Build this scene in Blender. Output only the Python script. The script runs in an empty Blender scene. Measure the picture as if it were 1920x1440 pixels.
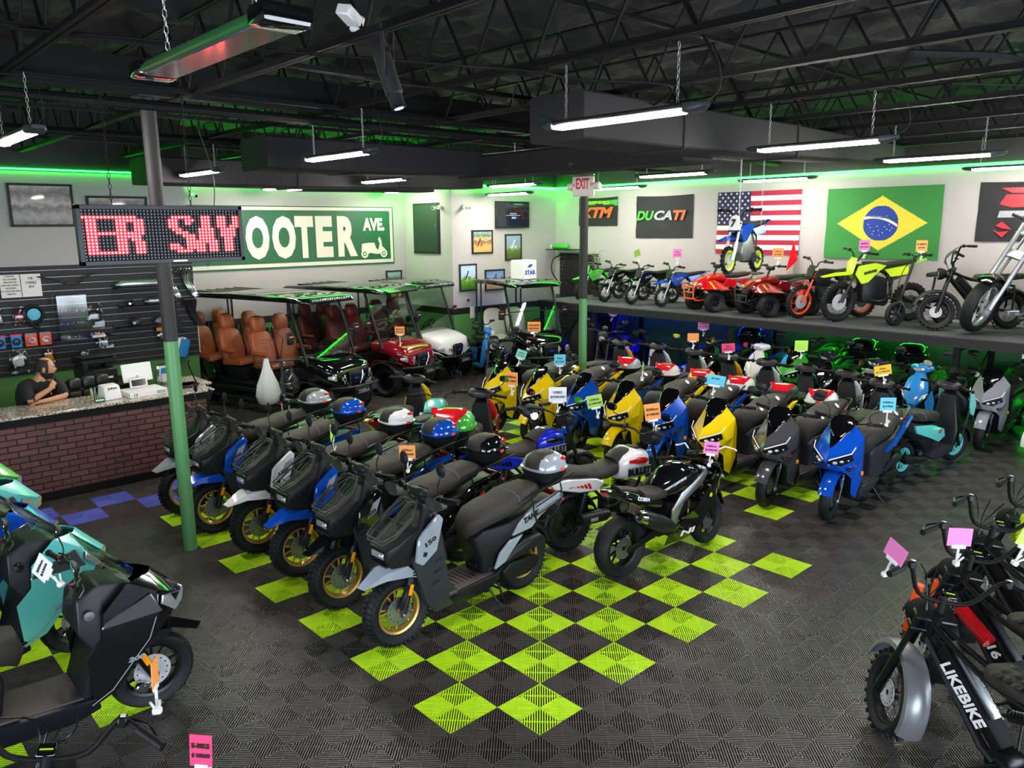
import bpy, bmesh, math, random
from mathutils import Matrix, Vector, noise
import numpy as np
random.seed(7)
SC = bpy.context.scene
COL = SC.collection
PI = math.pi
# ---------------------------------------------------------------- camera, world, exposure
cam_d = bpy.data.cameras.new('camera'); cam = bpy.data.objects.new('camera', cam_d); COL.objects.link(cam)
SC.camera = cam
F_PX = 1454.87
cam_d.sensor_fit = 'HORIZONTAL'; cam_d.sensor_width = 36.0; cam_d.lens = 36.0 * F_PX / 1920.0
cam_d.clip_start = 0.05; cam_d.clip_end = 100
yaw, pitch, roll = 0.82478, 0.20116, -0.008965
fwd = Vector((math.cos(yaw)*math.cos(pitch), math.sin(yaw)*math.cos(pitch), -math.sin(pitch)))
rt = Vector((math.sin(yaw), -math.cos(yaw), 0)); up = rt.cross(fwd)
r2 = rt*math.cos(roll) + up*math.sin(roll); u2 = -rt*math.sin(roll) + up*math.cos(roll)
cam.matrix_world = Matrix(((r2.x, u2.x, -fwd.x, -2.6614), (r2.y, u2.y, -fwd.y, -3.8831), (r2.z, u2.z, -fwd.z, 3.1433), (0, 0, 0, 1)))
SC.view_settings.view_transform = 'Standard'; SC.view_settings.look = 'None'
SC.view_settings.gamma = 1.0; SC.view_settings.use_curve_mapping = False
SC.view_settings.exposure = 1.3
SC.cycles.max_bounces = 6; SC.cycles.diffuse_bounces = 3; SC.cycles.glossy_bounces = 3
SC.cycles.transmission_bounces = 4; SC.cycles.transparent_max_bounces = 8
SC.cycles.caustics_reflective = False; SC.cycles.caustics_refractive = False
SC.cycles.sample_clamp_indirect = 4.0
SC.cycles.use_denoising = True
w = bpy.data.worlds.new('world'); SC.world = w; w.use_nodes = True
w.node_tree.nodes['Background'].inputs[0].default_value = (0.75, 0.85, 1, 1)
w.node_tree.nodes['Background'].inputs[1].default_value = 0.15
def area(name, loc, size, power, color, rot):
    l = bpy.data.lights.new(name, 'AREA'); l.shape = 'RECTANGLE'; l.size, l.size_y = size; l.energy = power; l.color = color
    o = bpy.data.objects.new(name, l); COL.objects.link(o); o.location = loc; o.rotation_euler = rot; return o
# daylight through the shop windows behind the camera (front wall, y=-8; side wall, x=-7)
area('window_daylight', (1.5, -7.75, 1.6), (11.0, 2.6), 380, (0.80, 0.90, 1.0), (math.radians(-90), 0, PI))
area('window_daylight', (-6.75, -2.0, 1.6), (6.0, 2.4), 200, (0.80, 0.90, 1.0), (math.radians(90), 0, math.radians(-90)))

# ---------------------------------------------------------------- materials
def lin(h):
    c = [int(h[i:i+2], 16)/255 for i in (0, 2, 4)]
    return tuple(x/12.92 if x <= .04045 else ((x+.055)/1.055)**2.4 for x in c) + (1,)
MATS = {}
def mat(name, hexc='808080', rough=.5, metal=0., coat=0., emit=None, es=0., noise_amt=0., scale=20., bump=0., bscale=60., trans=0., spec=.5, alpha=1.):
    if name in MATS: return MATS[name]
    m = bpy.data.materials.new(name); m.use_nodes = True; nt = m.node_tree; b = nt.nodes['Principled BSDF']
    b.inputs['Base Color'].default_value = lin(hexc); b.inputs['Roughness'].default_value = rough
    b.inputs['Metallic'].default_value = metal; b.inputs['Coat Weight'].default_value = coat; b.inputs['Coat Roughness'].default_value = .04
    b.inputs['Specular IOR Level'].default_value = spec
    if emit: b.inputs['Emission Color'].default_value = lin(emit); b.inputs['Emission Strength'].default_value = es
    if trans: b.inputs['Transmission Weight'].default_value = trans; b.inputs['IOR'].default_value = 1.1
    if alpha < 1: b.inputs['Alpha'].default_value = alpha
    if noise_amt or bump:
        tc = nt.nodes.new('ShaderNodeTexCoord'); n = nt.nodes.new('ShaderNodeTexNoise'); n.inputs['Scale'].default_value = scale
        n.inputs['Detail'].default_value = 4; nt.links.new(tc.outputs['Object'], n.inputs['Vector'])
        if noise_amt:
            mx = nt.nodes.new('ShaderNodeMix'); mx.data_type = 'RGBA'; mx.blend_type = 'MULTIPLY'
            mx.inputs[0].default_value = noise_amt; mx.inputs[6].default_value = lin(hexc)
            nt.links.new(n.outputs['Fac'], mx.inputs[7]); nt.links.new(mx.outputs[2], b.inputs['Base Color'])
        if bump:
            n2 = nt.nodes.new('ShaderNodeTexNoise'); n2.inputs['Scale'].default_value = bscale; nt.links.new(tc.outputs['Object'], n2.inputs['Vector'])
            bp = nt.nodes.new('ShaderNodeBump'); bp.inputs['Strength'].default_value = bump; bp.inputs['Distance'].default_value = .01
            nt.links.new(n2.outputs['Fac'], bp.inputs['Height']); nt.links.new(bp.outputs['Normal'], b.inputs['Normal'])
    MATS[name] = m; return m
def glass(name, hexc='e8f0f0', amt=.85, rough=.02):
    if name in MATS: return MATS[name]
    m = bpy.data.materials.new(name); m.use_nodes = True; nt = m.node_tree; nt.nodes.remove(nt.nodes['Principled BSDF'])
    t = nt.nodes.new('ShaderNodeBsdfTransparent'); t.inputs[0].default_value = lin(hexc); g = nt.nodes.new('ShaderNodeBsdfGlossy'); g.inputs['Roughness'].default_value = rough
    f0 = nt.nodes.new('ShaderNodeLayerWeight'); f0.inputs[0].default_value = .5; f = nt.nodes.new('ShaderNodeMath'); f.operation = 'POWER'; f.inputs[1].default_value = 4; nt.links.new(f0.outputs['Facing'], f.inputs[0])
    a = nt.nodes.new('ShaderNodeMath'); a.operation = 'MULTIPLY_ADD'; a.inputs[1].default_value = .7; a.inputs[2].default_value = 1-amt
    mx = nt.nodes.new('ShaderNodeMixShader'); nt.links.new(f.outputs[0], a.inputs[0]); nt.links.new(a.outputs[0], mx.inputs[0])
    nt.links.new(t.outputs[0], mx.inputs[1]); nt.links.new(g.outputs[0], mx.inputs[2]); nt.links.new(mx.outputs[0], nt.nodes['Material Output'].inputs[0])
    MATS[name] = m; return m
for a in [('plastic', '191a1e', .42, 0, 0, None, 0, 0, 20, 0, 60, 0, .3), ('plastic_grey', '2e3036', .4, 0, 0, None, 0, 0, 20, 0, 60, 0, .35), ('seat', '2a2724', .55, 0, 0, None, 0, 0, 20, 0, 60, 0, .3), ('rubber', '121315', .6, 0, 0, None, 0, 0, 20, 0, 60, 0, .25), ('rim_black', '15161a', .35, .3),
          ('gold', 'd8b060', .32, .7), ('chrome', 'dcdee2', .12, 1.), ('steel', '9a9ca0', .35, .9), ('alu', 'b9bcc0', .3, .9), ('black_gloss', '08090b', .08, 0, .8),
          ('frame', '101114', .35, .2), ('engine', '17181b', .5, .4), ('floorboard', '4a423e', .6), ('amber', 'ff9a10', .3), ('red_lens', 'd01822', .15, 0, .6),
          ('red_tag', 'f0484c', .4), ('lamp_glass', 'c8ccd0', .08, .6), ('white_paint', 'dededf', .15, 0, .6), ('grey_paint', '9aa3ad', .16, .1, .6),
          ('blue_paint', '0a4fc0', .14, .15, .7), ('silver_paint', 'a9adb1', .2, .3, .6), ('gloss_black_paint', '0b0c0f', .08, 0, .8),
          ('yellow_paint', 'f0cf08', .16, 0, .7), ('grey_dark_paint', '57565a', .18, .4, .6), ('red_paint', 'c3111c', .15, 0, .7), ('green_paint', '3fae36', .18, 0, .6),
          ('teal_paint', '62c8c4', .22, 0, .5), ('orange_paint', 'ee4f1c', .25, 0, .4), ('lime_paint', 'c3e21c', .3, 0, .4), ('deep_blue_paint', '1226c8', .18, 0, .5),
          ('amber_paint', 'f0a012', .18, 0, .6), ('maroon_paint', '8a1420', .14, .2, .8), ('sky_paint', '2b86cc', .18, 0, .7), ('white_plastic', 'e6e6e4', .35),
          ('decal_dark', '1b1c20', .4), ('decal_grey', '8f9499', .35), ('decal_white', 'f0f0f0', .4), ('decal_red', 'd0202a', .3),
          ('card_orange', 'f09a4a', .6), ('card_pink', 'ee7fc4', .6), ('card_hot', 'e0386c', .6), ('card_white', 'dfe4ee', .6), ('card_blue', '5fc0dc', .6), ('card_green', '9fcb5a', .6),
          ('card_lime', 'b6ee58', .6), ('card_yellow', 'e8b818', .6), ('card_aqua', '7fdcc8', .6), ('ink', '2a1810', .7), ('leather', 'a3532e', .45), ('leather_red', '6e1f22', .42),
          ('cream_vinyl', 'd8d4c6', .5), ('mirror', 'c0c4c8', .03, 1.), ('screen_black', '0c0e12', .1, 0, .5), ('duct', '201f22', .7, 0, 0, None, 0, 0, 20, 0, 60, 0, .25), ('steel_black', '0c0c0d', .65, 0, 0, None, 0, 0, 20, 0, 60, 0, .2),
          ('chain', 'b0b0ae', .4, .8), ('bar_green', '2e6b3a', .5), ('paper', 'e8e6e0', .8), ('skin', 'bd8866', .5), ('hair', '1a1412', .7), ('shirt', '141416', .85),
          ('clear_grey', '7c8086', .2), ('brown_rust', '7a3a24', .7), ('wood_dark', '2a1c16', .5), ('leaf', '8a9a7a', .8), ('pipe_green', '568f58', .4), ('disc_metal', 'd4d4d8', .35, .35), ('fender_grey', '8a8c92', .3, .5), ('pipe_black', '221f20', .6)]:
    mat(*a)
mat('tyre', '131518', .58, bump=.25, bscale=120, spec=.35)
mat('seat_cover', '322e2b', .6, bump=.2, bscale=250, spec=.3)
glass('screen_glass', 'e2ebe6', .94); glass('clear_plastic', 'eef0f0', .93, .08); glass('clear_lens', 'd0d4d8', .6, .05)

# ---------------------------------------------------------------- mesh builder
def V(*a): return Vector(a)
def XF(loc=(0, 0, 0), rot=(0, 0, 0), sc=(1, 1, 1)):
    from mathutils import Euler
    return Matrix.Translation(loc) @ Euler(rot).to_matrix().to_4x4() @ Matrix.Diagonal((*sc, 1))
def about(p, axis, deg): return Matrix.Translation(p) @ Matrix.Rotation(math.radians(deg), 4, axis) @ Matrix.Translation(-Vector(p))
def smoothpts(pts, k=4):
    P = [Vector(p) for p in pts]
    if len(P) < 3: return P
    out = []
    for i in range(len(P)-1):
        a = P[i-1] if i else P[0]*2-P[1]; b, c = P[i], P[i+1]; d = P[i+2] if i+2 < len(P) else P[-1]*2-P[-2]
        for j in range(k):
            t = j/k
            out.append(.5*((2*b)+(c-a)*t+(2*a-5*b+4*c-d)*t*t+(3*b-a-3*c+d)*t**3))
    out.append(P[-1]); return out
PAIRS = {'hand_guard', 'turn_signal', 'side_reflector', 'shock_absorber', 'grab_rail', 'side_panel', 'rear_panel', 'tail_panel', 'side_trim', 'fender_flare', 'mirror_arm', 'reflector', 'shroud', 'decal', 'side_stripes', 'tank_badge'}
class MB:
    def __init__(s, m='plastic', T=None): s.v, s.f, s.mi, s.names, s.rng = [], [], [], [m], []; s.cur = 0; s.T = T or Matrix.Identity(4)
    def mat(s, n):
        if n not in s.names: s.names.append(n)
        s.cur = s.names.index(n); return s
    def add(s, vs, fs):
        b = len(s.v); T = s.T; s.v += [tuple(T @ Vector(v)) for v in vs]; fl = T.determinant() < 0
        for f in fs: s.f.append([b+i for i in (reversed(f) if fl else f)]); s.mi.append(s.cur)
        return s
    def bev(s, vs, fs, wd, seg=2):
        bm = bmesh.new(); bv = [bm.verts.new(v) for v in vs]
        for f in fs:
            try: bm.faces.new([bv[i] for i in f])
            except ValueError: pass
        bm.normal_update()
        es = [e for e in bm.edges if len(e.link_faces) == 2 and e.calc_face_angle(0) > .35]
        if wd > 0 and es: bmesh.ops.bevel(bm, geom=es, offset=wd, segments=seg, affect='EDGES', profile=.5, clamp_overlap=True)
        bm.verts.index_update(); s.add([v.co[:] for v in bm.verts], [[v.index for v in f.verts] for f in bm.faces]); bm.free(); return s
    def box(s, c, d, rot=(0, 0, 0), b=0., seg=1):
        M = XF(c, rot); x, y, z = d[0]/2, d[1]/2, d[2]/2
        vs = [M @ V(*p) for p in ((-x,-y,-z),(x,-y,-z),(x,y,-z),(-x,y,-z),(-x,-y,z),(x,-y,z),(x,y,z),(-x,y,z))]
        fs = [(0,3,2,1),(4,5,6,7),(0,1,5,4),(1,2,6,5),(2,3,7,6),(3,0,4,7)]
        return s.bev([v[:] for v in vs], fs, b, seg) if b else s.add([v[:] for v in vs], fs)
    def tube(s, pts, r, n=8, k=0, closed=False, flat=1.):
        P = smoothpts(pts, k) if k else [Vector(p) for p in pts]; m = len(P)
        R = r if isinstance(r, (list, tuple)) else None
        vs, fs = [], []; up = None
        for i, p in enumerate(P):
            if closed: t = P[(i+1) % m]-P[i-1]
            else: t = P[min(i+1, m-1)]-P[max(i-1, 0)]
            if t.length < 1e-9: t = V(0, 0, 1)
            t.normalize()
            if up is None: up = V(0, 0, 1) if abs(t.z) < .9 else V(0, 1, 0)
            a = up-t*up.dot(t)
            if a.length < 1e-6: a = t.orthogonal()
            a.normalize(); c = t.cross(a); up = a
            rr = (R[0]+(R[1]-R[0])*i/(m-1)) if R else r
            for j in range(n):
                an = 2*PI*j/n; vs.append((p+a*math.cos(an)*rr*flat+c*math.sin(an)*rr)[:])
        for i in range(m if closed else m-1):
            for j in range(n):
                a, b = i*n+j, i*n+(j+1) % n; c, d = ((i+1) % m)*n+(j+1) % n, ((i+1) % m)*n+j; fs.append((a, b, c, d))
        if not closed: fs += [tuple(reversed(range(n))), tuple(range((m-1)*n, m*n))]
        return s.add(vs, fs)
    def lathe(s, prof, o=(0, 0, 0), axis='Y', n=24, a0=0., a1=2*PI, closed=False):
        full = abs(a1-a0-2*PI) < 1e-6; k = n if full else n+1; vs, fs = [], []
        for j in range(k):
            a = a0+(a1-a0)*j/n; c, d = math.cos(a), math.sin(a)
            for r, h in prof:
                q = {'Y': (r*c, h, r*d), 'Z': (r*c, r*d, h), 'X': (h, r*c, r*d)}[axis]; vs.append((q[0]+o[0], q[1]+o[1], q[2]+o[2]))
        L = len(prof); e = L if closed else L-1
        for j in range(n):
            for i in range(e):
                a, b = j*L+i, j*L+(i+1) % L; c, d = ((j+1) % k)*L+(i+1) % L, ((j+1) % k)*L+i
                f = (a, b, c, d) if axis == 'Y' else (a, d, c, b); fs.append(f)
        return s.add(vs, fs)
    def cyl(s, a, b, r, n=12): return s.tube([a, b], r, n)
    def shell(s, pts, b=.01, seg=2, y0=0.):
        n = len(pts); ar = sum(pts[i][0]*pts[(i+1) % n][1]-pts[(i+1) % n][0]*pts[i][1] for i in range(n))
        if ar < 0: pts = pts[::-1]
        vs = [(x, y0-w, z) for x, z, w in pts]+[(x, y0+w, z) for x, z, w in pts]
        fs = [tuple(range(n)), tuple(reversed(range(n, 2*n)))]+[(i, i+n, (i+1) % n+n, (i+1) % n) for i in range(n)]
        return s.bev(vs, fs, b, seg) if b else s.add(vs, fs)
    def plate(s, pts, y, t=.008, b=.003):
        return s.shell([(x, z, t/2) for x, z in pts], b, 1, y)
    def loft(s, rings, n=14, p=2.4, cap=True):
        # ring = (x, y, z, half width, half height, tilt in degrees of the ring plane about Y)
        vs, fs = [], []
        for x, y, z, w, h, t in rings:
            c, d = math.cos(math.radians(t)), math.sin(math.radians(t))
            for j in range(n):
                a = 2*PI*j/n; ca, sa = math.cos(a), math.sin(a)
                yy = w*math.copysign(abs(ca)**(2/p), ca); hh = h*math.copysign(abs(sa)**(2/p), sa)
                vs.append((x-hh*d, y+yy, z+hh*c))
        m = len(rings)
        for i in range(m-1):
            for j in range(n):
                fs.append((i*n+j, (i+1)*n+j, (i+1)*n+(j+1) % n, i*n+(j+1) % n))
        if cap: fs += [tuple(range(n)), tuple(reversed(range((m-1)*n, m*n)))]
        if rings[-1][0] < rings[0][0]: fs = [tuple(reversed(f)) for f in fs]
        return s.add(vs, fs)
    def ell(s, c, r, n=14, m=9):
        vs, fs = [(c[0], c[1], c[2]-r[2])], []
        for i in range(1, m):
            a = -PI/2+PI*i/m
            for j in range(n): b = 2*PI*j/n; vs.append((c[0]+r[0]*math.cos(a)*math.cos(b), c[1]+r[1]*math.cos(a)*math.sin(b), c[2]+r[2]*math.sin(a)))
        vs.append((c[0], c[1], c[2]+r[2]))
        for j in range(n):
            fs.append((0, 1+(j+1) % n, 1+j))
            for i in range(m-2): a = 1+i*n; fs.append((a+j, a+(j+1) % n, a+n+(j+1) % n, a+n+j))
            fs.append((1+(m-2)*n+j, 1+(m-2)*n+(j+1) % n, len(vs)-1))
        return s.add(vs, fs)
    def sheet(s, vs, fs, t=.006, mirror=False):
        # thin panel from a faceted half, mirrored across y=0
        bm = bmesh.new(); 
        for sg in ((1, -1) if mirror else (1,)):
            bv = [bm.verts.new((x, y*sg, z)) for x, y, z in vs]
            for f in fs:
                try: bm.faces.new([bv[i] for i in (f if sg > 0 else reversed(f))])
                except ValueError: pass
        if mirror: bmesh.ops.remove_doubles(bm, verts=bm.verts, dist=1e-4)
        bmesh.ops.recalc_face_normals(bm, faces=bm.faces); bmesh.ops.solidify(bm, geom=bm.faces[:], thickness=t)
        bm.verts.index_update(); s.add([v.co[:] for v in bm.verts], [[v.index for v in f.verts] for f in bm.faces]); bm.free(); return s
    def both(s, fn):
        a = len(s.f); fn(1); b = len(s.f); T = s.T; s.T = T @ Matrix.Diagonal((1, -1, 1, 1)); fn(-1); s.T = T; s.rng.append((a, b, len(s.f))); return s
    def build(s, name, parent=None, label=None, sm=38, loc=None):
        if name in PAIRS and s.rng and sum(c-a for a, b, c in s.rng) == len(s.f):
            # left and right pieces become parts of their own
            res = []
            for sd in (0, 1):
                idx = [i for a, b, c in s.rng for i in (range(a, b) if sd == 0 else range(b, c))]; k = MB(); k.names = s.names; k.mi = [s.mi[i] for i in idx]
                use = sorted({v for i in idx for v in s.f[i]}); mp = {v: j for j, v in enumerate(use)}; k.v = [s.v[v] for v in use]; k.f = [[mp[v] for v in s.f[i]] for i in idx]; res.append(k.build(name, parent, label, sm, loc))
            return res[0]
        me = bpy.data.meshes.new(name); me.from_pydata(s.v, [], s.f); me.update()
        for n in s.names: me.materials.append(MATS[n])
        me.polygons.foreach_set('material_index', s.mi)
        if sm: me.polygons.foreach_set('use_smooth', [True]*len(s.f)); me.set_sharp_from_angle(angle=math.radians(sm))
        o = bpy.data.objects.new(name, me); COL.objects.link(o)
        if parent is not None: o.parent = parent
        if label: o['label'] = label
        if loc: o.location = loc
        return o
def thing(name, label, cat, loc=(0, 0, 0), rz=0, group=None, rot=None):
    o = bpy.data.objects.new(name, None); COL.objects.link(o); o.empty_display_size = .1
    o.location = loc; o.rotation_euler = rot or (0, 0, math.radians(rz)); o['label'] = label; o['category'] = cat
    if group: o['group'] = group
    return o
def tag(o, label, cat, group=None):
    o['label'] = label; o['category'] = cat
    if group: o['group'] = group
    return o
def struct(o): o['kind'] = 'structure'; return o
KIDS = {}
def kids(o): return [c for c in bpy.data.objects if c.parent == o]
def snap(o):
    # remembers a prototype's tree once, so that copies are quick
    t = []
    for c in kids(o): t.append((c, kids(c)))
    KIDS[o.name] = t; return o
def repaint(sl, paint):
    n = sl.material.name if sl.material else ''
    if n in paint: sl.link = 'OBJECT'; sl.material = MATS[paint[n]]
def clone(src, loc, rz, label, group=None, paint=None, drop=(), rot=None):
    r = src.copy(); COL.objects.link(r); r.location = loc; r.rotation_euler = rot or (0, 0, math.radians(rz)); r['label'] = label
    if group: r['group'] = group
    elif 'group' in r: del r['group']
    def swap(o):
        if paint and o.type == 'MESH':
            for sl in o.material_slots: repaint(sl, paint)
    swap(r)
    for c, gs in KIDS[src.name]:
        if c.name.split('.')[0] in drop: continue
        a = c.copy(); COL.objects.link(a); a.parent = r; swap(a)
        for g in gs:
            if g.name.split('.')[0] in drop: continue
            b = g.copy(); COL.objects.link(b); b.parent = a; swap(b)
    return r
TXT = {}
def text_mesh(t, bold=.0, shear=0.):
    k = (t, bold, shear)
    if k not in TXT:
        cu = bpy.data.curves.new('text', 'FONT'); cu.body = t; cu.size = 1; cu.offset = bold; cu.shear = shear; cu.resolution_u = 3
        cu.align_x = 'CENTER'; cu.align_y = 'CENTER'; cu.extrude = .004
        ob = bpy.data.objects.new('text', cu); COL.objects.link(ob); bpy.context.view_layer.update()
        me = bpy.data.meshes.new_from_object(ob); bpy.data.objects.remove(ob); bpy.data.curves.remove(cu)
        xs = [v.co.x for v in me.vertices]; ys = [v.co.y for v in me.vertices]
        if xs:
            cx, cy = (max(xs)+min(xs))/2, (max(ys)+min(ys))/2; me.transform(Matrix.Translation((-cx, -cy, 0)))
            TXT[k] = (me, max(xs)-min(xs), max(ys)-min(ys))
        else: TXT[k] = (me, 1, 1)
    return TXT[k]
def letters(name, t, m, parent, c, right, upv, w, h, bold=0., shear=0.):
    # flat lettering fitted to a w x h field centred at c
    me, tw, th = text_mesh(t, bold, shear); me = me.copy(); me.materials.clear(); me.materials.append(MATS[m])
    o = bpy.data.objects.new(name, me); COL.objects.link(o)
    R, U = Vector(right).normalized(), Vector(upv).normalized(); U = (U-R*U.dot(R)).normalized(); N = R.cross(U)
    sx, sy = w/tw, h/th; M = Matrix(((R.x*sx, U.x*sy, N.x*.6, c[0]), (R.y*sx, U.y*sy, N.y*.6, c[1]), (R.z*sx, U.z*sy, N.z*.6, c[2]), (0, 0, 0, 1)))
    me.transform(M)
    if parent is not None: o.parent = parent
    return o
# ---------------------------------------------------------------- the setting
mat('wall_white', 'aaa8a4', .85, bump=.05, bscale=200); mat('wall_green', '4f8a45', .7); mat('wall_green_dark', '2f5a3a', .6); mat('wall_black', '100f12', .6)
mat('floor_grey', '56524f', .36, noise_amt=.35, scale=3.); mat('floor_lime', 'd2ff28', .38); mat('floor_blue', '6470d0', .4); mat('floor_under', '060607', .9)
mat('foam', '1a191b', .85, bump=1., bscale=14.); mat('led_green', '20ff30', emit='10ff28', es=20.); mat('led_green_bright', '20ff30', emit='10ff28', es=60.); mat('led_blue', '2030ff', emit='0820ff', es=60.)
mat('led_green_soft', '20ff30', emit='08ff20', es=26.); mat('tube_light', 'ffffff', emit='fff4ee', es=86.); mat('carpet', '55575c', .95, noise_amt=.6, scale=300., bump=.4, bscale=400)
mat('lime_dark', '5f9c30', .7)
def vis(x, y):
    q = [(x-cam.location.x), (y-cam.location.y), -3.1433]; d = Vector(q).dot(fwd)
    if d < .5: return False
    a = Vector(q).dot(rt)/d; b = Vector(q).dot(up)/d
    return abs(a) < 1.05 and b > -1.0
def build_floor():
    vs, fs, mi = [], [], []; n = 0; D = .2*math.sqrt(.5); s2 = math.sqrt(.5)
    def strip(cx, cy, dx, dy, L, w, m, z=0.):
        nonlocal n
        px, py = -dy*w, dx*w
        for a, b, zz in ((-L, -1, z), (L, -1, z), (L, 1, z), (-L, 1, z), (-L, -1, -.012), (L, -1, -.012), (L, 1, -.012), (-L, 1, -.012)):
            vs.append((cx+dx*a+px*b, cy+dy*a+py*b, zz))
        fs.extend([(n, n+1, n+2, n+3), (n, n+4, n+5, n+1), (n+2, n+6, n+7, n+3)]); mi.extend([m]*3); n += 8
    def lime(i, j):
        if 0 <= i <= 9 and j <= 1 and j >= -13: return (i+j) % 2 == 0
        if i in (10, 11): return (i+j) % 2 == 1 and -14 <= j <= -3
        if 12 <= i <= 14: return (i+j) % 2 == 1 and -14 <= j <= -1
        if i <= -4: return (i+j) % 2 == 0 and j <= -4 and j > -12
        return False
    blue = {(-1, -15), (-2, -14), (0, -14), (1, -15), (2, -14), (-3, -15)}
    for i in range(-12, 28):
        for j in range(-26, 12):
            X, Y = (i+.5)*.4, -(j+.5)*.4
            if not vis(X, Y) or Y > 10.0 and X < 2.6: continue
            m = 1 if lime(i, j) else 2 if (i, j) in blue else 0
            for qi, qj, dr in ((.75, .25, 0), (.25, .75, 0), (.25, .25, 1), (.75, .75, 1)):
                cx, cy = (i+qi)*.4, -(j+qj)*.4; dx, dy = (s2, s2) if dr == 0 else (s2, -s2); px, py = -dy, dx
                for k in range(-8, 9):
                    t = k*.0166; hw = .0038
                    t0, t1 = t-hw, t+hw; l0, l1 = D-abs(t0)-.002, D-abs(t1)-.002
                    if min(l0, l1) < .004: continue
                    for z in (0, -.02):
                        for l, tt in ((-l0, t0), (l0, t0), (l1, t1), (-l1, t1)): vs.append((cx+dx*l+px*tt, cy+dy*l+py*tt, z))
                    fs.extend([(n, n+1, n+2, n+3), (n, n+4, n+5, n+1), (n+2, n+6, n+7, n+3)]); mi.extend([m]*3); n += 8
                strip(cx, cy, px, py, D-.004, .0016, m, .0003)
            cx, cy = (i+.5)*.4, -(j+.5)*.4
            for a, b, dx, dy in ((0, 0, 1, 0), (0, 0, 0, 1), (0, .199, 1, 0), (.199, 0, 0, 1), (0, -.199, 1, 0), (-.199, 0, 0, 1)):
                strip(cx+a, cy+b, dx, dy, .2, .0016, m, .0002)
    b = n; vs.extend([(-7, -8, -.02), (11.1, -8, -.02), (11.1, 11.15, -.02), (-7, 11.15, -.02)]); fs.append((b, b+1, b+2, b+3)); mi.append(3)
    me = bpy.data.meshes.new('floor'); me.from_pydata(vs, [], fs); me.update()
    for x in ('floor_grey', 'floor_lime', 'floor_blue', 'floor_under'): me.materials.append(MATS[x])
    me.polygons.foreach_set('material_index', mi); o = bpy.data.objects.new('floor', me); COL.objects.link(o); struct(o)
build_floor()
def wall(name, x0, x1, y0, y1, bands):
    m = MB(bands[0][2])
    for z0, z1, c in bands:
        m.mat(c); m.box(((x0+x1)/2, (y0+y1)/2, (z0+z1)/2), (x1-x0, y1-y0, z1-z0))
    return struct(m.build(name, sm=0))
std = [(-.02, 1.24, 'wall_green'), (1.24, 1.38, 'wall_black'), (1.38, 5.3, 'wall_white')]
std2 = [(-.02, 4.05, 'wall_white'), (4.05, 5.3, 'wall_black')]
std = std[:2]+[(1.38, 4.03, 'wall_white'), (4.03, 5.3, 'wall_black')]
wall('wall_left', -7, 2.62, 10.2, 10.3, std)
wall('wall_left_return', 2.56, 2.62, 10.3, 11.15, std)
wall('wall_sign', 2.56, 7.98, 11.15, 11.25, std)
wall('wall_alcove', 7.9, 7.98, 9.4, 11.15, std)
wall('wall_back', 7.98, 11.1, 9.4, 9.5, std)
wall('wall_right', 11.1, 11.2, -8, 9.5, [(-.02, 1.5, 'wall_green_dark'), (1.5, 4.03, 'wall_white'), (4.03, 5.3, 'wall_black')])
wall('wall_front', -7, 11.1, -8.1, -8, [(-.02, .5, 'wall_white'), (2.9, 5.3, 'wall_black')])
wall('wall_side', -7.1, -7, -8, 10.2, [(-.02, 5.3, 'wall_white')])
# foam sprayed ceiling
def ceiling():
    nx, ny = 170, 170; vs, fs = [], []
    for a in range(nx+1):
        for b in range(ny+1):
            x, y = -7+18.2*a/nx, -8+19.3*b/ny
            h = noise.fractal(Vector((x*1.6, y*1.6, 0)), .6, 2.1, 5)*.11+abs(noise.noise(Vector((x*5, y*4, 3))))*.07
            vs.append((x, y, 5.02-h))
    for a in range(nx):
        for b in range(ny): i = a*(ny+1)+b; fs.append((i, i+1, i+ny+2, i+ny+1))
    m = MB('foam'); m.add(vs, fs); return struct(m.build('ceiling', sm=180))
ceiling()
# open web joists running along Y, bridging along X
for k, X in enumerate([-4.15, -2.7, -1.25, .18, 1.65, 3.07, 4.55, 6.0, 7.45, 8.9, 10.3]):
    m = MB('steel_black')
    for dx in (-.022, .022):
        m.box((X+dx, 1.3, 4.3), (.032, 17.6, .012)); m.box((X+dx*.6, 1.3, 4.325), (.006, 17.6, .045))
        m.box((X+dx, 1.3, 4.93), (.032, 17.6, .02))
    y = -7.4; s = 0
    while y < 10:
        m.cyl((X, y, 4.32 if s == 0 else 4.93), (X, y+.36, 4.93 if s == 0 else 4.32), .013, 6); y += .36; s ^= 1
    o = m.build('ceiling_joist'); struct(o)
m = MB('steel_black')
for Y, z in ((1.9, 4.36), (3.2, 4.29), (5.1, 4.33), (6.6, 4.29), (8.3, 4.35), (0.3, 4.75)):
    m.box((2, Y, z), (17, .03, .02)); m.box((2, Y+.015, z+.02), (17, .005, .03))
m.tube([(-7, 3.62, 4.22), (11, 3.62, 4.22)], .045, 8); m.box((2, 3.62, 4.45), (17.8, .12, .3)); m.tube([(-7, 6.0, 4.2), (11, 6.0, 4.2)], .03, 8)
struct(m.build('ceiling_beam'))
# columns
def column(x, y, split, lab):
    m = MB('pipe_green'); m.cyl((x, y, 0), (x, y, split), .065, 24); m.mat('pipe_black'); m.cyl((x, y, split), (x, y, 4.32), .066, 24); m.box((x, y, 4.3), (.22, .22, .02))
    o = m.build('column'); return tag(o, lab, 'column')
column(-.08, 3.68, 2.1, 'tall steel pipe column, green below and black above, beside the brick counter')
column(6.66, 4.5, 1.99, 'thin steel pipe column, green below and black above, carrying the exit sign')
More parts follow.
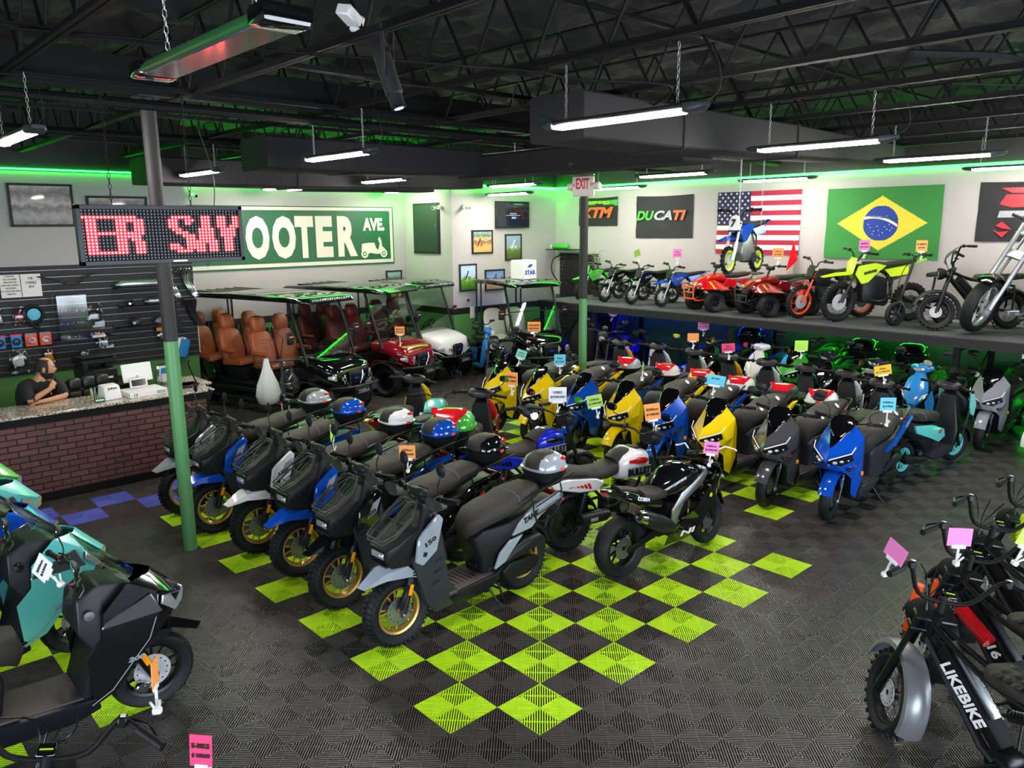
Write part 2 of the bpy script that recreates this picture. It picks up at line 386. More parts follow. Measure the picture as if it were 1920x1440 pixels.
# LED cove strips (they light the walls)
def led(name, a, b, m, lab, r=.012):
    k = MB(m); k.tube([a, b], r, 6); o = k.build(name); tag(o, lab, 'light strip'); return o
led('led_strip', (-7, 10.185, 4.06), (2.56, 10.185, 4.06), 'led_green', 'glowing green strip along the top of the wall behind the counter')
led('led_strip', (2.7, 11.14, 4.0), (7.85, 11.14, 4.0), 'led_green_bright', 'green light strip over the painted street sign wall, mostly behind the ducts')
led('led_strip', (7.885, 9.5, 4.0), (7.885, 11.1, 4.0), 'led_green_bright', 'short green strip above the dark green wall hatch')
led('led_strip', (8.0, 9.385, 4.0), (11.08, 9.385, 4.0), 'led_green_bright', 'glowing green strip above the wall mounted television')
led('led_strip', (11.085, -6, 4.0), (11.085, 9.36, 4.0), 'led_green', 'long glowing green strip above the flags on the right wall')
led('led_strip', (11.08, 3.25, 1.36), (11.08, -.25, 1.36), 'led_green_soft', 'green light strip under the raised display shelf', .016)
led('led_strip', (11.08, 3.5, 1.36), (11.08, 8.0, 1.36), 'led_blue', 'blue light strip under the far end of the raised display shelf', .016)
led('led_strip', (11.08, -.5, .3), (11.08, -3.0, .3), 'led_green_soft', 'green light strip low on the wall behind the white and grey scooters', .01)
# ---------------------------------------------------------------- raised display shelf
m = MB('carpet'); m.box((10.2, .8, 1.535), (1.8, 14.8, .03)); m.mat('wood_dark')
m.box((10.2, .8, 1.5), (1.8, 14.8, .04))
plat = m.build('display_shelf', sm=0); tag(plat, 'long raised shelf with grey carpet that carries the dirt bikes and quads', 'shelf')
k = MB('wall_black'); k.box((9.29, .8, 1.47), (.03, 14.8, .13)); k.box((11.07, .8, 1.47), (.03, 14.8, .13)); k.build('beam', plat)
for Y in (8.1, 6.6, 3.42, -.2, -3.8):
    for X, c in ((9.33, 'steel_black'), (10.9, 'steel_black')):
        k = MB(c); k.box((X, Y, .75), (.07, .08, 1.5), b=.004)
        k.mat('deep_blue_paint' if X > 10 else c); k.box((X+.03, Y+.045, .75), (.02, .012, 1.48))
        for z in range(26): k.mat('floor_under'); k.box((X-.036, Y, .12+z*.052), (.004, .016, .026))
        k.build('upright', plat)
    k = MB('steel_black'); k.cyl((9.33, Y, .2), (10.9, Y, 1.3), .015, 6); k.cyl((9.33, Y, 1.35), (10.9, Y, 1.35), .015, 6); k.build('brace', plat)
# ---------------------------------------------------------------- ducts
def duct(name, pts, lab, seams=()):
    # pts: (x, y, z0, z1, half width) along the run
    m = MB('duct')
    m.loft([(x, y, (a+b)/2, wd, (b-a)/2, 0) for x, y, a, b, wd in pts], n=16, p=14)
    for i in seams:
        x, y, a, b, wd = pts[i]; m.loft([(x-.02, y, (a+b)/2, wd+.015, (b-a)/2+.015, 0), (x+.02, y, (a+b)/2, wd+.015, (b-a)/2+.015, 0)], n=16, p=14)
    o = m.build(name, sm=30); return tag(o, lab, 'duct')
duct('air_duct', [(2.45, 1.05, 3.86, 4.27, .33), (3.9, 1.05, 3.86, 4.27, .33), (6.2, 1.05, 3.9, 4.27, .3), (9.4, 1.05, 3.98, 4.22, .27)], 'big boxy charcoal duct hanging in front, nearest the camera', (1, 2))
duct('air_duct', [(1.6, 5.2, 3.82, 4.2, .35), (2.8, 5.2, 3.82, 4.2, .35), (4.9, 5.2, 3.86, 4.2, .33)], 'square charcoal duct behind the middle row of lights', (1,))
m = MB('duct'); m.box((5.15, 3.4, 3.98), (.6, 4.0, .3), b=.02); tag(m.build('air_duct', sm=30), 'charcoal duct that joins the square duct at a corner above the aisle', 'duct')
duct('air_duct', [(1.3, 8.3, 3.78, 4.16, .4), (3.6, 8.3, 3.78, 4.16, .4), (5.6, 8.3, 3.82, 4.14, .36), (7.6, 8.3, 3.86, 4.12, .3)], 'long low black duct in front of the painted street sign wall', (1, 2))
duct('air_duct', [(4.4, 9.6, 3.8, 4.02, .3), (7.4, 9.6, 3.84, 4.02, .28)], 'small flat duct behind the long low black duct', ())
# ---------------------------------------------------------------- hanging lights
def chain(m, a, b):
    a, b = Vector(a), Vector(b); L = (b-a).length; n = max(2, int(L/.034)); d = (b-a)/n
    for i in range(n):
        c = a+d*(i+.5); h = d.length*.62; ww = .008
        if i % 2: P = [c+V(ww, 0, h*.6), c+V(0, 0, h), c+V(-ww, 0, h*.6), c+V(-ww, 0, -h*.6), c+V(0, 0, -h), c+V(ww, 0, -h*.6)]
        else: P = [c+V(0, ww, h*.6), c+V(0, 0, h), c+V(0, -ww, h*.6), c+V(0, -ww, -h*.6), c+V(0, 0, -h), c+V(0, ww, -h*.6)]
        m.tube(P, .0022, 4, closed=True)
def shop_light():
    t = thing('shop_light', 'x', 'ceiling light'); m = MB('wall_black')
    m.box((0, 0, .035), (.13, 1.2, .03), b=.01); m.build('housing', t)
    for s in (1, -1):
        k = MB('plastic_grey'); k.loft([(0, 0, 0, .03, .018, 0), (.07, 0, .002, .07, .03, 0), (.13, 0, .006, .045, .022, 0)] if 0 else [(0, 0, 0, .075, .032, 0), (.09, 0, .004, .07, .028, 0), (.14, 0, .01, .04, .014, 0)], n=12, p=5)
        M = XF((0, s*.585, .022), (0, 0, s*PI/2)); k.v = [tuple(M @ Vector(v)) for v in k.v]; k.build('end_cap', t)
        c = MB('chain'); chain(c, (0, s*.5, .05), (0, s*.5, .44)); c.build('chain', t)
    d = MB('tube_light'); d.box((0, 0, .004), (.07, 1.13, .032), b=.012, seg=2); d.build('diffuser', t)
    c = MB('wall_black'); c.tube([(0, -.68, .03), (.03, -.8, .12), (.02, -.78, .3), (0, -.7, .44)], .004, 5, k=4); c.build('cord', t)
    t['group'] = 'hanging shop lights'; return snap(t)
SL = shop_light()
lights = [(-1.15, 3.6, 3.86, 'lit shop light at the left edge above the counter wall pictures'), (1.78, -.2, 3.86, 'large lit shop light hanging in front of the near end of the big duct'),
 (4.62, -.27, 3.845, 'lit shop light hanging below the middle of the big duct'), (7.5, -.32, 3.875, 'lit shop light to the right of the far end of the big duct'),
 (1.8, 3.63, 3.87, 'lit shop light in front of the square duct, right of the heater lamp'), (4.92, 3.72, 3.88, 'lit shop light just above and left of the exit sign'),
 (1.72, 7.15, 3.88, 'lit shop light right of the tall column, above the red message board'), (4.7, 7.1, 3.87, 'lit shop light below the corner where two ducts meet'),
 (4.3, 9.95, 3.855, 'small lit shop light over the giant cream wall letters'), (7.15, 10.1, 3.865, 'small lit shop light near the dark green wall hatch'),
 (7.32, 3.3, 3.86, 'lit shop light above the green and white lettered black flag'), (7.3, 6.8, 3.86, 'upper of the two lit shop lights left of the exit sign'),
 (8.65, 8.4, 3.785, 'lower of the two lit shop lights above the television'), (10.0, 3.1, 3.865, 'lit shop light above the stars and stripes flag'),
 (9.95, -.55, 3.86, 'lit shop light at the right edge above the black and red flag'), (9.87, 6.5, 3.86, 'lit shop light just right of the exit sign')]
for i, (x, y, z, lab) in enumerate(lights):
    if i == 0: SL.location = (x, y, z); SL['label'] = lab
    else: clone(SL, (x, y, z), 0, lab, 'hanging shop lights')
# unlit heater lamp, near the camera
mat('reflector', 'a8a6b0', .12, .9)
t = thing('heater_lamp', 'long unlit lamp with a mirrored lens and glossy black ends hanging from chains', 'ceiling light', (-1.24, -.5, 3.86))
m = MB('bar_green'); m.shell([(-.1, 0, .64), (-.06, .05, .64), (.06, .05, .64), (.1, 0, .64)], .008); m.build('housing', t)
m = MB('reflector'); m.box((0, 0, -.008), (.15, 1.16, .014), b=.004); m.build('lens', t)
for s in (1, -1):
    k = MB('black_gloss'); k.box((0, s*.645, .02), (.2, .14, .075), b=.02, seg=2); k.build('end_cap', t)
    c = MB('chain')
    for i in range(1): chain(c, (0, s*.45, .05), (.0, s*.45, .5))
    c.build('chain', t)
# spot projector
t = thing('spot_projector', 'black cylindrical spot projector pointing down from the ceiling', 'projector', (.22, .33, 4.06), 120)
m = MB('wall_black'); m.T = about((0, 0, 0), 'Y', 0) @ XF((0, 0, 0), (0, math.radians(18), 0))
m.lathe([(0, .12), (.05, .12), (.055, .12), (.055, -.12), (.045, -.13), (.045, -.2), (.05, -.21), (.035, -.215)], axis='Z', n=20)
for i in range(7): m.box((0, 0, .17+.008*i), (.09, .09, .004))
m.build('body', t)
m = MB('lamp_lit_blue' if 0 else 'mirror'); mat('projector_lens', 'cfefff', .1, emit='a8e8ff', es=1.6); m = MB('projector_lens'); m.T = XF((0, 0, 0), (0, math.radians(18), 0))
m.lathe([(0, -.213), (.03, -.213), (.03, -.2)], axis='Z', n=16); m.build('lens', t)
m = MB('wall_black')
for s in (1, -1): m.box((0, s*.066, .13), (.025, .006, .3))
m.box((0, 0, .28), (.03, .14, .008)); m.build('bracket', t)
m = MB('white_plastic'); m.box((0, 0, 0), (.16, .1, .07), b=.01); m.box((.1, 0, 0), (.04, .08, .1), b=.01)
o = m.build('junction_box'); o.location = (.1, .55, 4.42); o.rotation_euler = (.2, .3, .5); tag(o, 'white plastic box fixed to a joist beside the spot projector', 'box')
# conduits and cables under the roof
def cable(pts, r, lab, m='wall_black', name='cable'):
    k = MB(m); k.tube([(x, y, z-.06 if z > 4.2 else z) for x, y, z in pts], r, 6, k=6); return tag(k.build(name), lab, 'cable')
cable([(-1.6, 2.0, 4.42), (-.3, 1.2, 4.34), (.9, .6, 4.3), (1.65, .5, 4.33), (2.2, .55, 4.34), (2.9, .2, 4.33), (3.3, .6, 4.28), (3.6, 1.0, 4.3)], .011, 'ribbed grey conduit sagging across the joists from the projector', 'steel_black')
cable([(.2, 1.4, 4.3), (.9, 1.3, 4.27), (1.7, 1.4, 4.3), (3.0, 1.5, 4.24), (4.5, 1.4, 4.3)], .006, 'thin black cable sagging behind the spot projector')
cable([(1.68, .7, 4.3), (1.75, .85, 4.1), (1.72, .6, 4.0), (1.78, .35, 3.9)], .005, 'black cord hanging down to the lit lamp by the duct end')
cable([(4.6, -1.4, 4.32), (5.2, -1.9, 4.3), (5.4, -2.3, 4.2), (5.0, -2.6, 4.28)], .007, 'loose cable looped at the upper right of the ceiling')
cable([(3.2, -1.6, 4.34), (4.5, -1.9, 4.42), (6, -1.7, 4.4)], .024, 'slanting grey pipe at the upper right of the ceiling', 'duct', 'pipe')
cable([(.62, 4.4, 4.3), (.68, 4.2, 3.6), (.62, 4.3, 3.0), (.6, 4.35, 2.75)], .005, 'thin grey cord hanging beside the red message board', 'plastic_grey')
for a, b, c, lab in ((1.7, .62, 4.3, 'square electrical box on the joist left of the big duct'), (.9, 4.05, 4.28, 'square electrical box above the square duct'), (6.2, -1.9, 4.36, 'square electrical box on the pipe at the upper right')):
    k = MB('steel_black'); k.box((a, b, c), (.12, .12, .08), b=.006); tag(k.build('junction_box'), lab, 'box')
# ---------------------------------------------------------------- counter and what is on it
def brick_mat():
    m = bpy.data.materials.new('brick_panel'); m.use_nodes = True; nt = m.node_tree; b = nt.nodes['Principled BSDF']; b.inputs['Roughness'].default_value = .6
    tc = nt.nodes.new('ShaderNodeTexCoord'); mp = nt.nodes.new('ShaderNodeMapping'); mp.inputs['Rotation'].default_value = (PI/2, 0, 0)
    nt.links.new(tc.outputs['Object'], mp.inputs[0]); br = nt.nodes.new('ShaderNodeTexBrick')
    br.inputs['Scale'].default_value = 1; br.inputs['Brick Width'].default_value = .2; br.inputs['Row Height'].default_value = .072; br.inputs['Mortar Size'].default_value = .009; br.inputs['Mortar Smooth'].default_value = .3
    br.inputs['Color1'].default_value = lin('704440'); br.inputs['Color2'].default_value = lin('583430'); br.inputs['Mortar'].default_value = lin('161314')
    nt.links.new(mp.outputs[0], br.inputs['Vector']); n = nt.nodes.new('ShaderNodeTexNoise'); n.inputs['Scale'].default_value = 25; nt.links.new(tc.outputs['Object'], n.inputs[0])
    mx = nt.nodes.new('ShaderNodeMix'); mx.data_type = 'RGBA'; mx.blend_type = 'OVERLAY'; mx.inputs[0].default_value = .35
    nt.links.new(br.outputs['Color'], mx.inputs[6]); nt.links.new(n.outputs['Color'], mx.inputs[7]); nt.links.new(mx.outputs[2], b.inputs['Base Color'])
    bp = nt.nodes.new('ShaderNodeBump'); bp.inputs['Distance'].default_value = .006; bp.invert = True; nt.links.new(br.outputs['Fac'], bp.inputs['Height']); nt.links.new(bp.outputs[0], b.inputs['Normal'])
    MATS['brick_panel'] = m
brick_mat()
def granite():
    m = mat('granite', '9a9088', .18, coat=.5); nt = m.node_tree; b = nt.nodes['Principled BSDF']; tc = nt.nodes.new('ShaderNodeTexCoord')
    v = nt.nodes.new('ShaderNodeTexVoronoi'); v.inputs['Scale'].default_value = 75; nt.links.new(tc.outputs['Object'], v.inputs['Vector'])
    r = nt.nodes.new('ShaderNodeValToRGB'); e = r.color_ramp.elements; e[0].color = lin('3c3432'); e[1].color = lin('d8d0c4'); e[1].position = .8
    k = r.color_ramp.elements.new(.35); k.color = lin('8c7a6c'); sp = nt.nodes.new('ShaderNodeSeparateColor')
    nt.links.new(v.outputs['Color'], sp.inputs[0]); nt.links.new(sp.outputs[0], r.inputs[0]); nt.links.new(r.outputs[0], b.inputs['Base Color'])
granite()
t = thing('sales_counter', 'long sales counter clad in red brick panelling behind the tall column', 'counter', (0, 6.5, 0))
m = MB('brick_panel'); m.box((-2.85, -.2, .48), (8.1, .03, .94)); m.box((1.19, .1, .48), (.03, .6, .94)); m.build('brick_front', t, sm=0)
m = MB('steel_black'); m.box((-2.85, -.23, .05), (8.12, .03, .1), b=.005); m.box((-2.85, -.222, .985), (8.14, .03, .09)); m.box((1.21, -.21, .5), (.025, .03, 1.)); m.box((1.21, .1, .985), (.03, .62, .09)); m.build('trim', t)
m = MB('wood_dark'); m.box((-2.85, .1, .5), (8.0, .55, .98)); m.build('body', t)
m = MB('granite'); m.box((-2.85, .1, 1.04), (8.3, .72, .03), b=.006); m.box((1.2, .55, 1.04), (.5, .7, .03), b=.006); tag(m.build('countertop'), 'speckled grey granite countertop over the brick counter', 'countertop').location = (0, 6.5, 0)
Z0 = 1.055
t = thing('white_tip_box', 'white tapered cardboard box with handwriting standing on the granite', 'box', (.1, 6.55, Z0), 12)
m = MB('white_plastic'); m.bev([(-.11, -.1, 0), (.11, -.1, 0), (.11, .1, 0), (-.11, .1, 0), (-.1, -.06, .17), (.1, -.06, .17), (.1, .08, .19), (-.1, .08, .19)], [(0, 3, 2, 1), (4, 5, 6, 7), (0, 1, 5, 4), (1, 2, 6, 5), (2, 3, 7, 6), (3, 0, 4, 7)], .015)
m.mat('yellow_paint').lathe([(0, 0), (.022, 0)], (0, 0, 0), 'Y', 14); 
m.build('box_body', t); letters('lettering', 'Jofree', 'ink', t, (0, -.075, .14), (1, 0, 0), (0, .2, 1), .12, .04)
t = thing('pizza_box', 'flat white box with a round green white and red badge lying on the granite', 'box', (.5, 6.56, Z0), 4)
m = MB('white_plastic'); m.box((0, 0, .03), (.46, .34, .06), b=.004); m.box((0, .01, .064), (.47, .35, .01), b=.002); m.build('box_body', t)
for i, c in enumerate(('green_paint', 'decal_white', 'red_paint')):
    m = MB(c); m.box((-.16+(i-1)*.014, -.172, .032), (.014, .002, .036)); m.build('badge_stripe', t)
m = MB('bar_green'); m.box((.16, -.172, .035), (.1, .002, .035)); m.build('label_patch', t); MB('decal_white').box((.16, -.1735, .04), (.085, .002, .008)).box((.16, -.1735, .026), (.085, .002, .004)).build('label_print', t)
t = thing('till_screen', 'white point of sale screen with a small black customer display on the counter', 'till', (.52, 6.78, Z0), 5)
m = MB('white_plastic'); m.box((0, .02, .25), (.38, .02, .24), (math.radians(-12), 0, 0), b=.008); m.build('screen_back', t)
m = MB('white_plastic'); m.loft([(0, 0, 0, .09, .06, 90), (0, 0, .1, .06, .03, 90), (0, 0, .22, .04, .02, 90)], p=4); m.build('stand', t)
m = MB('white_plastic'); m.box((-.05, -.12, .14), (.22, .03, .12), (math.radians(-15), 0, 0), b=.008); m.build('customer_display', t)
m = MB('screen_black'); m.box((-.05, -.137, .142), (.18, .004, .08), (math.radians(-15), 0, 0)); m.build('display_glass', t)
t = thing('plastic_bottle', 'clear plastic bottle with a white cap beside the till screen', 'bottle', (.79, 6.82, Z0)); m = MB('clear_plastic'); m.lathe([(0, 0), (.04, 0), (.042, .15), (.03, .2), (.014, .24), (.014, .26)], axis='Z', n=16); m.build('bottle_body', t)
m = MB('white_plastic'); m.lathe([(0, .29), (.016, .29), (.016, .255)], axis='Z', n=12); m.build('cap', t)
t = thing('pen_cup', 'clear cup of pens at the edge of the granite', 'cup', (-.08, 6.58, Z0)); m = MB('clear_plastic'); m.lathe([(0, 0), (.035, 0), (.045, .11)], axis='Z', n=14); m.build('cup', t)
for i, c in enumerate(('lime_paint', 'decal_white', 'wood_dark', 'decal_white')):
    m = MB(c); m.cyl((.01*(i-1.5), .01*(i % 2), .01), (.02*(i-1.5), .02*(i % 2), .16), .004, 6); m.build('pen', t)
t = thing('card_holder', 'small green and white card holder in front of the pen cup', 'card holder', (-.06, 6.42, Z0)); m = MB('bar_green'); m.box((0, 0, .03), (.1, .02, .05), (.3, 0, 0)); m.mat('decal_white').box((0, -.012, .03), (.09, .004, .02), (.3, 0, 0)); m.build('holder', t)
m = MB('clear_plastic'); m.loft([(0, 0, .0, .09, .05, 90), (0, 0, .14, .1, .05, 90), (0, 0, .3, .07, .02, 90)], n=10, p=3); o = m.build('plastic_bag'); o.location = (.9, 6.95, Z0); tag(o, 'crumpled clear plastic bag with papers at the back of the counter beside the bottle', 'bag')
k = MB('paper'); k.box((0, 0, .16), (.11, .01, .22), (.1, 0, .2)); k.mat('sky_paint'); k.box((0, -.008, .2), (.08, .003, .08), (.1, 0, .2)); k.build('paper', o)
m = MB('steel_black'); m.tube([(0, 0, .01), (.14, .03, .01), (.2, 0, .01)], .008); m.tube([(.2, 0, .01), (.16, .05, .16), (.12, .06, .3), (.13, .05, .36)], .01, k=3); m.box((.03, .02, .01), (.16, .1, .02), b=.004)
o = m.build('phone_stand'); o.location = (1.0, 6.55, Z0); tag(o, 'black bent tablet stand beside the column on the granite', 'stand')
# printer, desk, chair behind the counter
t = thing('back_desk', 'low black desk against the slatwall carrying the printer', 'desk', (.4, 9.3, 0)); m = MB('wall_black'); m.box((0, 0, .78), (1.5, .7, .04), b=.005); m.build('desk_top', t)
for sx in (-.7, .7):
    k = MB('wall_black'); k.box((sx, 0, .38), (.04, .66, .76)); k.build('side_panel', t)
t = thing('printer', 'black office printer standing on the desk below the slatwall', 'printer', (.65, 9.25, .8), 4)
m = MB('plastic'); m.box((0, 0, .12), (.5, .44, .24), b=.02); m.box((0, .02, .36), (.52, .42, .1), b=.02); m.box((-.2, 0, .27), (.08, .4, .12), b=.01); m.box((.2, .1, .27), (.1, .2, .12)); m.build('body', t)
m = MB('white_plastic'); m.box((.02, -.21, .1), (.3, .04, .03)); m.build('paper_tray', t); m = MB('wall_black'); m.box((0, -.02, .42), (.5, .4, .03), (-.06, 0, 0), b=.01); m.build('lid', t)
t = thing('office_chair', 'black tufted leather office chair behind the counter beside the seated man', 'chair', (.02, 7.68, 0), 190)
m = MB('black_gloss'); mat('leather_black', '1e1f1e', .35); m = MB('leather_black'); m.box((0, -.02, .52), (.5, .5, .12), b=.05, seg=3); m.build('seat', t)
m = MB('leather_black')
for a in range(3):
    for b in range(3): m.box((-.18+.18*a, .26+.02*b, .84+.16*b), (.175, .1, .155), (.08, 0, 0), b=.04, seg=3)
m.build('backrest', t)
m = MB('wall_black'); m.cyl((0, 0, .1), (0, 0, .48), .03); m.tube([(0, .1, .48), (0, .32, .55), (0, .33, .9)], .025, k=3)
for a in range(5): m.tube([(0, 0, .1), (.28*math.cos(a*1.257), .28*math.sin(a*1.257), .07)], .02); m.ell((.28*math.cos(a*1.257), .28*math.sin(a*1.257), .03), (.03, .03, .03), 8, 6)
m.build('base', t)
# slatwall
t = thing('slatwall', 'black slotted display wall behind the counter hung with parts and accessories', 'display wall', (0, 10.12, 0)); m = MB('wall_black'); m.box((-2.2, .06, 1.75), (9.66, .03, 1.68)); m.build('panel', t)
m = MB('steel')
for i in range(15): m.box((-2.2, .043, .98+i*.11), (9.66, .006, .0045))
m.build('slot_strip', t); m = MB('white_plastic'); m.box((2.63, .055, 1.6), (.012, .045, 1.3)); m.build('edge_strip', t)
SY = 10.14
for x, z, w_, tx, lab in ((-.17, 2.3, .27, ['ATTENTION', 'ALL CUSTOMERS', 'MAKE SURE THE', 'PARTS ARE CORRECT', 'NO RETURNS', 'ALL SALES ARE FINAL', 'THANK YOU'], 'white notice with seven lines of text pinned on the slatwall'), (.11, 2.3, .27, ['OIL', 'CHANGE', '$35'], 'white oil change price notice pinned on the slatwall')):
    o = MB('paper').box((0, 0, 0), (w_, .004, .35)).build('paper_notice'); o.location = (x, SY, z); tag(o, lab, 'notice')
    n = len(tx)
    for i, s in enumerate(tx): letters('lettering', s, 'ink', o, (0, -.004, (.15-i*.045) if n > 3 else .11-i*.065), (1, 0, 0), (0, 0, 1), (.018 if n > 3 else .024)*len(s)*(.75 if n > 3 else 1.), .024 if n > 3 else .042)
m = MB('wall_black'); m.tube([(-.42, 0, .03), (-.2, -.04, -.03), (-.05, -.06, -.1), (.12, -.06, -.1), (.25, -.05, .0), (.42, 0, .05)], .011, k=4); o = m.build('handlebar'); o.location = (.62, SY-.03, 2.4); tag(o, 'bare black handlebar hung along the top of the slatwall', 'handlebar')
t = thing('inner_tube', 'coiled black tyre ring with a pale blue round pack inside hung on the slatwall', 'tyre', (.08, SY-.05, 1.85)); m = MB('tyre'); m.lathe([(.13+.025*math.cos(a*.785), .025*math.sin(a*.785)) for a in range(8)], n=28, closed=True); m.tube([(-.1, 0, -.1), (0, 0, -.2), (.12, -.02, -.26)], .022); m.tube([(.1, 0, -.09), (.04, 0, -.18), (.06, -.02, -.26)], .018); m.build('tyre_ring', t)
m = MB('card_blue'); m.ell((0, -.01, 0), (.095, .02, .095), 18, 8); m.build('blue_pack', t)
for i, (x, a, b, lab) in enumerate(((-.42, 'sky_paint', 'wall_black', 'first blue carded pack from the left edge'), (-.2, 'sky_paint', 'wall_black', 'second blue carded pack, left of the orange ones'), (.0, 'orange_paint', 'chrome', 'orange carded pack between blue pack and another orange pack'), (.2, 'orange_paint', 'chrome', 'rightmost orange carded pack, beside the clear showcase'))):
    t = thing('carded_pack', lab+' on the slatwall', 'packaged part', (x, SY-.04, 1.46)); m = MB(a); m.box((0, 0, 0), (.17 if i > 1 else .15, .05, .21), b=.01); m.mat('clear_grey' if i > 1 else 'card_hot').box((0, 0, .09), (.15, .052, .03)); m.build('card', t)
    m = MB(b); m.lathe([(.045+.012*math.cos(k*1.05), .012*math.sin(k*1.05)) for k in range(6)], (0, -.04, -.01), n=14, closed=True); m.box((0, -.035, -.03), (.1, .02, .03), b=.005); m.build('part', t)
for i, (x, z, w_, h, c, lab) in enumerate(((-.12, 1.85, .2, .3, 'maroon_paint', 'bagged red and black levers on the slatwall'), (-.4, 1.85, .16, .28, 'white_plastic', 'bagged pale part at the left edge of the slatwall'), (-.2, 1.15, .3, .4, 'white_plastic', 'bunch of bagged pale hoses low on the slatwall'), (.22, 1.2, .18, .3, 'amber_paint', 'bag with a yellow coiled cord on the slatwall above the man'),
     (1.05, 1.32, .3, .28, 'steel', 'clear bag with a white part below the middle shelf'), (.95, 1.75, .3, .42, 'black_gloss', 'black plastic wrapped part with a silver strip on the slatwall'), (2.0, 1.35, .25, .3, 'clear_grey', 'clear bag with a red and yellow header card'), (.72, 1.12, .2, .22, 'alu', 'small clear bag hung right of the man'))):
    t = thing('bagged_part', lab, 'packaged part', (x, SY-.05, z)); m = MB('clear_plastic'); m.loft([(0, 0, -h/2, w_*.5, .025, 90), (0, 0, -h*.2, w_*.55, .04, 90), (0, 0, h*.3, w_*.45, .025, 90), (0, 0, h/2, w_*.3, .004, 90)], n=10, p=3)
    m.v = [(vx if abs(vy) > 9 else vy*1.0, (vx), vz) if 0 else (vy, vx, vz) for vx, vy, vz in m.v]; m.build('bag', t)
    k = MB(c); 
    for j in range(4): k.tube([(random.uniform(-.3, .3)*w_, -.0, random.uniform(-.35, .3)*h) for _ in range(4)], .012, 6, k=3)
    k.box((0, 0, -h*.1), (w_*.35, .03, h*.25), b=.01); k.build('part', t)
    if i == 6: q = MB('amber_paint'); q.box((0, -.045, .1), (.25, .01, .07)); q.mat('maroon_paint').box((0, -.05, .13), (.25, .01, .015)); q.build('header_card', t)
def sshelf(x, z, w_, lab):
    m = MB('wall_black'); m.box((0, 0, 0), (w_, .28, .014)); m.box((0, .14, .02), (w_, .01, .06)); o = m.build('wall_shelf'); o.location = (x, SY-.15, z); tag(o, lab, 'shelf')
sshelf(.73, 1.415, .9, 'black wall shelf under the clear showcase'); sshelf(1.75, 2.18, .95, 'topmost black wall shelf, under the longest silver muffler'); sshelf(1.78, 1.87, .9, 'black wall shelf under the square ended muffler'); sshelf(1.7, 1.53, .95, 'lowest of three black wall shelves with exhaust parts')
t = thing('showcase', 'clear acrylic showcase with small coloured parts on the slatwall shelf', 'display case', (.58, SY-.15, 1.425))
m = MB('clear_plastic')
for c, d in (((-.21, 0, .35), (.006, .24, .7)), ((.21, 0, .35), (.006, .24, .7)), ((0, 0, .7), (.42, .24, .006)), ((0, -.12, .35), (.42, .004, .7)), ((0, 0, .22), (.41, .22, .006)), ((0, 0, .42), (.41, .22, .006)), ((0, 0, .004), (.42, .24, .008))): m.box(c, d)
m.build('case', t)
m = MB('steel'); cs = ['deep_blue_paint', 'red_paint', 'chrome', 'amber_paint', 'steel']
for z in (.03, .25, .45):
    for i in range(8): m.mat(random.choice(cs)); m.ell((-.17+.05*i, random.uniform(-.05, .05), z), (.02, .02, .018), 8, 6)
m.build('small_parts', t)
k = MB('white_plastic'); k.box((0, 0, .02), (.2, .13, .03), (.25, 0, 0)); 
for i in range(4):
    for j in range(2): k.mat(cs[(i+j) % 4]); k.box((-.07+.045*i, -.03+.06*j, .045+.012*j), (.025, .03, .02))
o = k.build('sample_tray'); o.location = (.93, SY-.17, 1.43); tag(o, 'small white tray of coloured samples beside the showcase', 'tray')
def muffler(x, y, z, L, r, rz, c, lab, cone=.6):
    m = MB(c); m.lathe([(.0, -L/2), (r*cone*.6, -L/2), (r*.7, -L/2+.05), (r, -L/2+.09), (r, L/2-.07), (r*.75, L/2), (r*.3, L/2)], axis='X', n=20)
    for h in (-L*.3, 0, L*.3): m.lathe([(r+.002, h-.008), (r+.004, h), (r+.002, h+.008)], axis='X', n=20)
    o = m.build('muffler'); o.location = (x, y, z); o.rotation_euler = (0, 0, math.radians(rz)); tag(o, lab, 'exhaust muffler')
muffler(1.68, SY-.15, 2.245, .8, .055, 0, 'alu', 'long silver muffler on the topmost slatwall shelf'); muffler(1.9, SY-.13, 1.94, .36, .055, 0, 'steel', 'dark steel muffler on the second slatwall shelf'); muffler(1.5, SY-.15, 1.93, .2, .05, 60, 'chrome', 'short chrome muffler on the second slatwall shelf')
muffler(1.55, SY-.15, 1.61, .3, .065, 60, 'steel', 'fat steel muffler on the lowest slatwall shelf'); muffler(1.98, SY-.15, 1.6, .3, .06, 20, 'clear_grey', 'bagged bluish muffler on the lowest slatwall shelf')
for i, (x, z, c, lab) in enumerate(((2.2, 2.25, 'chrome', 'chrome exhaust pipes left of the column'), (2.5, 2.25, 'chrome', 'bundle of chrome exhaust pipes at the end of the slatwall'), (2.2, 1.72, 'wall_black', 'black exhaust pipes left of the column'), (2.55, 1.72, 'wall_black', 'black bent exhaust pipes at the end of the slatwall'))):
    m = MB(c)
    for j in range(4): d = .05*j; m.tube([(-.12+d, -.1, .12), (-.1+d, -.15, .2), (-.04+d, -.12, .18), (0+d*.7, -.08, -.02), (.1+d*.6, -.08, -.2), (.16+d*.5, -.1, -.28)], .018, 8, k=4)
    o = m.build('exhaust_pipes'); o.location = (x-.08, SY, z); tag(o, lab, 'exhaust pipes')
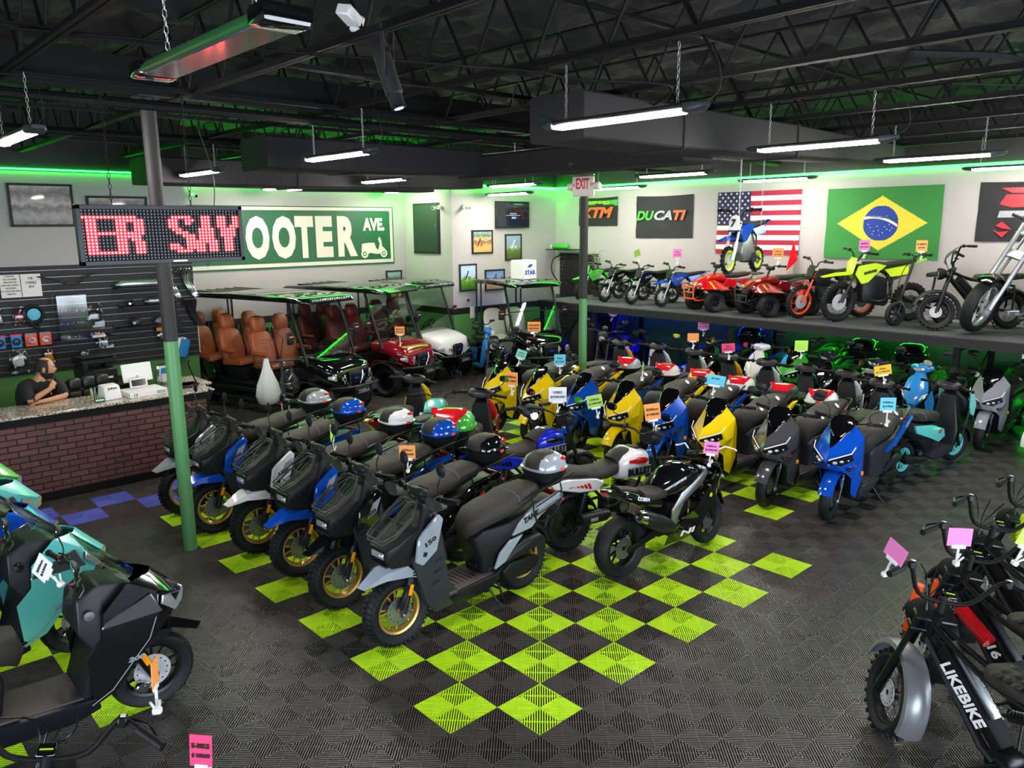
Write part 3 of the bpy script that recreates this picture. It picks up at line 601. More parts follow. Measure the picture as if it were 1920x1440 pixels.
o = MB('white_plastic').box((0, 0, 0), (.26, .12, .34), b=.05, seg=2).build('rider_jacket'); m2 = MB('sky_paint'); m2.box((.04, -.03, -.03), (.2, .1, .36), (0, .3, 0), b=.04); m2.build('blue_panel', o); m2 = MB('wall_black'); m2.tube([(-.16, 0, .3), (-.2, -.03, .1), (-.17, -.04, -.2), (-.19, 0, -.45)], .03, k=3); m2.build('strap', o); o.location = (2.25, 10.06, 1.1); tag(o, 'blue, white and black sports bag hanging behind the column', 'bag')
# ---------------------------------------------------------------- the man at the counter
def person():
    t = thing('person', 'man in a black t-shirt leaning on the counter with hand to bearded chin', 'person', (0, 0, 0))
    J = {'pelvis': (-.62, 7.35, .62), 'belly': (-.6, 7.24, .9), 'chest': (-.55, 7.17, 1.17), 'neck': (-.515, 7.11, 1.325), 'skull': (-.49, 7.09, 1.41),
         'sr': (-.725, 7.05, 1.25), 'er': (-.71, 6.87, 1.1), 'wr': (-.47, 6.9, 1.22), 'hr': (-.43, 6.93, 1.27),
         'sl': (-.345, 7.2, 1.25), 'el': (-.3, 6.97, 1.09), 'wl': (-.55, 6.85, 1.085), 'hl': (-.65, 6.83, 1.085),
         'hipr': (-.72, 7.36, .58), 'kr': (-.75, 6.98, .55), 'hipl': (-.52, 7.36, .58), 'kl': (-.5, 6.98, .55), 'ar': (-.76, 7.05, .1), 'al': (-.5, 7.05, .1)}
    J['ers'] = tuple(.2*a+.8*b for a, b in zip(J['sr'], J['er'])); J['els'] = tuple(.25*a+.75*b for a, b in zip(J['sl'], J['el']))
    R = {'pelvis': (.17, .13), 'belly': (.2, .17), 'chest': (.21, .15), 'neck': (.085, .08), 'skull': (.06, .06), 'sr': (.1, .095), 'ers': (.074, .074), 'er': (.045, .045), 'wr': (.029, .029), 'hr': (.02, .02), 'sl': (.1, .095), 'els': (.072, .072), 'el': (.045, .045), 'wl': (.03, .03), 'hl': (.022, .022), 'hipr': (.1, .1), 'kr': (.075, .075), 'hipl': (.1, .1), 'kl': (.075, .075), 'ar': (.05, .05), 'al': (.05, .05)}
    E = [('pelvis', 'belly'), ('belly', 'chest'), ('chest', 'neck'), ('neck', 'skull'), ('chest', 'sr'), ('sr', 'ers'), ('ers', 'er'), ('er', 'wr'), ('wr', 'hr'), ('chest', 'sl'), ('sl', 'els'), ('els', 'el'), ('el', 'wl'), ('wl', 'hl'), ('pelvis', 'hipr'), ('hipr', 'kr'), ('pelvis', 'hipl'), ('hipl', 'kl'), ('kr', 'ar'), ('kl', 'al')]
    K = list(J); me = bpy.data.meshes.new('person_body'); me.from_pydata([J[k] for k in K], [(K.index(a), K.index(b)) for a, b in E], []); o = bpy.data.objects.new('body', me); COL.objects.link(o)
    sk = o.modifiers.new('skin', 'SKIN'); sk.use_smooth_shade = True; sv = me.skin_vertices[0].data
    for i, k in enumerate(K): sv[i].radius = R[k]; sv[i].use_root = (k == 'pelvis')
    s = o.modifiers.new('sub', 'SUBSURF'); s.levels = s.render_levels = 2
    bpy.context.view_layer.update(); ev = o.evaluated_get(bpy.context.evaluated_depsgraph_get()); m2 = bpy.data.meshes.new_from_object(ev)
    bpy.data.objects.remove(o); m2.materials.clear()
    for n in ('skin', 'shirt', 'wall_black'): m2.materials.append(MATS[n])
    def seg(p, a, b): a, b = Vector(J[a]), Vector(J[b]); tt = max(0, min(1, (p-a).dot(b-a)/(b-a).length_squared)); return (p-(a+(b-a)*tt)).length, tt
    for f in m2.polygons:
        c = f.center; f.use_smooth = True; best = min(((seg(c, a, b)[0]-.5*(R[a][0]+R[b][0]), a, b) for a, b in E), key=lambda q: q[0]); ed = {best[1], best[2]}
        if ed & {'wr', 'wl', 'hr', 'hl'} or ed in ({'ers', 'er'}, {'els', 'el'}): f.material_index = 0
        elif ed == {'neck', 'skull'} or (ed == {'chest', 'neck'} and c.z > 1.3): f.material_index = 0
        elif ed & {'kr', 'kl', 'ar', 'al'} or c.z < .72: f.material_index = 2
        else: f.material_index = 1
    o = bpy.data.objects.new('body', m2); COL.objects.link(o); o.parent = t
    # head turned towards +x, slightly to the camera
    H = XF((-.475, 7.07, 1.455), (math.radians(4), math.radians(8), math.radians(-14)), (1.12, 1.12, 1.12))
    def head_pts(n=28, mm=20):
        vs, fs = [], []
        for i in range(mm+1):
            a = -PI/2+PI*i/mm
            for j in range(n):
                b = 2*PI*j/n; x, y, z = math.cos(a)*math.cos(b), math.cos(a)*math.sin(b), math.sin(a)
                X = x*.098; Y = y*.076; Z = z*.122
                if z < 0: k = 1+z*.32; Y *= k; X *= (1+z*.12); X += .012*(-z) 
                if x > 0: 
                    X += .026*math.exp(-((y/.16)**2+((z+.05)/.16)**2))   # nose
                    X -= .012*math.exp(-(((abs(y)-.38)/.16)**2+((z-.12)/.12)**2))  # eye sockets
                    X += .006*math.exp(-((z-.3)/.12)**2)*(abs(y) < .6)
                    X += .008*math.exp(-((y/.3)**2+((z+.42)/.1)**2)) + .012*math.exp(-((y/.35)**2+((z+.82)/.18)**2))
                vs.append((X, Y, Z))
        for i in range(mm):
            for j in range(n): fs.append((i*n+j, i*n+(j+1) % n, (i+1)*n+(j+1) % n, (i+1)*n+j))
        return vs, fs
    vs, fs = head_pts(); m = MB('skin', H); m.add(vs, fs)
    for sg in (1, -1):
        m.mat('skin'); m.T = H @ XF((-.005, sg*.077, -.005), (0, 0, sg*.25)); m.ell((0, 0, 0), (.019, .008, .032), 10, 8); m.ell((-.004, sg*.003, .008), (.012, .01, .018), 8, 6)
        m.T = H; m.mat('white_plastic'); m.ell((.083, sg*.03, .012), (.01, .013, .008), 8, 6); m.mat('hair'); m.ell((.0915, sg*.03, .012), (.003, .006, .006), 8, 6); m.box((.092, sg*.031, .032), (.01, .034, .006), (0, 0, sg*-.3), b=.002)
    m.mat('leather'); m.box((.103, 0, -.047), (.008, .04, .009), b=.003)
    m.build('head', t, sm=180)
    h = MB('hair', H); vv, ff = head_pts(); vv = [(x*1.045-.003, y*1.05, z*1.04) for x, y, z in vv]
    keep = [f for f in ff if (lambda c: (c.x < .035 and c.z > -.03 and c.z < .1 and not (c.z > .085 and abs(c.y) < .04 and c.x > -.03)) or (c.z >= .1 and c.x < -.05))(sum((Vector(vv[i]) for i in f), Vector())/4)]
    h.add(vv, keep); h.build('hair', t, sm=180)
    h = MB('hair', H); vv = [(x*1.06, y*1.06, z*1.06-.002) for x, y, z in head_pts()[0]]
    keep = [f for f in ff if (lambda c: c.z < -.038 and c.x > -.03 and not (c.z > -.058 and c.x > .085 and abs(c.y) < .022))(sum((Vector(vv[i]) for i in f), Vector())/4)]
    h.add(vv, keep); h.build('beard', t, sm=180)
    # hands: right at the chin, left lying on the counter
    def hand(o, d, n_, name, curl):
        d, n_ = Vector(d).normalized(), Vector(n_).normalized(); s = d.cross(n_).normalized(); o = Vector(o); k = MB('skin')
        k.loft([(0, 0, 0, .02, .014, 0), (.03, 0, 0, .034, .015, 0), (.065, 0, 0, .038, .013, 0), (.085, 0, 0, .036, .011, 0)], n=10)
        M = Matrix(((d.x, s.x, n_.x, o.x), (d.y, s.y, n_.y, o.y), (d.z, s.z, n_.z, o.z), (0, 0, 0, 1))); k.v = [tuple(M @ Vector(v)) for v in k.v]
        for i, (yy, L) in enumerate(((-.029, .062), (-.01, .076), (.01, .078), (.028, .068))):
            p = [(.08, yy, 0)]; a = 0
            for q in range(3): a += curl*(1.1 if q else .7); p.append((p[-1][0]+L*.36*math.cos(a), yy*1.02, p[-1][2]-L*.36*math.sin(a)))
            k.tube([tuple(M @ Vector(x)) for x in p], [.0098, .0072], 8, k=3)
        k.tube([tuple(M @ Vector(x)) for x in ((.02, .028, -.004), (.045, .052, -.014), (.066, .056, -.026), (.082, .05, -.034))], [.012, .008], 8, k=3)
        k.build(name, t, sm=180)
    hand((-.478, 6.9, 1.225), (.75, .35, .72), (.6, -.75, .2), 'hand', .55)
    hand((-.56, 6.85, 1.083), (-.98, -.1, -.03), (0, .05, 1), 'hand', .18)
    q = MB('amber_paint'); q.box((-.45, 7.0, 1.14), (.012, .01, .02)); q.build('shirt_logo', t)
person()
o = MB('wall_black').box((0, 0, 0), (.42, .42, .08), b=.03).build('stool'); o.location = (-.62, 7.36, .45); k = MB('chrome'); k.cyl((0, 0, -.43), (0, 0, 0), .025); k.lathe([(0, -.44), (.2, -.44), (.2, -.43), (0, -.42)], axis='Z'); k.build('pedestal', o); tag(o, 'black stool under the man at the counter', 'stool')
# ---------------------------------------------------------------- red message board
mat('led_red', 'ff2a30', emit='ff1420', es=5.); mat('led_core', 'ffd0c0', emit='ffb8a0', es=5.); mat('led_off', '8a8588', .35)
t = thing('message_board', 'wide red dot matrix message board hanging from two chains in front of the column', 'sign', (-.655, 1.9, 3.105))
m = MB('plastic_grey')
for c, d in (((0, 0, .185), (1.13, .06, .03)), ((0, 0, -.185), (1.13, .06, .03)), ((-.55, 0, 0), (.03, .06, .4)), ((.55, 0, 0), (.03, .06, .4)), ((0, .02, 0), (1.1, .02, .38))): m.box(c, d, b=.003)
m.build('case', t)
rows = {}
def L_(r, *a):
    for q in a: 
        for c in range(q[0], q[1]+1): rows.setdefault(r, set()).add(c)
for r in range(2, 14): L_(r, (1, 3))
L_(2, (0, 8)); L_(7, (3, 8)); L_(13, (1, 9))
for r in range(2, 14): L_(r, (9, 11))
L_(2, (9, 14)); L_(3, (12, 15))
for r in range(3, 8): L_(r, (14, 16))
L_(7, (12, 15)); L_(8, (9, 15)); L_(9, (13, 15))
for r in range(10, 14): L_(r, (14, 16))
for r, a in {2: (25, 30), 3: (24, 26), 4: (24, 26), 5: (24, 26), 6: (25, 27), 7: (26, 29), 8: (28, 31), 9: (29, 31), 10: (29, 31), 11: (29, 31), 12: (29, 31), 13: (26, 30)}.items(): L_(r, a)
L_(3, (29, 31)); L_(4, (29, 30)); L_(11, (24, 26)); L_(12, (24, 27))
for r, a in {2: (34, 36), 3: (34, 36), 4: (34, 36), 5: (34, 36), 6: (33, 37), 7: (33, 37), 8: (33, 37), 9: (33, 37), 10: (32, 38)}.items(): L_(r, a)
for r in (11, 12, 13): L_(r, (32, 34), (36, 38))
for r in (2, 3, 4): L_(r, (39, 41), (44, 45))
L_(5, (39, 41), (43, 45))
for r in (6, 7, 8): L_(r, (40, 44))
for r in range(9, 14): L_(r, (41, 43))
off, on, halo = MB('led_off'), MB('led_core'), MB('led_red')
grid = MB('wall_black'); px_ = 1.07/46; pz_ = .345/16
for c in range(47): grid.box((-.535+c*px_, -.004, 0), (.002, .02, .345))
for r in range(17): grid.box((0, -.004, .1725-r*pz_), (1.07, .02, .002))
grid.build('mask', t, sm=0)
for r in range(16):
    for c in range(46):
        p = (-.535+(c+.5)*px_, .0, .1725-(r+.5)*pz_)
        if c in rows.get(r, ()): halo.box(p, (px_*.94, .012, pz_*.9)); on.ell((p[0], p[1]-.01, p[2]), (.0045, .006, .0045), 6, 4)
        else: off.box(p, (px_*.42, .012, pz_*.42))
off.build('unlit_dots', t, sm=0); halo.build('lit_dots', t, sm=0); on.build('led_cores', t)
m = MB('steel_black'); chain(m, (-.33, 0, .2), (-.33, 0, 1.235)); m.build('chain', t); m = MB('steel_black'); chain(m, (.2, 0, .2), (.2, 0, 1.235)); m.build('chain', t)
MB('decal_white').box((.08, -.031, -.186), (.1, .003, .012), b=.001).build('maker_plate', t)
# exit sign on the second column
t = thing('exit_sign', 'red lettered exit sign with two white emergency lamp heads on the thin column', 'exit sign', (6.55, 4.42, 3.73), -72)
mat('exit_face', 'd8cfc4', .5); m = MB('exit_face'); m.box((0, 0, 0), (.36, .05, .3), b=.01); m.build('housing', t)
letters('lettering', 'EXIT', 'decal_red', t, (0, -.028, .04), (1, 0, 0), (0, 0, 1), .22, .16, bold=.02); letters('lettering', '<', 'decal_red', t, (-.145, -.028, .02), (1, 0, 0), (0, 0, 1), .04, .06, bold=.02); letters('lettering', '>', 'decal_red', t, (.145, -.028, .03), (1, 0, 0), (0, 0, 1), .04, .06, bold=.02)
for s, y in ((-1, .05), (1, -.02)):
    k = MB('exit_face'); k.lathe([(0, -.05), (.05, -.05), (.062, 0), (.062, .04), (.03, .07), (0, .07)], (s*.235, y, 0), 'X', 18); k.cyl((s*.18, y, 0), (s*.24, y, 0), .015); k.build('lamp_head', t)
m = MB('steel'); m.box((-.02, 0, .17), (.4, .06, .015)); m.cyl((-.2, 0, .16), (.14, 0, .2), .01); m.build('bracket', t)
t['_'] = 0; del t['_']
# ---------------------------------------------------------------- painted street sign
t = thing('painted_wall_sign', 'big green and cream painted wall sign with giant letters and a scooter silhouette', 'sign', (0, 11.14, 0))
mat('sign_green', '1c5a38', .5); mat('sign_cream', 'd6d2bf', .6)
m = MB('sign_green'); m.box((5.1, 0, 2.95), (4.98, .006, 1.26)); m.mat('sign_cream').box((5.08, -.004, 2.96), (4.96, .006, 1.2)); m.mat('sign_green').box((5.08, -.008, 2.965), (4.82, .006, 1.06)); m.build('sign_panel', t, sm=0)
letters('lettering', 'SC', 'sign_cream', t, (3.46, -.016, 2.96), (1, 0, 0), (0, 0, 1), 1.0, .86, bold=.045)
for s, x, w_ in (('O', 4.33, .5), ('O', 4.9, .52), ('T', 5.36, .42), ('E', 5.82, .4), ('R', 6.38, .48)):
    letters('lettering', s, 'sign_cream', t, (x, -.016, 2.95), (1, 0, 0), (0, 0, 1), w_, .86, bold=.06)
letters('lettering', 'AVE.', 'sign_cream', t, (7.06, -.016, 3.2), (1, 0, 0), (0, 0, 1), .56, .28, bold=.05)
k = MB('sign_cream'); P = [(6.72, 2.62), (6.74, 2.78), (6.9, 2.8), (7.06, 2.8), (7.1, 2.68), (7.16, 2.64), (7.2, 2.78), (7.16, 2.88), (7.2, 2.93), (7.24, 2.86), (7.26, 2.72), (7.34, 2.66), (7.28, 2.56), (7.1, 2.55), (6.95, 2.58), (6.86, 2.55)]
k.shell([(x, z, .003) for x, z in P], 0, 1, -.016)
for x in (6.8, 7.3): k.lathe([(.05, -.021), (.09, -.021), (.09, -.012), (.05, -.012)], (x, 0, 2.56), n=24, closed=True); k.mat('sign_green').lathe([(.0, -.022), (.05, -.022)], (x, 0, 2.56), n=16); k.mat('sign_cream').lathe([(.0, -.023), (.03, -.023)], (x, 0, 2.56), n=16)
k.build('scooter_silhouette', t)
m = MB('wall_black'); m.box((0, 0, 0), (.03, .95, 1.1), b=.004); mat('hatch_green', '16301e', .5); m.mat('hatch_green').box((-.018, 0, 0), (.012, .86, 1.0)); o = m.build('wall_hatch'); o.location = (7.885, 10.28, 3.1); tag(o, 'dark green rectangular wall hatch beside the painted sign', 'hatch'); MB('steel').box((-.03, -.38, .05), (.015, .02, .06)).build('handle', o)
# ---------------------------------------------------------------- pictures, television, cameras
def pic_mat(name, bands, scale=6):
    m = mat(name, '808080', .3, coat=.3); nt = m.node_tree; b = nt.nodes['Principled BSDF']; tc = nt.nodes.new('ShaderNodeTexCoord'); sp = nt.nodes.new('ShaderNodeSeparateXYZ'); nt.links.new(tc.outputs['Object'], sp.inputs[0])
    n = nt.nodes.new('ShaderNodeTexNoise'); n.inputs['Scale'].default_value = scale; n.inputs['Detail'].default_value = 8; nt.links.new(tc.outputs['Object'], n.inputs[0])
    a = nt.nodes.new('ShaderNodeMath'); a.operation = 'MULTIPLY_ADD'; a.inputs[1].default_value = .35; a.inputs[2].default_value = .32; nt.links.new(n.outputs[0], a.inputs[0])
    c = nt.nodes.new('ShaderNodeMath'); c.operation = 'ADD'; nt.links.new(a.outputs[0], c.inputs[0]); s = nt.nodes.new('ShaderNodeMath'); s.operation = 'MULTIPLY'; s.inputs[1].default_value = 1.2; nt.links.new(sp.outputs[2], s.inputs[0]); nt.links.new(s.outputs[0], c.inputs[1])
    r = nt.nodes.new('ShaderNodeValToRGB'); e = r.color_ramp.elements; e[0].color = lin(bands[0][1]); e[0].position = bands[0][0]; e[1].color = lin(bands[-1][1]); e[1].position = bands[-1][0]
    for p, h in bands[1:-1]: q = e.new(p); q.color = lin(h)
    nt.links.new(c.outputs[0], r.inputs[0]); nt.links.new(r.outputs[0], b.inputs['Base Color'])
pic_mat('photo_race', [(.1, 'b8924a'), (.4, 'c9a262'), (.5, '6a4a2a'), (.58, 'd8b890'), (.66, '3c6a3a'), (.75, '9ab8c0')], 22); pic_mat('photo_jump', [(.1, '2f4a1e'), (.4, '55702e'), (.48, '8aa060'), (.56, '7f98a8'), (.9, '90a8b8')], 14)
pic_mat('photo_tree', [(.1, '2f5a1e'), (.38, '4f8a2c'), (.46, '88aa50'), (.55, 'a8c4e0'), (.9, 'b8d0ea')], 12); pic_mat('photo_desert', [(.1, '8a6a4c'), (.42, 'a88a68'), (.47, 'c8b090'), (.5, '88a0c8'), (.9, '4a78c0')], 9)
pic_mat('photo_foil', [(.1, '2c2a22'), (.3, '8a8880'), (.45, '3a3830'), (.55, 'a8a49a'), (.7, '4a4840'), (.9, 'b8b4a8')], 9)
def picture(x, y, z, w_, h, m_, lab, rider=None):
    t = thing('framed_picture', lab, 'picture', (x, y, z)); m = MB('wall_black')
    for c, d in (((0, 0, h/2), (w_+.04, .03, .035)), ((0, 0, -h/2), (w_+.04, .03, .035)), ((-w_/2, 0, 0), (.035, .03, h)), ((w_/2, 0, 0), (.035, .03, h))): m.box(c, d, b=.004)
    m.build('frame', t); MB(m_).box((0, .003, 0), (w_, .006, h)).build('photo', t)
    if rider:
        k = MB('decal_dark'); k.mat(rider[2])
        a, b = rider[:2]; k.tube([(a-.04, -.003, b-.09), (a, -.003, b), (a+.03, -.003, b+.05)], .016, 6, flat=.3); k.ell((a+.03, -.003, b+.07), (.018, .004, .02), 8, 6)
        for s in (-.07, .06): k.lathe([(.02, -.004), (.032, -.004)], (a+s, 0, b-.07), n=14)
        k.build('rider', t)
picture(8.745, 9.38, 2.8, .57, .48, 'photo_race', 'framed photo of a pack of dirt racers below the television at left', (-.1, 0, 'maroon_paint')); picture(9.68, 9.38, 2.66, .48, .56, 'photo_jump', 'framed tall photo of a jumping rider below the television at right', (0, .08, 'decal_white'))
picture(8.315, 9.38, 2.035, .46, .56, 'photo_tree', 'framed photo of a jumping rider with green treetop, lowest left', (-.03, .06, 'decal_dark')); picture(9.1, 9.38, 1.945, .56, .44, 'photo_desert', 'framed wide photo of a rider in the desert under blue sky', (0, .05, 'decal_dark'))
picture(.4, 10.16, 3.52, .86, .62, 'photo_foil', 'framed plastic wrapped picture at the upper left wall'); picture(1.5, 10.16, 3.36, .9, .6, 'photo_foil', 'framed picture mostly hidden behind the red message board')
picture(7.55, 11.12, 1.85, .4, .6, 'photo_race', 'gilt edged picture behind the white cart roof')
t = thing('television', 'wall mounted black television showing a dark menu', 'television', (9.61, 9.33, 3.39)); m = MB('wall_black'); m.box((0, 0, 0), (1.03, .05, .59), b=.008); m.build('case', t); mat('tv_screen', '10141a', .1, coat=.5, emit='10141c', es=.6); MB('tv_screen').box((0, -.027, 0), (.99, .004, .55)).build('screen', t)
mat('tv_blue', '4a80e0', emit='3a70e0', es=1.); mat('tv_text', 'a0a0a8', emit='9098a0', es=.5); MB('tv_blue').box((.02, -.031, -.07), (.13, .003, .04)).build('button', t); k = MB('tv_text'); k.box((.0, -.031, .02), (.2, .003, .015)); k.box((.0, -.031, -.015), (.42, .003, .008)); k.box((.15, -.031, .235), (.3, .003, .008)); k.build('menu_text', t)
for x, y, z, rz, lab in ((8.22, 9.37, 3.55, 0, 'small white security camera on the wall left of the television'), (7.86, 9.75, 3.55, -90, 'small white security camera beside the dark hatch'), (3.1, 11.1, 3.75, 0, 'small camera lit green under the duct near the column')):
    t = thing('security_camera', lab, 'camera', (x, y, z), rz); m = MB('white_plastic'); m.lathe([(0, 0), (.045, 0), (.045, .03), (0, .03)], (0, -.03, 0)); m.cyl((0, -.03, 0), (.0, -.09, -.02), .012); m.lathe([(0, -.19), (.035, -.19), (.035, -.08), (0, -.07)], (0, 0, -.02)); m.build('body', t); k = MB('screen_black'); k.lathe([(0, -.194), (.028, -.192)], (0, 0, -.02)); k.build('lens', t)
o = MB('wall_black').ell((0, 0, 0), (.03, .03, .03)).build('door_bumper'); o.location = (8.3, 9.37, 1.54); tag(o, 'small round black knob on the wall under the pictures', 'bumper')
o = MB('white_plastic').box((0, 0, 0), (.08, .02, .14), b=.006).build('thermostat'); o.location = (10.95, 9.385, 2.62); tag(o, 'small white thermostat in the corner of the wall', 'thermostat')
o = MB('white_plastic').box((0, 0, 0), (.13, .02, .26), b=.006).build('switch_plate'); o.location = (8.42, 9.385, 1.26); tag(o, 'white socket plate across the black rail', 'switch')
# ---------------------------------------------------------------- flags on the right wall (thin cloth with soft folds)
def flag(name, lab, y0, y1, z0, z1, ny, nz, fn, mats_, sag=.02):
    m = MB(mats_[0]); vs = []; 
    for a in range(ny+1):
        for b in range(nz+1):
            u, v = a/ny, b/nz; d = .012+.012*(1+math.sin(u*9+v*4)*math.cos(v*6+u*3))+noise.noise(Vector((u*5, v*4, y0)))*.012
            vs.append((11.1-d, y0+(y1-y0)*u, z0+(z1-z0)*v-sag*math.sin(PI*u)*v))
    o = MB(mats_[0]); o.names = list(mats_); fs = []; mi = []
    for a in range(ny):
        for b in range(nz):
            i = a*(nz+1)+b; fs.append((i, i+1, i+nz+2, i+nz+1)); mi.append(fn((a+.5)/ny, (b+.5)/nz))
    o.v = vs; o.f = fs; o.mi = mi; ob = o.build(name, sm=180); return tag(ob, lab, 'flag')
mat('flag_red', '9a1f35', .8); mat('flag_white', 'd8d6cf', .8); mat('flag_navy', '23284a', .8); mat('flag_green', '2f8036', .8); mat('flag_yellow', 'e0cc3c', .8); mat('flag_blue', '1f3f92', .8); mat('flag_black', '1e2022', .8); mat('flag_orange', 'd8602c', .7)
us = flag('flag', 'stars and stripes flag on the right wall behind the hanging toy bike', 4.92, 3.17, 2.56, 3.75, 50, 39, lambda u, v: 2 if (u < .43 and v > 6/13) else (0 if int((1-v)*13) % 2 == 0 else 1), ['flag_red', 'flag_white', 'flag_navy'], 0)
k = MB('flag_white')
for r in range(9):
    for c in range(6 if r % 2 == 0 else 5):
        y = 4.92-(.062+c*.124+(0 if r % 2 == 0 else .062)); z = 3.71-r*.068
        P = [(11.055, y+.03*math.sin(q*PI/5)*(1 if q % 2 == 0 else .42), z+.03*math.cos(q*PI/5)*(1 if q % 2 == 0 else .42)) for q in range(10)]
        k.add(P+[(11.057, y, z)], [(q, (q+1) % 10, 10) for q in range(10)])
k.build('stars', us, sm=0)
def bra(u, v):
    dx, dz = abs(u-.5)/.39, abs(v-.5)/.38
    du, dv = (u-.5)*1.92, (v-.5)*1.2
    return 0 if dx+dz > 1 else 1 if du*du+dv*dv > .086 else 2
br = flag('flag', 'large green flag with yellow diamond and blue starry disc on the right wall', 2.68, .77, 2.53, 3.73, 160, 100, bra, ['flag_green', 'flag_yellow', 'flag_blue'], 0)
k = MB('flag_white'); cy, cz = 1.725, 3.13
n = 20; vs = []
for i in range(n+1):
    a = -.28+.56*i/n; y = cy+.285*math.cos(0)*(1-2*i/n); zz = cz+.08-.28*((i/n-.28)**2); vs += [(11.055, y, zz), (11.055, y, zz+.045)]
k.add(vs, [(2*i, 2*i+1, 2*i+3, 2*i+2) for i in range(n)])
for a, b in ((-.12, -.1), (-.05, -.16), (.05, -.05), (.1, -.13), (.16, -.07), (-.15, -.02), (.0, -.2), (-.2, -.08), (.2, -.02), (.02, -.12), (-.08, -.06), (-.1, .12), (.12, -.18), (-.17, -.12)):
    k.ell((11.055, cy+a, cz+b), (.002, .009, .009), 6, 4)
k.build('stars_and_band', br, sm=0); letters('lettering', 'ORDEM E PROGRESSO', 'bar_green', br, (11.05, cy-.02, cz+.098), (0, -1, -.12), (0, 0, 1), .42, .03)
f1 = flag('flag', 'black flag with green, white and red slanted lettering on the right wall', 6.95, 5.49, 2.86, 3.745, 40, 26, lambda u, v: 0, ['flag_black'])
for s, y, c in (('DU', 6.68, 'green_paint'), ('CA', 6.21, 'decal_grey'), ('TI', 5.8, 'flag_orange')):
    letters('lettering', s, c, f1, (11.045, y, 3.33), (0, -1, 0), (0, 0, 1), .46 if s != 'TI' else .32, .2, bold=.04, shear=.25)
f2 = flag('flag', 'dark flag with orange letters behind the exit sign column', 8.63, 7.47, 3.12, 3.76, 30, 20, lambda u, v: 1 if .68+.1*math.sin(u*3) < v < .9 and u > .15 else 0, ['flag_black', 'green_paint'])
letters('lettering', 'KTM', 'flag_orange', f2, (11.045, 8.05, 3.42), (0, -1, 0), (0, 0, 1), .95, .24, bold=.05, shear=.3); letters('lettering', 'READY TO RACE', 'flag_yellow', f2, (11.045, 8.0, 3.64), (0, -1, 0), (0, 0, 1), .6, .06)
f3 = flag('flag', 'black flag with red emblem and letters at the right edge', .26, -1.2, 2.84, 3.74, 40, 26, lambda u, v: 0, ['flag_black'])
k = MB('decal_red')
for P in ([(-.05, 3.64), (-.75, 3.64), (-.75, 3.56), (-.2, 3.56)], [(-.12, 3.54), (-.75, 3.54), (-.75, 3.35), (-.2, 3.35), (-.04, 3.4)], [(-.02, 3.08), (-.1, 3.14), (-.24, 3.02), (-.1, 3.04)], [(.02, 3.02), (-.08, 2.98), (-.2, 3.0), (-.12, 2.9)]):
    k.add([(11.045, y, z) for y, z in P], [tuple(range(len(P)))])
k.mat('decal_grey'); k.add([(11.046, -.05, 3.3), (11.046, -.7, 3.3), (11.046, -.7, 3.2), (11.046, -.03, 3.2)], [(0, 1, 2, 3)]); k.build('emblem', f3, sm=0)
# ---------------------------------------------------------------- far corner shelf, plant, pennant
t = thing('corner_slatwall', 'small black slatted rack with bike racks in the far corner', 'display rack', (11.05, 8.6, 1.55)); m = MB('wall_black')
for i in range(25): m.box((0, 0, -1.5+i*.1), (.03, 1.2, .09))
m.box((-.2, .3, 1.03), (.4, .8, .02)); m.build('slats', t); m = MB('green_paint'); m.lathe([(0, -.25), (.05, -.25), (.06, -.2), (.06, .2), (.04, .25), (0, .25)], (-.2, .4, 1.1)); m.build('green_muffler', t)
m = MB('wall_black'); 
for s in (0, .35): m.tube([(-.1, .5-s, .9), (-.35, .5-s, .8), (-.45, .45-s, .55), (-.3, .4-s, .3), (-.1, .4-s, .2)], .015, k=4)
m.build('bike_rack', t)
t = thing('dried_plant', 'dry pale leafy plant stalks behind the green dirt bike', 'plant', (10.75, 7.78, 1.55)); m = MB('leaf')
for i in range(26):
    a = random.uniform(0, 6.28); L = random.uniform(.1, .32); z = random.uniform(.55, 1.0); m.tube([(0, 0, z*.5), (.3*L*math.cos(a), .3*L*math.sin(a), z), (L*math.cos(a), L*math.sin(a), z+.02)], .004, 4, k=3)
m.build('leaves', t); m = MB('wood_dark'); m.cyl((0, 0, 0), (0, 0, .7), .01); m.lathe([(0, 0), (.07, 0), (.09, .14)], axis='Z'); m.build('pot', t)
t = thing('pennant', 'red triangular safety pennant on a thin rod in front of the striped flag', 'pennant', (10.95, 3.2, 1.55)); MB('white_plastic').cyl((0, 0, 0), (.0, 0, 1.3), .004, 6).build('rod', t)
m = MB('red_paint'); m.sheet([(-.01, 0, 1.28), (-.02, -.1, .93), (-.01, .12, .72)], [(0, 1, 2)], .004); m.build('cloth', t)
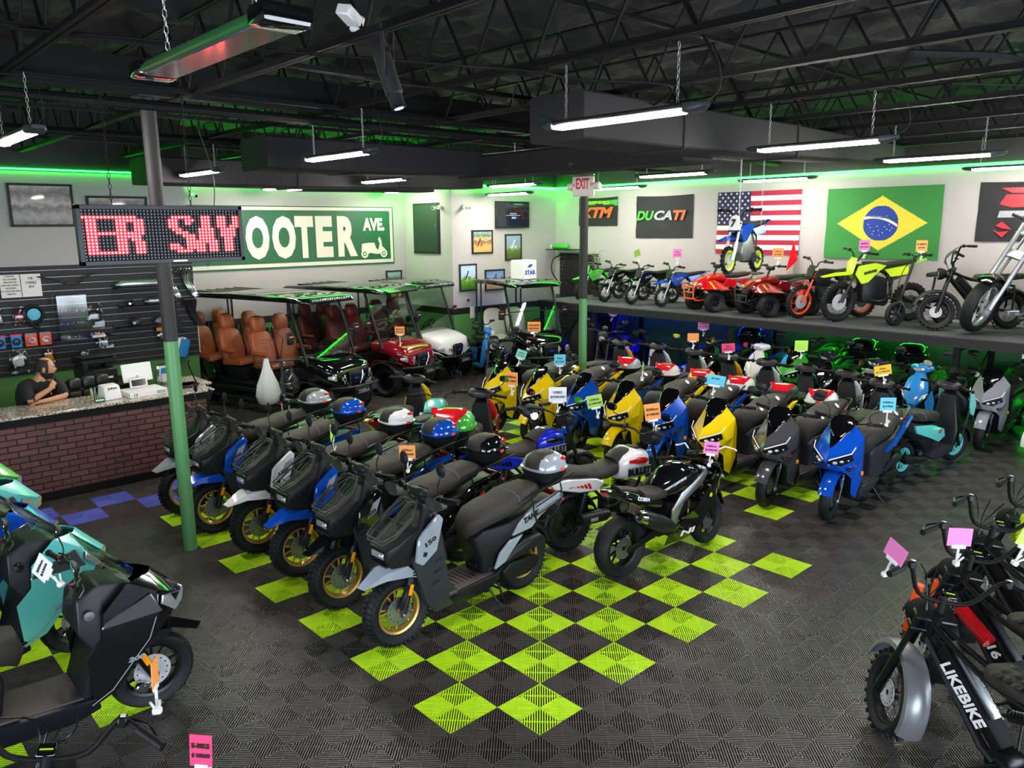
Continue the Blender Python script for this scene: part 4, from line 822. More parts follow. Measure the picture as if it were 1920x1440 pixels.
# ---------------------------------------------------------------- vehicle pieces (x forward from the front axle, y left, z up)
def steer(deg, hx, hz, rake=22):
    ax = Vector((-math.sin(math.radians(rake)), 0, math.cos(math.radians(rake)))); p = Vector((hx, 0, hz))
    return Matrix.Translation(p) @ Matrix.Rotation(math.radians(deg), 4, ax) @ Matrix.Translation(-p)
def wheel(t, name, x, z, r, wd, rr, rim='rim_black', kind='cast', tread='road', disc=1, T=None, dm='steel', dr=None, y=0., n=5):
    T = (T or Matrix.Identity(4)) @ Matrix.Translation((x, y, z)); h = wd/2; m = MB(rim, T)
    m.lathe([(rr-.012, -h*.5), (rr+.008, -h*.62), (rr+.012, -h*.5), (rr, -h*.3), (rr-.014, 0), (rr, h*.3), (rr+.012, h*.5), (rr+.008, h*.62), (rr-.012, h*.5), (rr-.026, 0)], n=32, closed=True)
    m.lathe([(0, -h*.45), (.028, -h*.45), (.032, -h*.2), (.032, h*.2), (.028, h*.45), (0, h*.45)], n=14)
    if kind == 'cast':
        for k in range(n):
            a = 2*PI*k/n
            for s in (-.13, .13):
                c, d = math.cos(a+s*.4), math.sin(a+s*.4); e, f = math.cos(a+s*1.9), math.sin(a+s*1.9)
                m.tube([(c*.025, 0, d*.025), (e*(rr-.01), 0, f*(rr-.01))], [.012, .008], 6)
    elif kind == 'wire':
        for k in range(n*4 if n > 5 else 28):
            q = n*4 if n > 5 else 28; a = 2*PI*k/q; s = 1 if k % 2 else -1; b = a+(.35 if (k//2) % 2 else -.35)
            m.tube([(math.cos(a)*.026, s*h*.4, math.sin(a)*.026), (math.cos(b)*(rr-.01), 0, math.sin(b)*(rr-.01))], .0018, 4)
    elif kind == 'dish':
        m.lathe([(.03, h*.1), (rr*.5, h*.25), (rr*.8, h*.05), (rr, h*.2)], n=20)
        m.lathe([(rr, -h*.2), (rr*.8, -h*.05), (rr*.5, -h*.25), (.03, -h*.1)], n=20)
        for k in range(n): a = 2*PI*k/n; m.cyl((rr*.35*math.cos(a), -h*.3, rr*.35*math.sin(a)), (rr*.35*math.cos(a), h*.3, rr*.35*math.sin(a)), .012, 6)
    elif kind == 'mag':
        for k in range(n):
            a = 2*PI*k/n; c, d = math.cos(a), math.sin(a)
            m.tube([(c*.02, h*.2, d*.02), (c*(rr), h*.35, d*(rr))], [.02, .012], 6); b = a+.3; m.tube([(c*rr*.5, h*.3, d*rr*.5), (math.cos(b)*rr, h*.35, math.sin(b)*rr)], .009, 6)
        m.lathe([(.0, h*.5), (.04, h*.5), (.05, h*.2)], n=14)
    w_ = m.build(name, t); k = MB('tyre', T)
    if tread == 'knob':
        k.lathe([(rr, -h*.6), (rr+(r-rr)*.4, -h*.95), (r-.03, -h*.9), (r-.014, -h*.5), (r-.01, 0), (r-.014, h*.5), (r-.03, h*.9), (rr+(r-rr)*.4, h*.95), (rr, h*.6)], n=36)
        q = int(r*95)
        for i in range(q):
            a = 2*PI*i/q
            for yy, ro in ((-h*.8, .5), (0 if i % 2 else h*.22, 0), (-h*.3 if i % 2 else -h*.42, 0), (h*.8, -.5)):
                rad = r-.004-(.014 if ro else 0); k.T = T @ Matrix.Rotation(-a, 4, 'Y') @ Matrix.Translation((rad, yy, 0)); k.box((0, 0, 0), (.018, h*.36, .02))
        k.T = T
    else:
        k.lathe([(rr, -h*.55), (rr+(r-rr)*.35, -h*.95), (rr+(r-rr)*.65, -h), (r-.022, -h*.82), (r-.005, -h*.45), (r, 0), (r-.005, h*.45), (r-.022, h*.82), (rr+(r-rr)*.65, h), (rr+(r-rr)*.35, h*.95), (rr, h*.55)], n=44)
        if tread == 'block':
            q = 40
            for i in range(q):
                a = 2*PI*i/q
                for sg in (1, -1): k.T = T @ Matrix.Rotation(-a-sg*.04, 4, 'Y') @ Matrix.Translation((r-.009, sg*h*.62, 0)) @ Matrix.Rotation(sg*.55, 4, 'Z'); k.box((0, 0, 0), (.016, h*.62, .024))
            k.T = T
    k.build('tyre', w_)
    if disc:
        dr = dr or rr*.72; k = MB(dm, T); yy = disc*h*.55
        k.lathe([(dr*.45, yy-.003), (dr, yy-.003), (dr, yy+.003), (dr*.45, yy+.003)], n=28, closed=True)
        k.lathe([(.02, yy-.002), (dr*.5, yy-.002), (dr*.5, yy+.002), (.02, yy+.002)], n=6, closed=True)
        for i in range(14): a = 2*PI*i/14; k.mat('frame'); k.lathe([(0, yy+disc*.0035), (.006, yy+disc*.0035)], (math.cos(a)*dr*.8, 0, math.sin(a)*dr*.8), n=6)
        k.build('brake_disc', w_)
    return w_
def fender(m, x, z, r, w, a0, a1, T=None):
    T0 = m.T; m.T = T or T0; R = math.radians
    m.lathe([(r-.035, -w), (r-.008, -w*.92), (r+.006, -w*.5), (r+.01, 0), (r+.006, w*.5), (r-.008, w*.92), (r-.035, w), (r-.04, w*.94), (r-.014, w*.84), (r, 0), (r-.014, -w*.84), (r-.04, -w*.94)], (x, 0, z), n=18, a0=R(a0), a1=R(a1), closed=True); m.T = T0
def coil(m, a, b, r, turns=9, th=.006):
    a, b = Vector(a), Vector(b); d = (b-a); u = d.normalized(); s = u.orthogonal().normalized(); q = u.cross(s); P = []
    for i in range(turns*8+1): an = i*PI/4; P.append(a+d*(.15+.7*i/(turns*8))+s*r*math.cos(an)+q*r*math.sin(an))
    m.tube(P, th, 5); m.cyl(a, b, r*.45, 8)
def forkleg(m, x0, z0, x1, z1, yy, r=.022, low='frame', T=None, mid='chrome', bell=False):
    for s in (1, -1):
        m.T = T or m.T; a, b = V(x0, s*yy, z0), V(x1, s*yy, z1); c = a+(b-a)*.48
        m.mat(low); m.cyl(a, c, r*1.25, 10); m.mat(mid); m.cyl(c, b, r*.85, 10)
        if bell:
            m.mat('rubber'); d = (b-a).normalized()
            for i in range(8): p = c+d*(.02+i*.02); m.cyl(p, p+d*.011, r*1.35, 10)
def bars(t, T, x, z, hw=.36, rise=.0, back=.06, grip='rubber', guard=None, mirror='round', my=.26, mz=.2, bar='frame', levers=True, low=None, mm='mirror', k_=4):
    m = MB(bar, T); lw = low or (x, z-.02)
    P = [(x-back, hw, z+rise), (x-back*.5, hw*.62, z+rise), (x, hw*.3, z+rise*.3), (lw[0], .04, lw[1]), (lw[0], -.04, lw[1]), (x, -hw*.3, z+rise*.3), (x-back*.5, -hw*.62, z+rise), (x-back, -hw, z+rise)]
    m.tube(P, .011, 8, k=k_)
    for s in (1, -1):
        m.mat(grip); m.cyl((x-back*.66, s*hw*.7, z+rise), (x-back*1.02, s*hw*1.02, z+rise), .018, 10); m.cyl((x-back*1.0, s*hw*1.0, z+rise), (x-back*1.04, s*hw*1.04, z+rise), .022, 10)
        m.mat('frame'); m.box((x-back*.5, s*hw*.6, z+rise), (.05, .05, .05), b=.01); m.mat('red_paint'); m.box((x-back*.5-.02, s*hw*.6, z+rise+.026), (.012, .014, .008))
        if levers: m.mat('frame'); m.tube([(x-back*.4+.03, s*hw*.55, z+rise), (x+.04-back*.5, s*hw*.75, z+rise-.005), (x-back+.05, s*hw*.98, z+rise-.01)], .006, 6, k=3)
    hb = m.build('handlebar', t)
    if guard:
        for s in (1, -1): k = MB(guard, T); k.loft([(x+.03, s*hw*.5, z+rise-.005, .03, .03, 0), (x+.06, s*hw*.72, z+rise, .07, .055, 0), (x+.05, s*hw*.95, z+rise, .04, .03, 0), (x+.01, s*hw*1.05, z+rise, .01, .012, 0)], n=10, p=3); k.build('hand_guard', hb)
    if mirror:
        for s in (1, -1):
            k = MB('frame', T); b = V(x-back*.45, s*hw*.6, z+rise+.02); e = V(x-.05, s*my, z+rise+mz)
            k.tube([b, b+V(.01, 0, mz*.4), e-V(-.01, 0, .04), e], .005, 6, k=3)
            if mirror == 'round': k.mat('plastic'); k.lathe([(0, .018), (.035, .014), (.058, 0), (.056, -.004)], (e.x-0, e.y, e.z+.03), 'X', 18); k.mat(mm).lathe([(0, -.006), (.054, -.005)], (e.x, e.y, e.z+.03), 'X', 16)
            else: k.mat('plastic'); k.loft([(e.x+.03, e.y, e.z+.02, .02, .015, 0), (e.x+.012, e.y+s*.02, e.z+.025, .062, .036, 0), (e.x-.008, e.y+s*.025, e.z+.028, .07, .042, 0)], n=14, p=2.6); k.mat(mm).loft([(e.x-.0085, e.y+s*.025, e.z+.028, .064, .037, 0), (e.x-.0105, e.y+s*.025, e.z+.028, .063, .036, 0)], n=14, p=2.6)
            k.build('mirror', hb)
    return hb
def seat(t, rings, m='seat_cover', name='seat', stitch=True, p=3.):
    k = MB(m); k.loft(rings, n=18, p=p)
    if stitch:
        k.mat('decal_grey')
        for i in (len(rings)//2,):
            x, y, z, w_, h, tl = rings[i]; P = []
            for j in range(15):
                a = PI*j/14; c, s = math.cos(a), math.sin(a); P.append((x, y+w_*1.004*math.copysign(abs(c)**(2/p), c), z+h*1.01*abs(s)**(2/p)))
            k.tube(P, .0016, 4)
    return k.build(name, t, sm=60)
def topbox(t, x, z, lid, pad=True, s=1., lens='side', name='top_box'):
    k = MB('plastic'); k.loft([(x+.01, 0, z-.045*s, .13*s, .12*s, 90), (x+.005, 0, z-.03*s, .15*s, .14*s, 90), (x, 0, z+.1*s, .197*s, .187*s, 90), (x, 0, z+.125*s, .2*s, .19*s, 90)], n=24, p=3.6); k.mat('steel_black'); k.box((x+.03, 0, z-.02), (.2, .16, .03)); b = k.build(name, t)
    k = MB(lid); k.loft([(x, 0, z+.118*s, .212*s, .202*s, 90), (x, 0, z+.135*s, .217*s, .207*s, 90), (x, 0, z+.142*s, .202*s, .192*s, 90), (x, 0, z+.19*s, .194*s, .185*s, 90), (x, 0, z+.235*s, .168*s, .158*s, 90), (x, 0, z+.268*s, .115*s, .11*s, 90), (x, 0, z+.278*s, .05*s, .05*s, 90)], n=24, p=2.8); k.build('lid', b, sm=50)
    if pad:
        k = MB('seat'); k.loft([(x+.075*s, 0, z+.145*s, .13*s, .126*s, 90), (x+.07*s, 0, z+.19*s, .125*s, .124*s, 90), (x+.05*s, 0, z+.24*s, .12*s, .112*s, 90), (x+.02*s, 0, z+.275*s, .1*s, .09*s, 90), (x+.01, 0, z+.284*s, .07*s, .06*s, 90)], n=20, p=3.2); k.build('backrest_pad', b, sm=60)
    if lens == 'side':
        for sg in (1, -1):
            k = MB('red_lens'); k.loft([(x-.05*s, sg*.165*s, z+.222*s, .012*s, .012*s, 0), (x-.1*s, sg*.15*s, z+.22*s, .035*s, .02*s, 0), (x-.15*s, sg*.11*s, z+.215*s, .04*s, .018*s, 0), (x-.17*s, sg*.06*s, z+.21*s, .02*s, .01*s, 0)], n=10); k.build('reflector', b)
        k = MB('red_tag'); k.box((x-.205*s, -.02*s, z+.15*s), (.02, .06*s, .04*s), b=.004); k.box((x-.03*s, .212*s, z+.13*s), (.05*s, .012, .03*s), b=.003); k.build('latch', b)
    else:
        k = MB('red_lens'); k.loft([(x-.0*s, 0, z+.276*s, .08*s, .01, 0), (x-.07*s, 0, z+.272*s, .11*s, .014*s, 12), (x-.13*s, 0, z+.243*s, .12*s, .018*s, 35), (x-.18*s, 0, z+.2*s, .1*s, .012, 60)], n=14, p=4)
        k.box((x-.1*s, .12*s, z+.265*s), (.1*s, .05*s, .02*s), (0, -.5, .5)); k.box((x-.1*s, -.12*s, z+.265*s), (.1*s, .05*s, .02*s), (0, -.5, -.5)); k.build('reflector', b)
        k = MB('red_tag'); k.box((x-.205*s, 0, z+.145*s), (.02, .06*s, .04*s), b=.004); k.build('latch', b)
    return b
def engine(t, x, z, side=1, cover='engine', air=True):
    # swing-arm engine of a scooter, x = rear axle
    k = MB(cover); k.shell([(x-.06, z-.05, .035), (x-.08, z+.03, .035), (x+.04, z+.07, .045), (x+.3, z+.09, .05), (x+.38, z+.03, .045), (x+.34, z-.07, .045), (x+.08, z-.09, .04)], .02, 2, side*.14)
    k.lathe([(0, 0), (.05, 0), (.055, -.02*side)], (x+.3, side*.195, z), 'Y', 16); k.box((x+.36, 0, z), (.2, .2, .16), b=.03); 
    for i in range(5): k.box((x+.42+.016*i, 0, z+.03), (.008, .18, .15))
    e = k.build('engine', t); k = MB('plastic')
    if air: k.loft([(x+.36, side*.15, z+.10, .03, .03, 10), (x+.26, side*.15, z+.15, .05, .055, 10), (x+.1, side*.16, z+.19, .055, .065, 5), (x-.06, side*.16, z+.2, .05, .055, -8), (x-.14, side*.15, z+.17, .03, .03, -20)], n=14, p=2.8); k.build('air_box', e)
    k = MB('plastic'); k.loft([(x+.3, -side*.15, z-.03, .03, .03, 0), (x+.1, -side*.16, z, .05, .05, 0), (x-.2, -side*.17, z+.05, .055, .06, 0), (x-.24, -side*.17, z+.055, .045, .045, 0)], n=14); k.mat('chrome').cyl((x-.24, -side*.17, z+.055), (x-.26, -side*.17, z+.058), .02); k.build('muffler', e)
    return e
def stand(t, x, z=.16):
    k = MB('frame')
    for s in (1, -1): k.tube([(x, s*.07, z), (x-.03, s*.12, .012), (x-.08, s*.125, .01)], .01, 8)
    k.cyl((x-.01, -.09, z-.06), (x-.01, .09, z-.06), .008); k.tube([(x+.15, .1, z+.03), (x+.1, .17, .08), (x+.06, .21, .012)], .009, 8); k.build('centre_stand', t)
def arc_plate(m, pts, y, t=.02, b=.006): m.both(lambda s: m.shell([(x, z, t/2) for x, z in pts], b, 1, y))
# ---------------------------------------------------------------- rugged scooter with front rack
mat('guard_green', '30332e', .45); mat('PAINT', 'ff00ff'); mat('PAINT2', '00ffff')
def rugged(lab, label_paint='grey_paint'):
    t = thing('rugged_scooter', lab, 'scooter'); S = steer(-3, -.22, .9, 20)
    wheel(t, 'front_wheel', 0, .28, .28, .13, .18, 'gold', tread='block', T=S, dr=.11, dm='steel'); wheel(t, 'rear_wheel', -1.34, .28, .28, .14, .175, 'gold', tread='block', disc=0)
    k = MB('frame', S); forkleg(k, 0, .28, -.19, .82, .088, .024, 'plastic', S, 'frame', True); k.mat('plastic').box((-.03, .088, .4), (.05, .05, .2), (0, -.35, 0), b=.012); k.mat('steel').box((-.05, .06, .24), (.07, .03, .06), b=.01); f = k.build('fork', t)
    k = MB('amber', S); k.both(lambda s: k.box((-.06, .122, .46), (.03, .012, .085), (0, -.35, 0), b=.003)); k.build('side_reflector', f)
    k = MB('PAINT', S)
    k.sheet([(.33, 0, .565), (.17, 0, .675), (-.04, 0, .70), (.29, .035, .54), (.14, .09, .635), (-.05, .115, .65), (.13, .095, .58), (-.07, .12, .56), (-.17, .105, .52)], [(0, 3, 4, 1), (1, 4, 5, 2), (4, 3, 6), (4, 6, 7, 5), (5, 7, 8)], .008, True); k.build('front_fender', t)
    k = MB('plastic')
    k.shell([(.09, .66, .09), (.15, .73, .115), (.14, .83, .125), (.05, .865, .14), (-.12, .95, .15), (-.20, 1.06, .09), (-.24, 1.08, .07), (-.30, .98, .1), (-.22, .8, .13), (-.12, .64, .12)], .015)
    for z in (.70, .76, .82): k.box((.12, 0, z), (.06, .2, .018), b=.004)
    nose = k.build('nose_cowl', t)
    k = MB('lamp_glass'); k.box((.15, 0, .775), (.012, .15, .05), b=.01); k.mat('screen_black').box((.147, 0, .735), (.01, .19, .02)); k.mat('decal_white').box((.157, .045, .78), (.004, .04, .012)); k.build('headlight', nose)
    k = MB('guard_green'); z = lambda x: .93-(x-.06)*.6
    for dz, w_ in ((.03, .125), (0, .115)):
        k.tube([(.17, -w_*.8, z(.15)+dz), (.17, w_*.8, z(.15)+dz), (.08, w_*1.1, z(.08)+dz), (-.08, w_*1.1, z(-.08)+dz), (-.17, w_*.6, z(-.17)+dz+.02), (-.17, -w_*.6, z(-.17)+dz+.02), (-.08, -w_*1.1, z(-.08)+dz), (.08, -w_*1.1, z(.08)+dz)], .0085, 6, closed=True)
    for y in (-.05, 0, .05): k.cyl((.14, y, z(.14)), (-.13, y, z(-.13)), .005, 6)
    for x in (.08, -.03): k.cyl((x, -.11, z(x)), (x, .11, z(x)), .005, 6)
    k.both(lambda s: k.tube([(.05, .115, z(.05)), (.03, .07, z(.03)+.07), (-.1, .06, z(-.1)+.1), (-.17, .08, z(-.17)+.04)], .006, 6, k=3)); k.build('front_rack', t)
    k = MB('PAINT'); arc_plate(k, [(-.07, .69), (-.13, .645), (-.27, .73), (-.34, .965), (-.30, 1.01), (-.14, .90), (-.10, .86)], .165, .035, .008); sp = k.build('side_panel', t)
    k = MB('decal_grey'); k.both(lambda s: k.shell([(x, z_, .001) for x, z_ in ((-.17, .78), (-.26, .82), (-.31, .94), (-.23, .9))], 0, 1, .1845)); k.mat('decal_dark'); k.both(lambda s: k.box((-.15, .185, .735), (.035, .002, .035), (0, -.4, 0))); k.build('decal', sp)
    letters('lettering', '150', 'decal_dark', sp, (-.205, .1865, .825), (-1, 0, .38), (0, 0, 1), .11, .035, bold=.03)
    k = MB('plastic_grey')
    k.shell([(-.07, .70, .13), (-.20, .78, .155), (-.34, .86, .15), (-.37, .62, .165), (-.40, .42, .165), (-.48, .33, .17), (-.52, .2, .12), (-.3, .17, .1), (-.2, .3, .13), (-.13, .5, .13)], .015)
    k.both(lambda s: [k.box((-.31+.02*i, .168, .64-.09*i), (.07, .006, .01), (0, .25, 0)) for i in range(3)])
    k.mat('plastic').shell([(-.26, 1.0, .1), (-.33, 1.02, .12), (-.40, .62, .15), (-.36, .6, .15)], .012); k.shell([(-.22, .99, .04), (-.26, 1.08, .045), (-.34, 1.06, .045), (-.33, .98, .04)], .008); k.build('leg_shield', t)
    k = MB('floorboard'); k.shell([(-.40, .30, .16), (-.40, .335, .16), (-.88, .335, .15), (-.88, .27, .15)], .006)
    k.mat('engine')
    for i in range(6): k.box((-.5-.045*i, 0, .337), (.008, .2, .004))
    k.build('floorboard', t)
    k = MB('plastic'); k.shell([(-.42, .27, .17), (-.5, .32, .175), (-.9, .33, .175), (-1.1, .42, .15), (-1.1, .3, .12), (-.85, .18, .13), (-.5, .17, .13)], .012)
    k.shell([(-.80, .30, .10), (-.77, .48, .12), (-.70, .66, .12), (-.78, .72, .15), (-1.05, .72, .175), (-1.55, .80, .14), (-1.68, .79, .09), (-1.5, .68, .12), (-1.25, .58, .15), (-1.05, .45, .165), (-.95, .33, .15)], .02)
    k.box((-.765, 0, .5), (.012, .14, .06), (0, .2, 0), b=.004); k.box((-.775, 0, .39), (.012, .12, .03), b=.004); k.build('body', t)
    k = MB('PAINT'); arc_plate(k, [(-1.08, .60), (-1.14, .69), (-1.36, .80), (-1.66, .845), (-1.72, .80), (-1.42, .69), (-1.30, .61)], .165, .04, .008); arc_plate(k, [(-.87, .37), (-.93, .49), (-1.05, .575), (-1.2, .585), (-1.06, .47), (-.98, .40)], .172, .03, .006); rp = k.build('rear_panel', t)
    letters('lettering', 'TANK', 'decal_dark', rp, (-1.3, .1875, .72), (-1, 0, .25), (0, 0, 1), .19, .05, bold=.04, shear=.3)
    seat(t, [(-.67, 0, .69, .05, .05, -30), (-.71, 0, .75, .11, .08, -30), (-.80, 0, .80, .155, .085, -15), (-.95, 0, .825, .175, .085, -4), (-1.1, 0, .84, .18, .08, 0), (-1.17, 0, .86, .175, .09, -8), (-1.3, 0, .88, .165, .08, -4), (-1.42, 0, .895, .145, .07, 0), (-1.48, 0, .9, .1, .045, 0), (-1.5, 0, .9, .05, .02, 0)])
    k = MB('frame')
    def rk(s):
        k.tube([(-1.12, .17, .84), (-1.3, .19, .9), (-1.68, .17, .95), (-1.74, .12, .93)], .012, 8, k=3)
        k.tube([(-1.3, .2, .88), (-1.33, .215, .68), (-1.5, .215, .66), (-1.66, .21, .78), (-1.66, .19, .93)], .008, 6, k=2)
        for z_ in (.74, .82): k.tube([(-1.32, .215, z_-.02), (-1.64, .213, z_+.05)], .006, 6)
    k.both(rk); k.box((-1.72, 0, .93), (.16, .2, .012)); k.both(lambda s: k.cyl((-1.6, .1, .91), (-1.95, .1, .94), .008)); k.build('rear_rack', t)
    engine(t, -1.34, .29); k = MB('frame'); k.both(lambda s: coil(k, (-1.38, .13, .36), (-1.36, .13, .68), .028)); k.build('shock_absorber', t)
    k = MB('plastic'); fender(k, -1.34, .28, .33, .08, 40, 165); k.shell([(-1.62, .7, .07), (-1.7, .74, .07), (-1.86, .52, .06), (-1.83, .48, .06)], .01); r = k.build('rear_fender', t)
    k = MB('red_lens'); k.box((-1.72, 0, .79), (.03, .16, .05), b=.01); k.both(lambda s: k.ell((-1.73, .14, .75), (.025, .03, .015), 8, 6)); k.build('tail_light', t); stand(t, -1.0, .18)
    k = MB('plastic', S); k.box((-.25, 0, 1.16), (.07, .17, .07), (0, -.4, 0), b=.015); k.cyl((-.23, 0, .95), (-.25, 0, 1.14), .03); k.box((-.24, .1, 1.12), (.06, .1, .05), b=.01); k.mat('screen_black').box((-.288, 0, 1.165), (.006, .12, .05), (0, -.4, 0)); k.build('dashboard', t)
    bars(t, S, -.24, 1.11, .36, .03, .1, guard='guard_green', my=.24, mz=.2)
    return t
# ---------------------------------------------------------------- sharp nosed sport scooter
def sporty(lab):
    t = thing('sport_scooter', lab, 'scooter'); S = steer(10, -.15, .8, 24)
    wheel(t, 'front_wheel', 0, .26, .26, .11, .165, 'rim_black', T=S, dr=.1); wheel(t, 'rear_wheel', -1.3, .26, .26, .12, .165, 'rim_black', disc=0)
    k = MB('frame', S); forkleg(k, 0, .26, -.17, .66, .08, .02, 'frame', S, 'steel'); k.mat('steel').box((-.05, .07, .22), (.07, .03, .06), b=.01); k.build('fork', t)
    k = MB('PAINT', S); fender(k, 0, .26, .3, .075, 20, 150); k.shell([(-.02, .54, .07), (.1, .55, .06), (.16, .50, .05), (-.1, .5, .07), (-.14, .58, .05)], .01); k.both(lambda s: k.shell([(.03, .5, .004), (-.1, .5, .004), (-.1, .33, .004), (-.04, .34, .004)], 0, 1, .083)); k.build('front_fender', t)
    Vv = [(.11, 0, .60), (.22, 0, .695), (.13, 0, .83), (.03, .14, .57), (.19, .05, .70), (.02, .205, .79), (-.15, .125, 1.06), (-.20, .215, .93), (-.14, .235, .72), (-.16, .225, .48), (-.20, .17, .25), (-.12, .15, .30), (-.06, .17, .5), (.03, .05, .90), (.0, .235, .70), (-.27, .2, .80), (-.27, .2, .45)]
    k = MB('PAINT'); k.sheet(Vv, [(1, 4, 5, 2), (2, 5, 13), (13, 5, 7, 6), (5, 14, 8, 7), (0, 3, 4, 1), (3, 14, 5, 4), (3, 12, 8, 14), (12, 9, 8), (12, 11, 10, 9), (7, 8, 15), (8, 9, 16, 15), (9, 10, 16)], .007, True); cw = k.build('front_cowl', t, sm=18)
    k = MB('screen_black'); k.both(lambda s: k.sheet([(.205, .012, .69), (.225, .02, .715), (.05, .20, .79), (.035, .215, .73), (.12, .12, .665)], [(0, 4, 3, 2, 1)], .01)); k.mat('lamp_glass')
    k.both(lambda s: [k.ell((.165-.055*i, .075+.045*i, .702+.012*i), (.034, .03, .022), 10, 8) for i in range(3)]); k.mat('decal_white'); k.both(lambda s: k.tube([(.215, .03, .73), (.06, .2, .80), (.0, .215, .86)], .006, 6))
    k.mat('PAINT'); k.build('headlight', cw)
    k = MB('screen_black'); k.both(lambda s: k.ell((.03, .18, .62), (.03, .035, .02), 10, 8)); k.mat('amber').both(lambda s: k.lathe([(0, .012), (.024, .01), (.026, 0)], (-.16, .232, .55), n=14)); k.build('turn_signal', cw)
    k = MB('black_gloss'); k.sheet([(.13, 0, .835), (.03, .05, .905), (-.14, .12, 1.05), (-.2, .12, 1.1), (-.08, 0, .93)], [(0, 1, 4), (1, 2, 3, 4)], .01, True); k.loft([(-.03, 0, .93, .05, .012, -50), (-.07, 0, .99, .11, .014, -50), (-.12, 0, 1.05, .135, .016, -50), (-.17, 0, 1.10, .125, .014, -50), (-.2, 0, 1.13, .08, .01, -50)], n=16); k.mat('card_hot').box((.0, .07, .945), (.03, .004, .03), (0, 0, .5)); k.build('windscreen', t)
    k = MB('plastic'); k.shell([(.05, .62, .1), (-.05, .85, .13), (-.18, 1.03, .12), (-.30, 1.0, .12), (-.32, .6, .17), (-.38, .32, .17), (-.36, .2, .14), (-.2, .22, .13), (-.12, .5, .14)], .015); k.build('leg_shield', t)
    k = MB('plastic_grey'); k.shell([(-.34, .25, .16), (-.36, .335, .17), (-.85, .335, .165), (-.9, .28, .15), (-.7, .17, .12), (-.4, .17, .12)], .012); k.mat('floorboard').box((-.6, 0, .34), (.45, .26, .008)); k.build('floorboard', t)
    k = MB('plastic_grey'); k.shell([(-.74, .30, .09), (-.72, .5, .11), (-.66, .62, .12), (-.72, .70, .15), (-1.1, .75, .18), (-1.6, .86, .12), (-1.66, .84, .07), (-1.4, .68, .13), (-1.15, .52, .16), (-1.0, .40, .165), (-.9, .30, .14)], .02); k.build('body', t)
    k = MB('PAINT'); arc_plate(k, [(-.92, .60), (-.98, .66), (-1.25, .74), (-1.62, .90), (-1.72, .90), (-1.45, .74), (-1.2, .62)], .165, .045, .01); k.build('rear_panel', t)
    st = seat(t, [(-.62, 0, .66, .07, .07, -30), (-.66, 0, .74, .12, .12, -25), (-.76, 0, .80, .155, .11, -12), (-.95, 0, .82, .18, .09, 0), (-1.1, 0, .835, .18, .085, 0), (-1.18, 0, .88, .17, .085, -8), (-1.35, 0, .91, .15, .08, -4), (-1.55, 0, .935, .11, .055, 0), (-1.62, 0, .94, .05, .02, 0)], stitch=False)
    k = MB('decal_white'); k.T = Matrix.Identity(4)
    for x, z_, tl in ((-.93, .905, 0), (-1.3, .985, 0)): k.T = XF((x, .12, z_), (-.75, -.1, 0)); k.lathe([(0, .004), (.032, .003), (.034, 0)], axis='Z', n=18)
    k.build('oval_sticker', st)
    k = MB('frame'); k.both(lambda s: k.tube([(-1.3, .17, .86), (-1.45, .18, .95), (-1.66, .14, 1.0), (-1.72, .05, 1.0)], .012, 8, k=3)); k.build('grab_rail', t)
    engine(t, -1.3, .27, air=True); k = MB('frame'); coil(k, (-1.34, .13, .34), (-1.33, .13, .66), .026); k.build('shock_absorber', t)
    k = MB('plastic'); fender(k, -1.3, .26, .31, .075, 40, 160); k.shell([(-1.58, .76, .06), (-1.66, .8, .06), (-1.84, .5, .055), (-1.8, .46, .055)], .01); k.build('rear_fender', t)
    k = MB('red_lens'); k.shell([(-1.6, .82, .1), (-1.7, .88, .08), (-1.73, .84, .06), (-1.66, .79, .09)], .008); k.build('tail_light', t); stand(t, -.98, .18)
    bars(t, S, -.26, 1.04, .35, .02, .1, mirror='oval', my=.3, mz=.2); return t
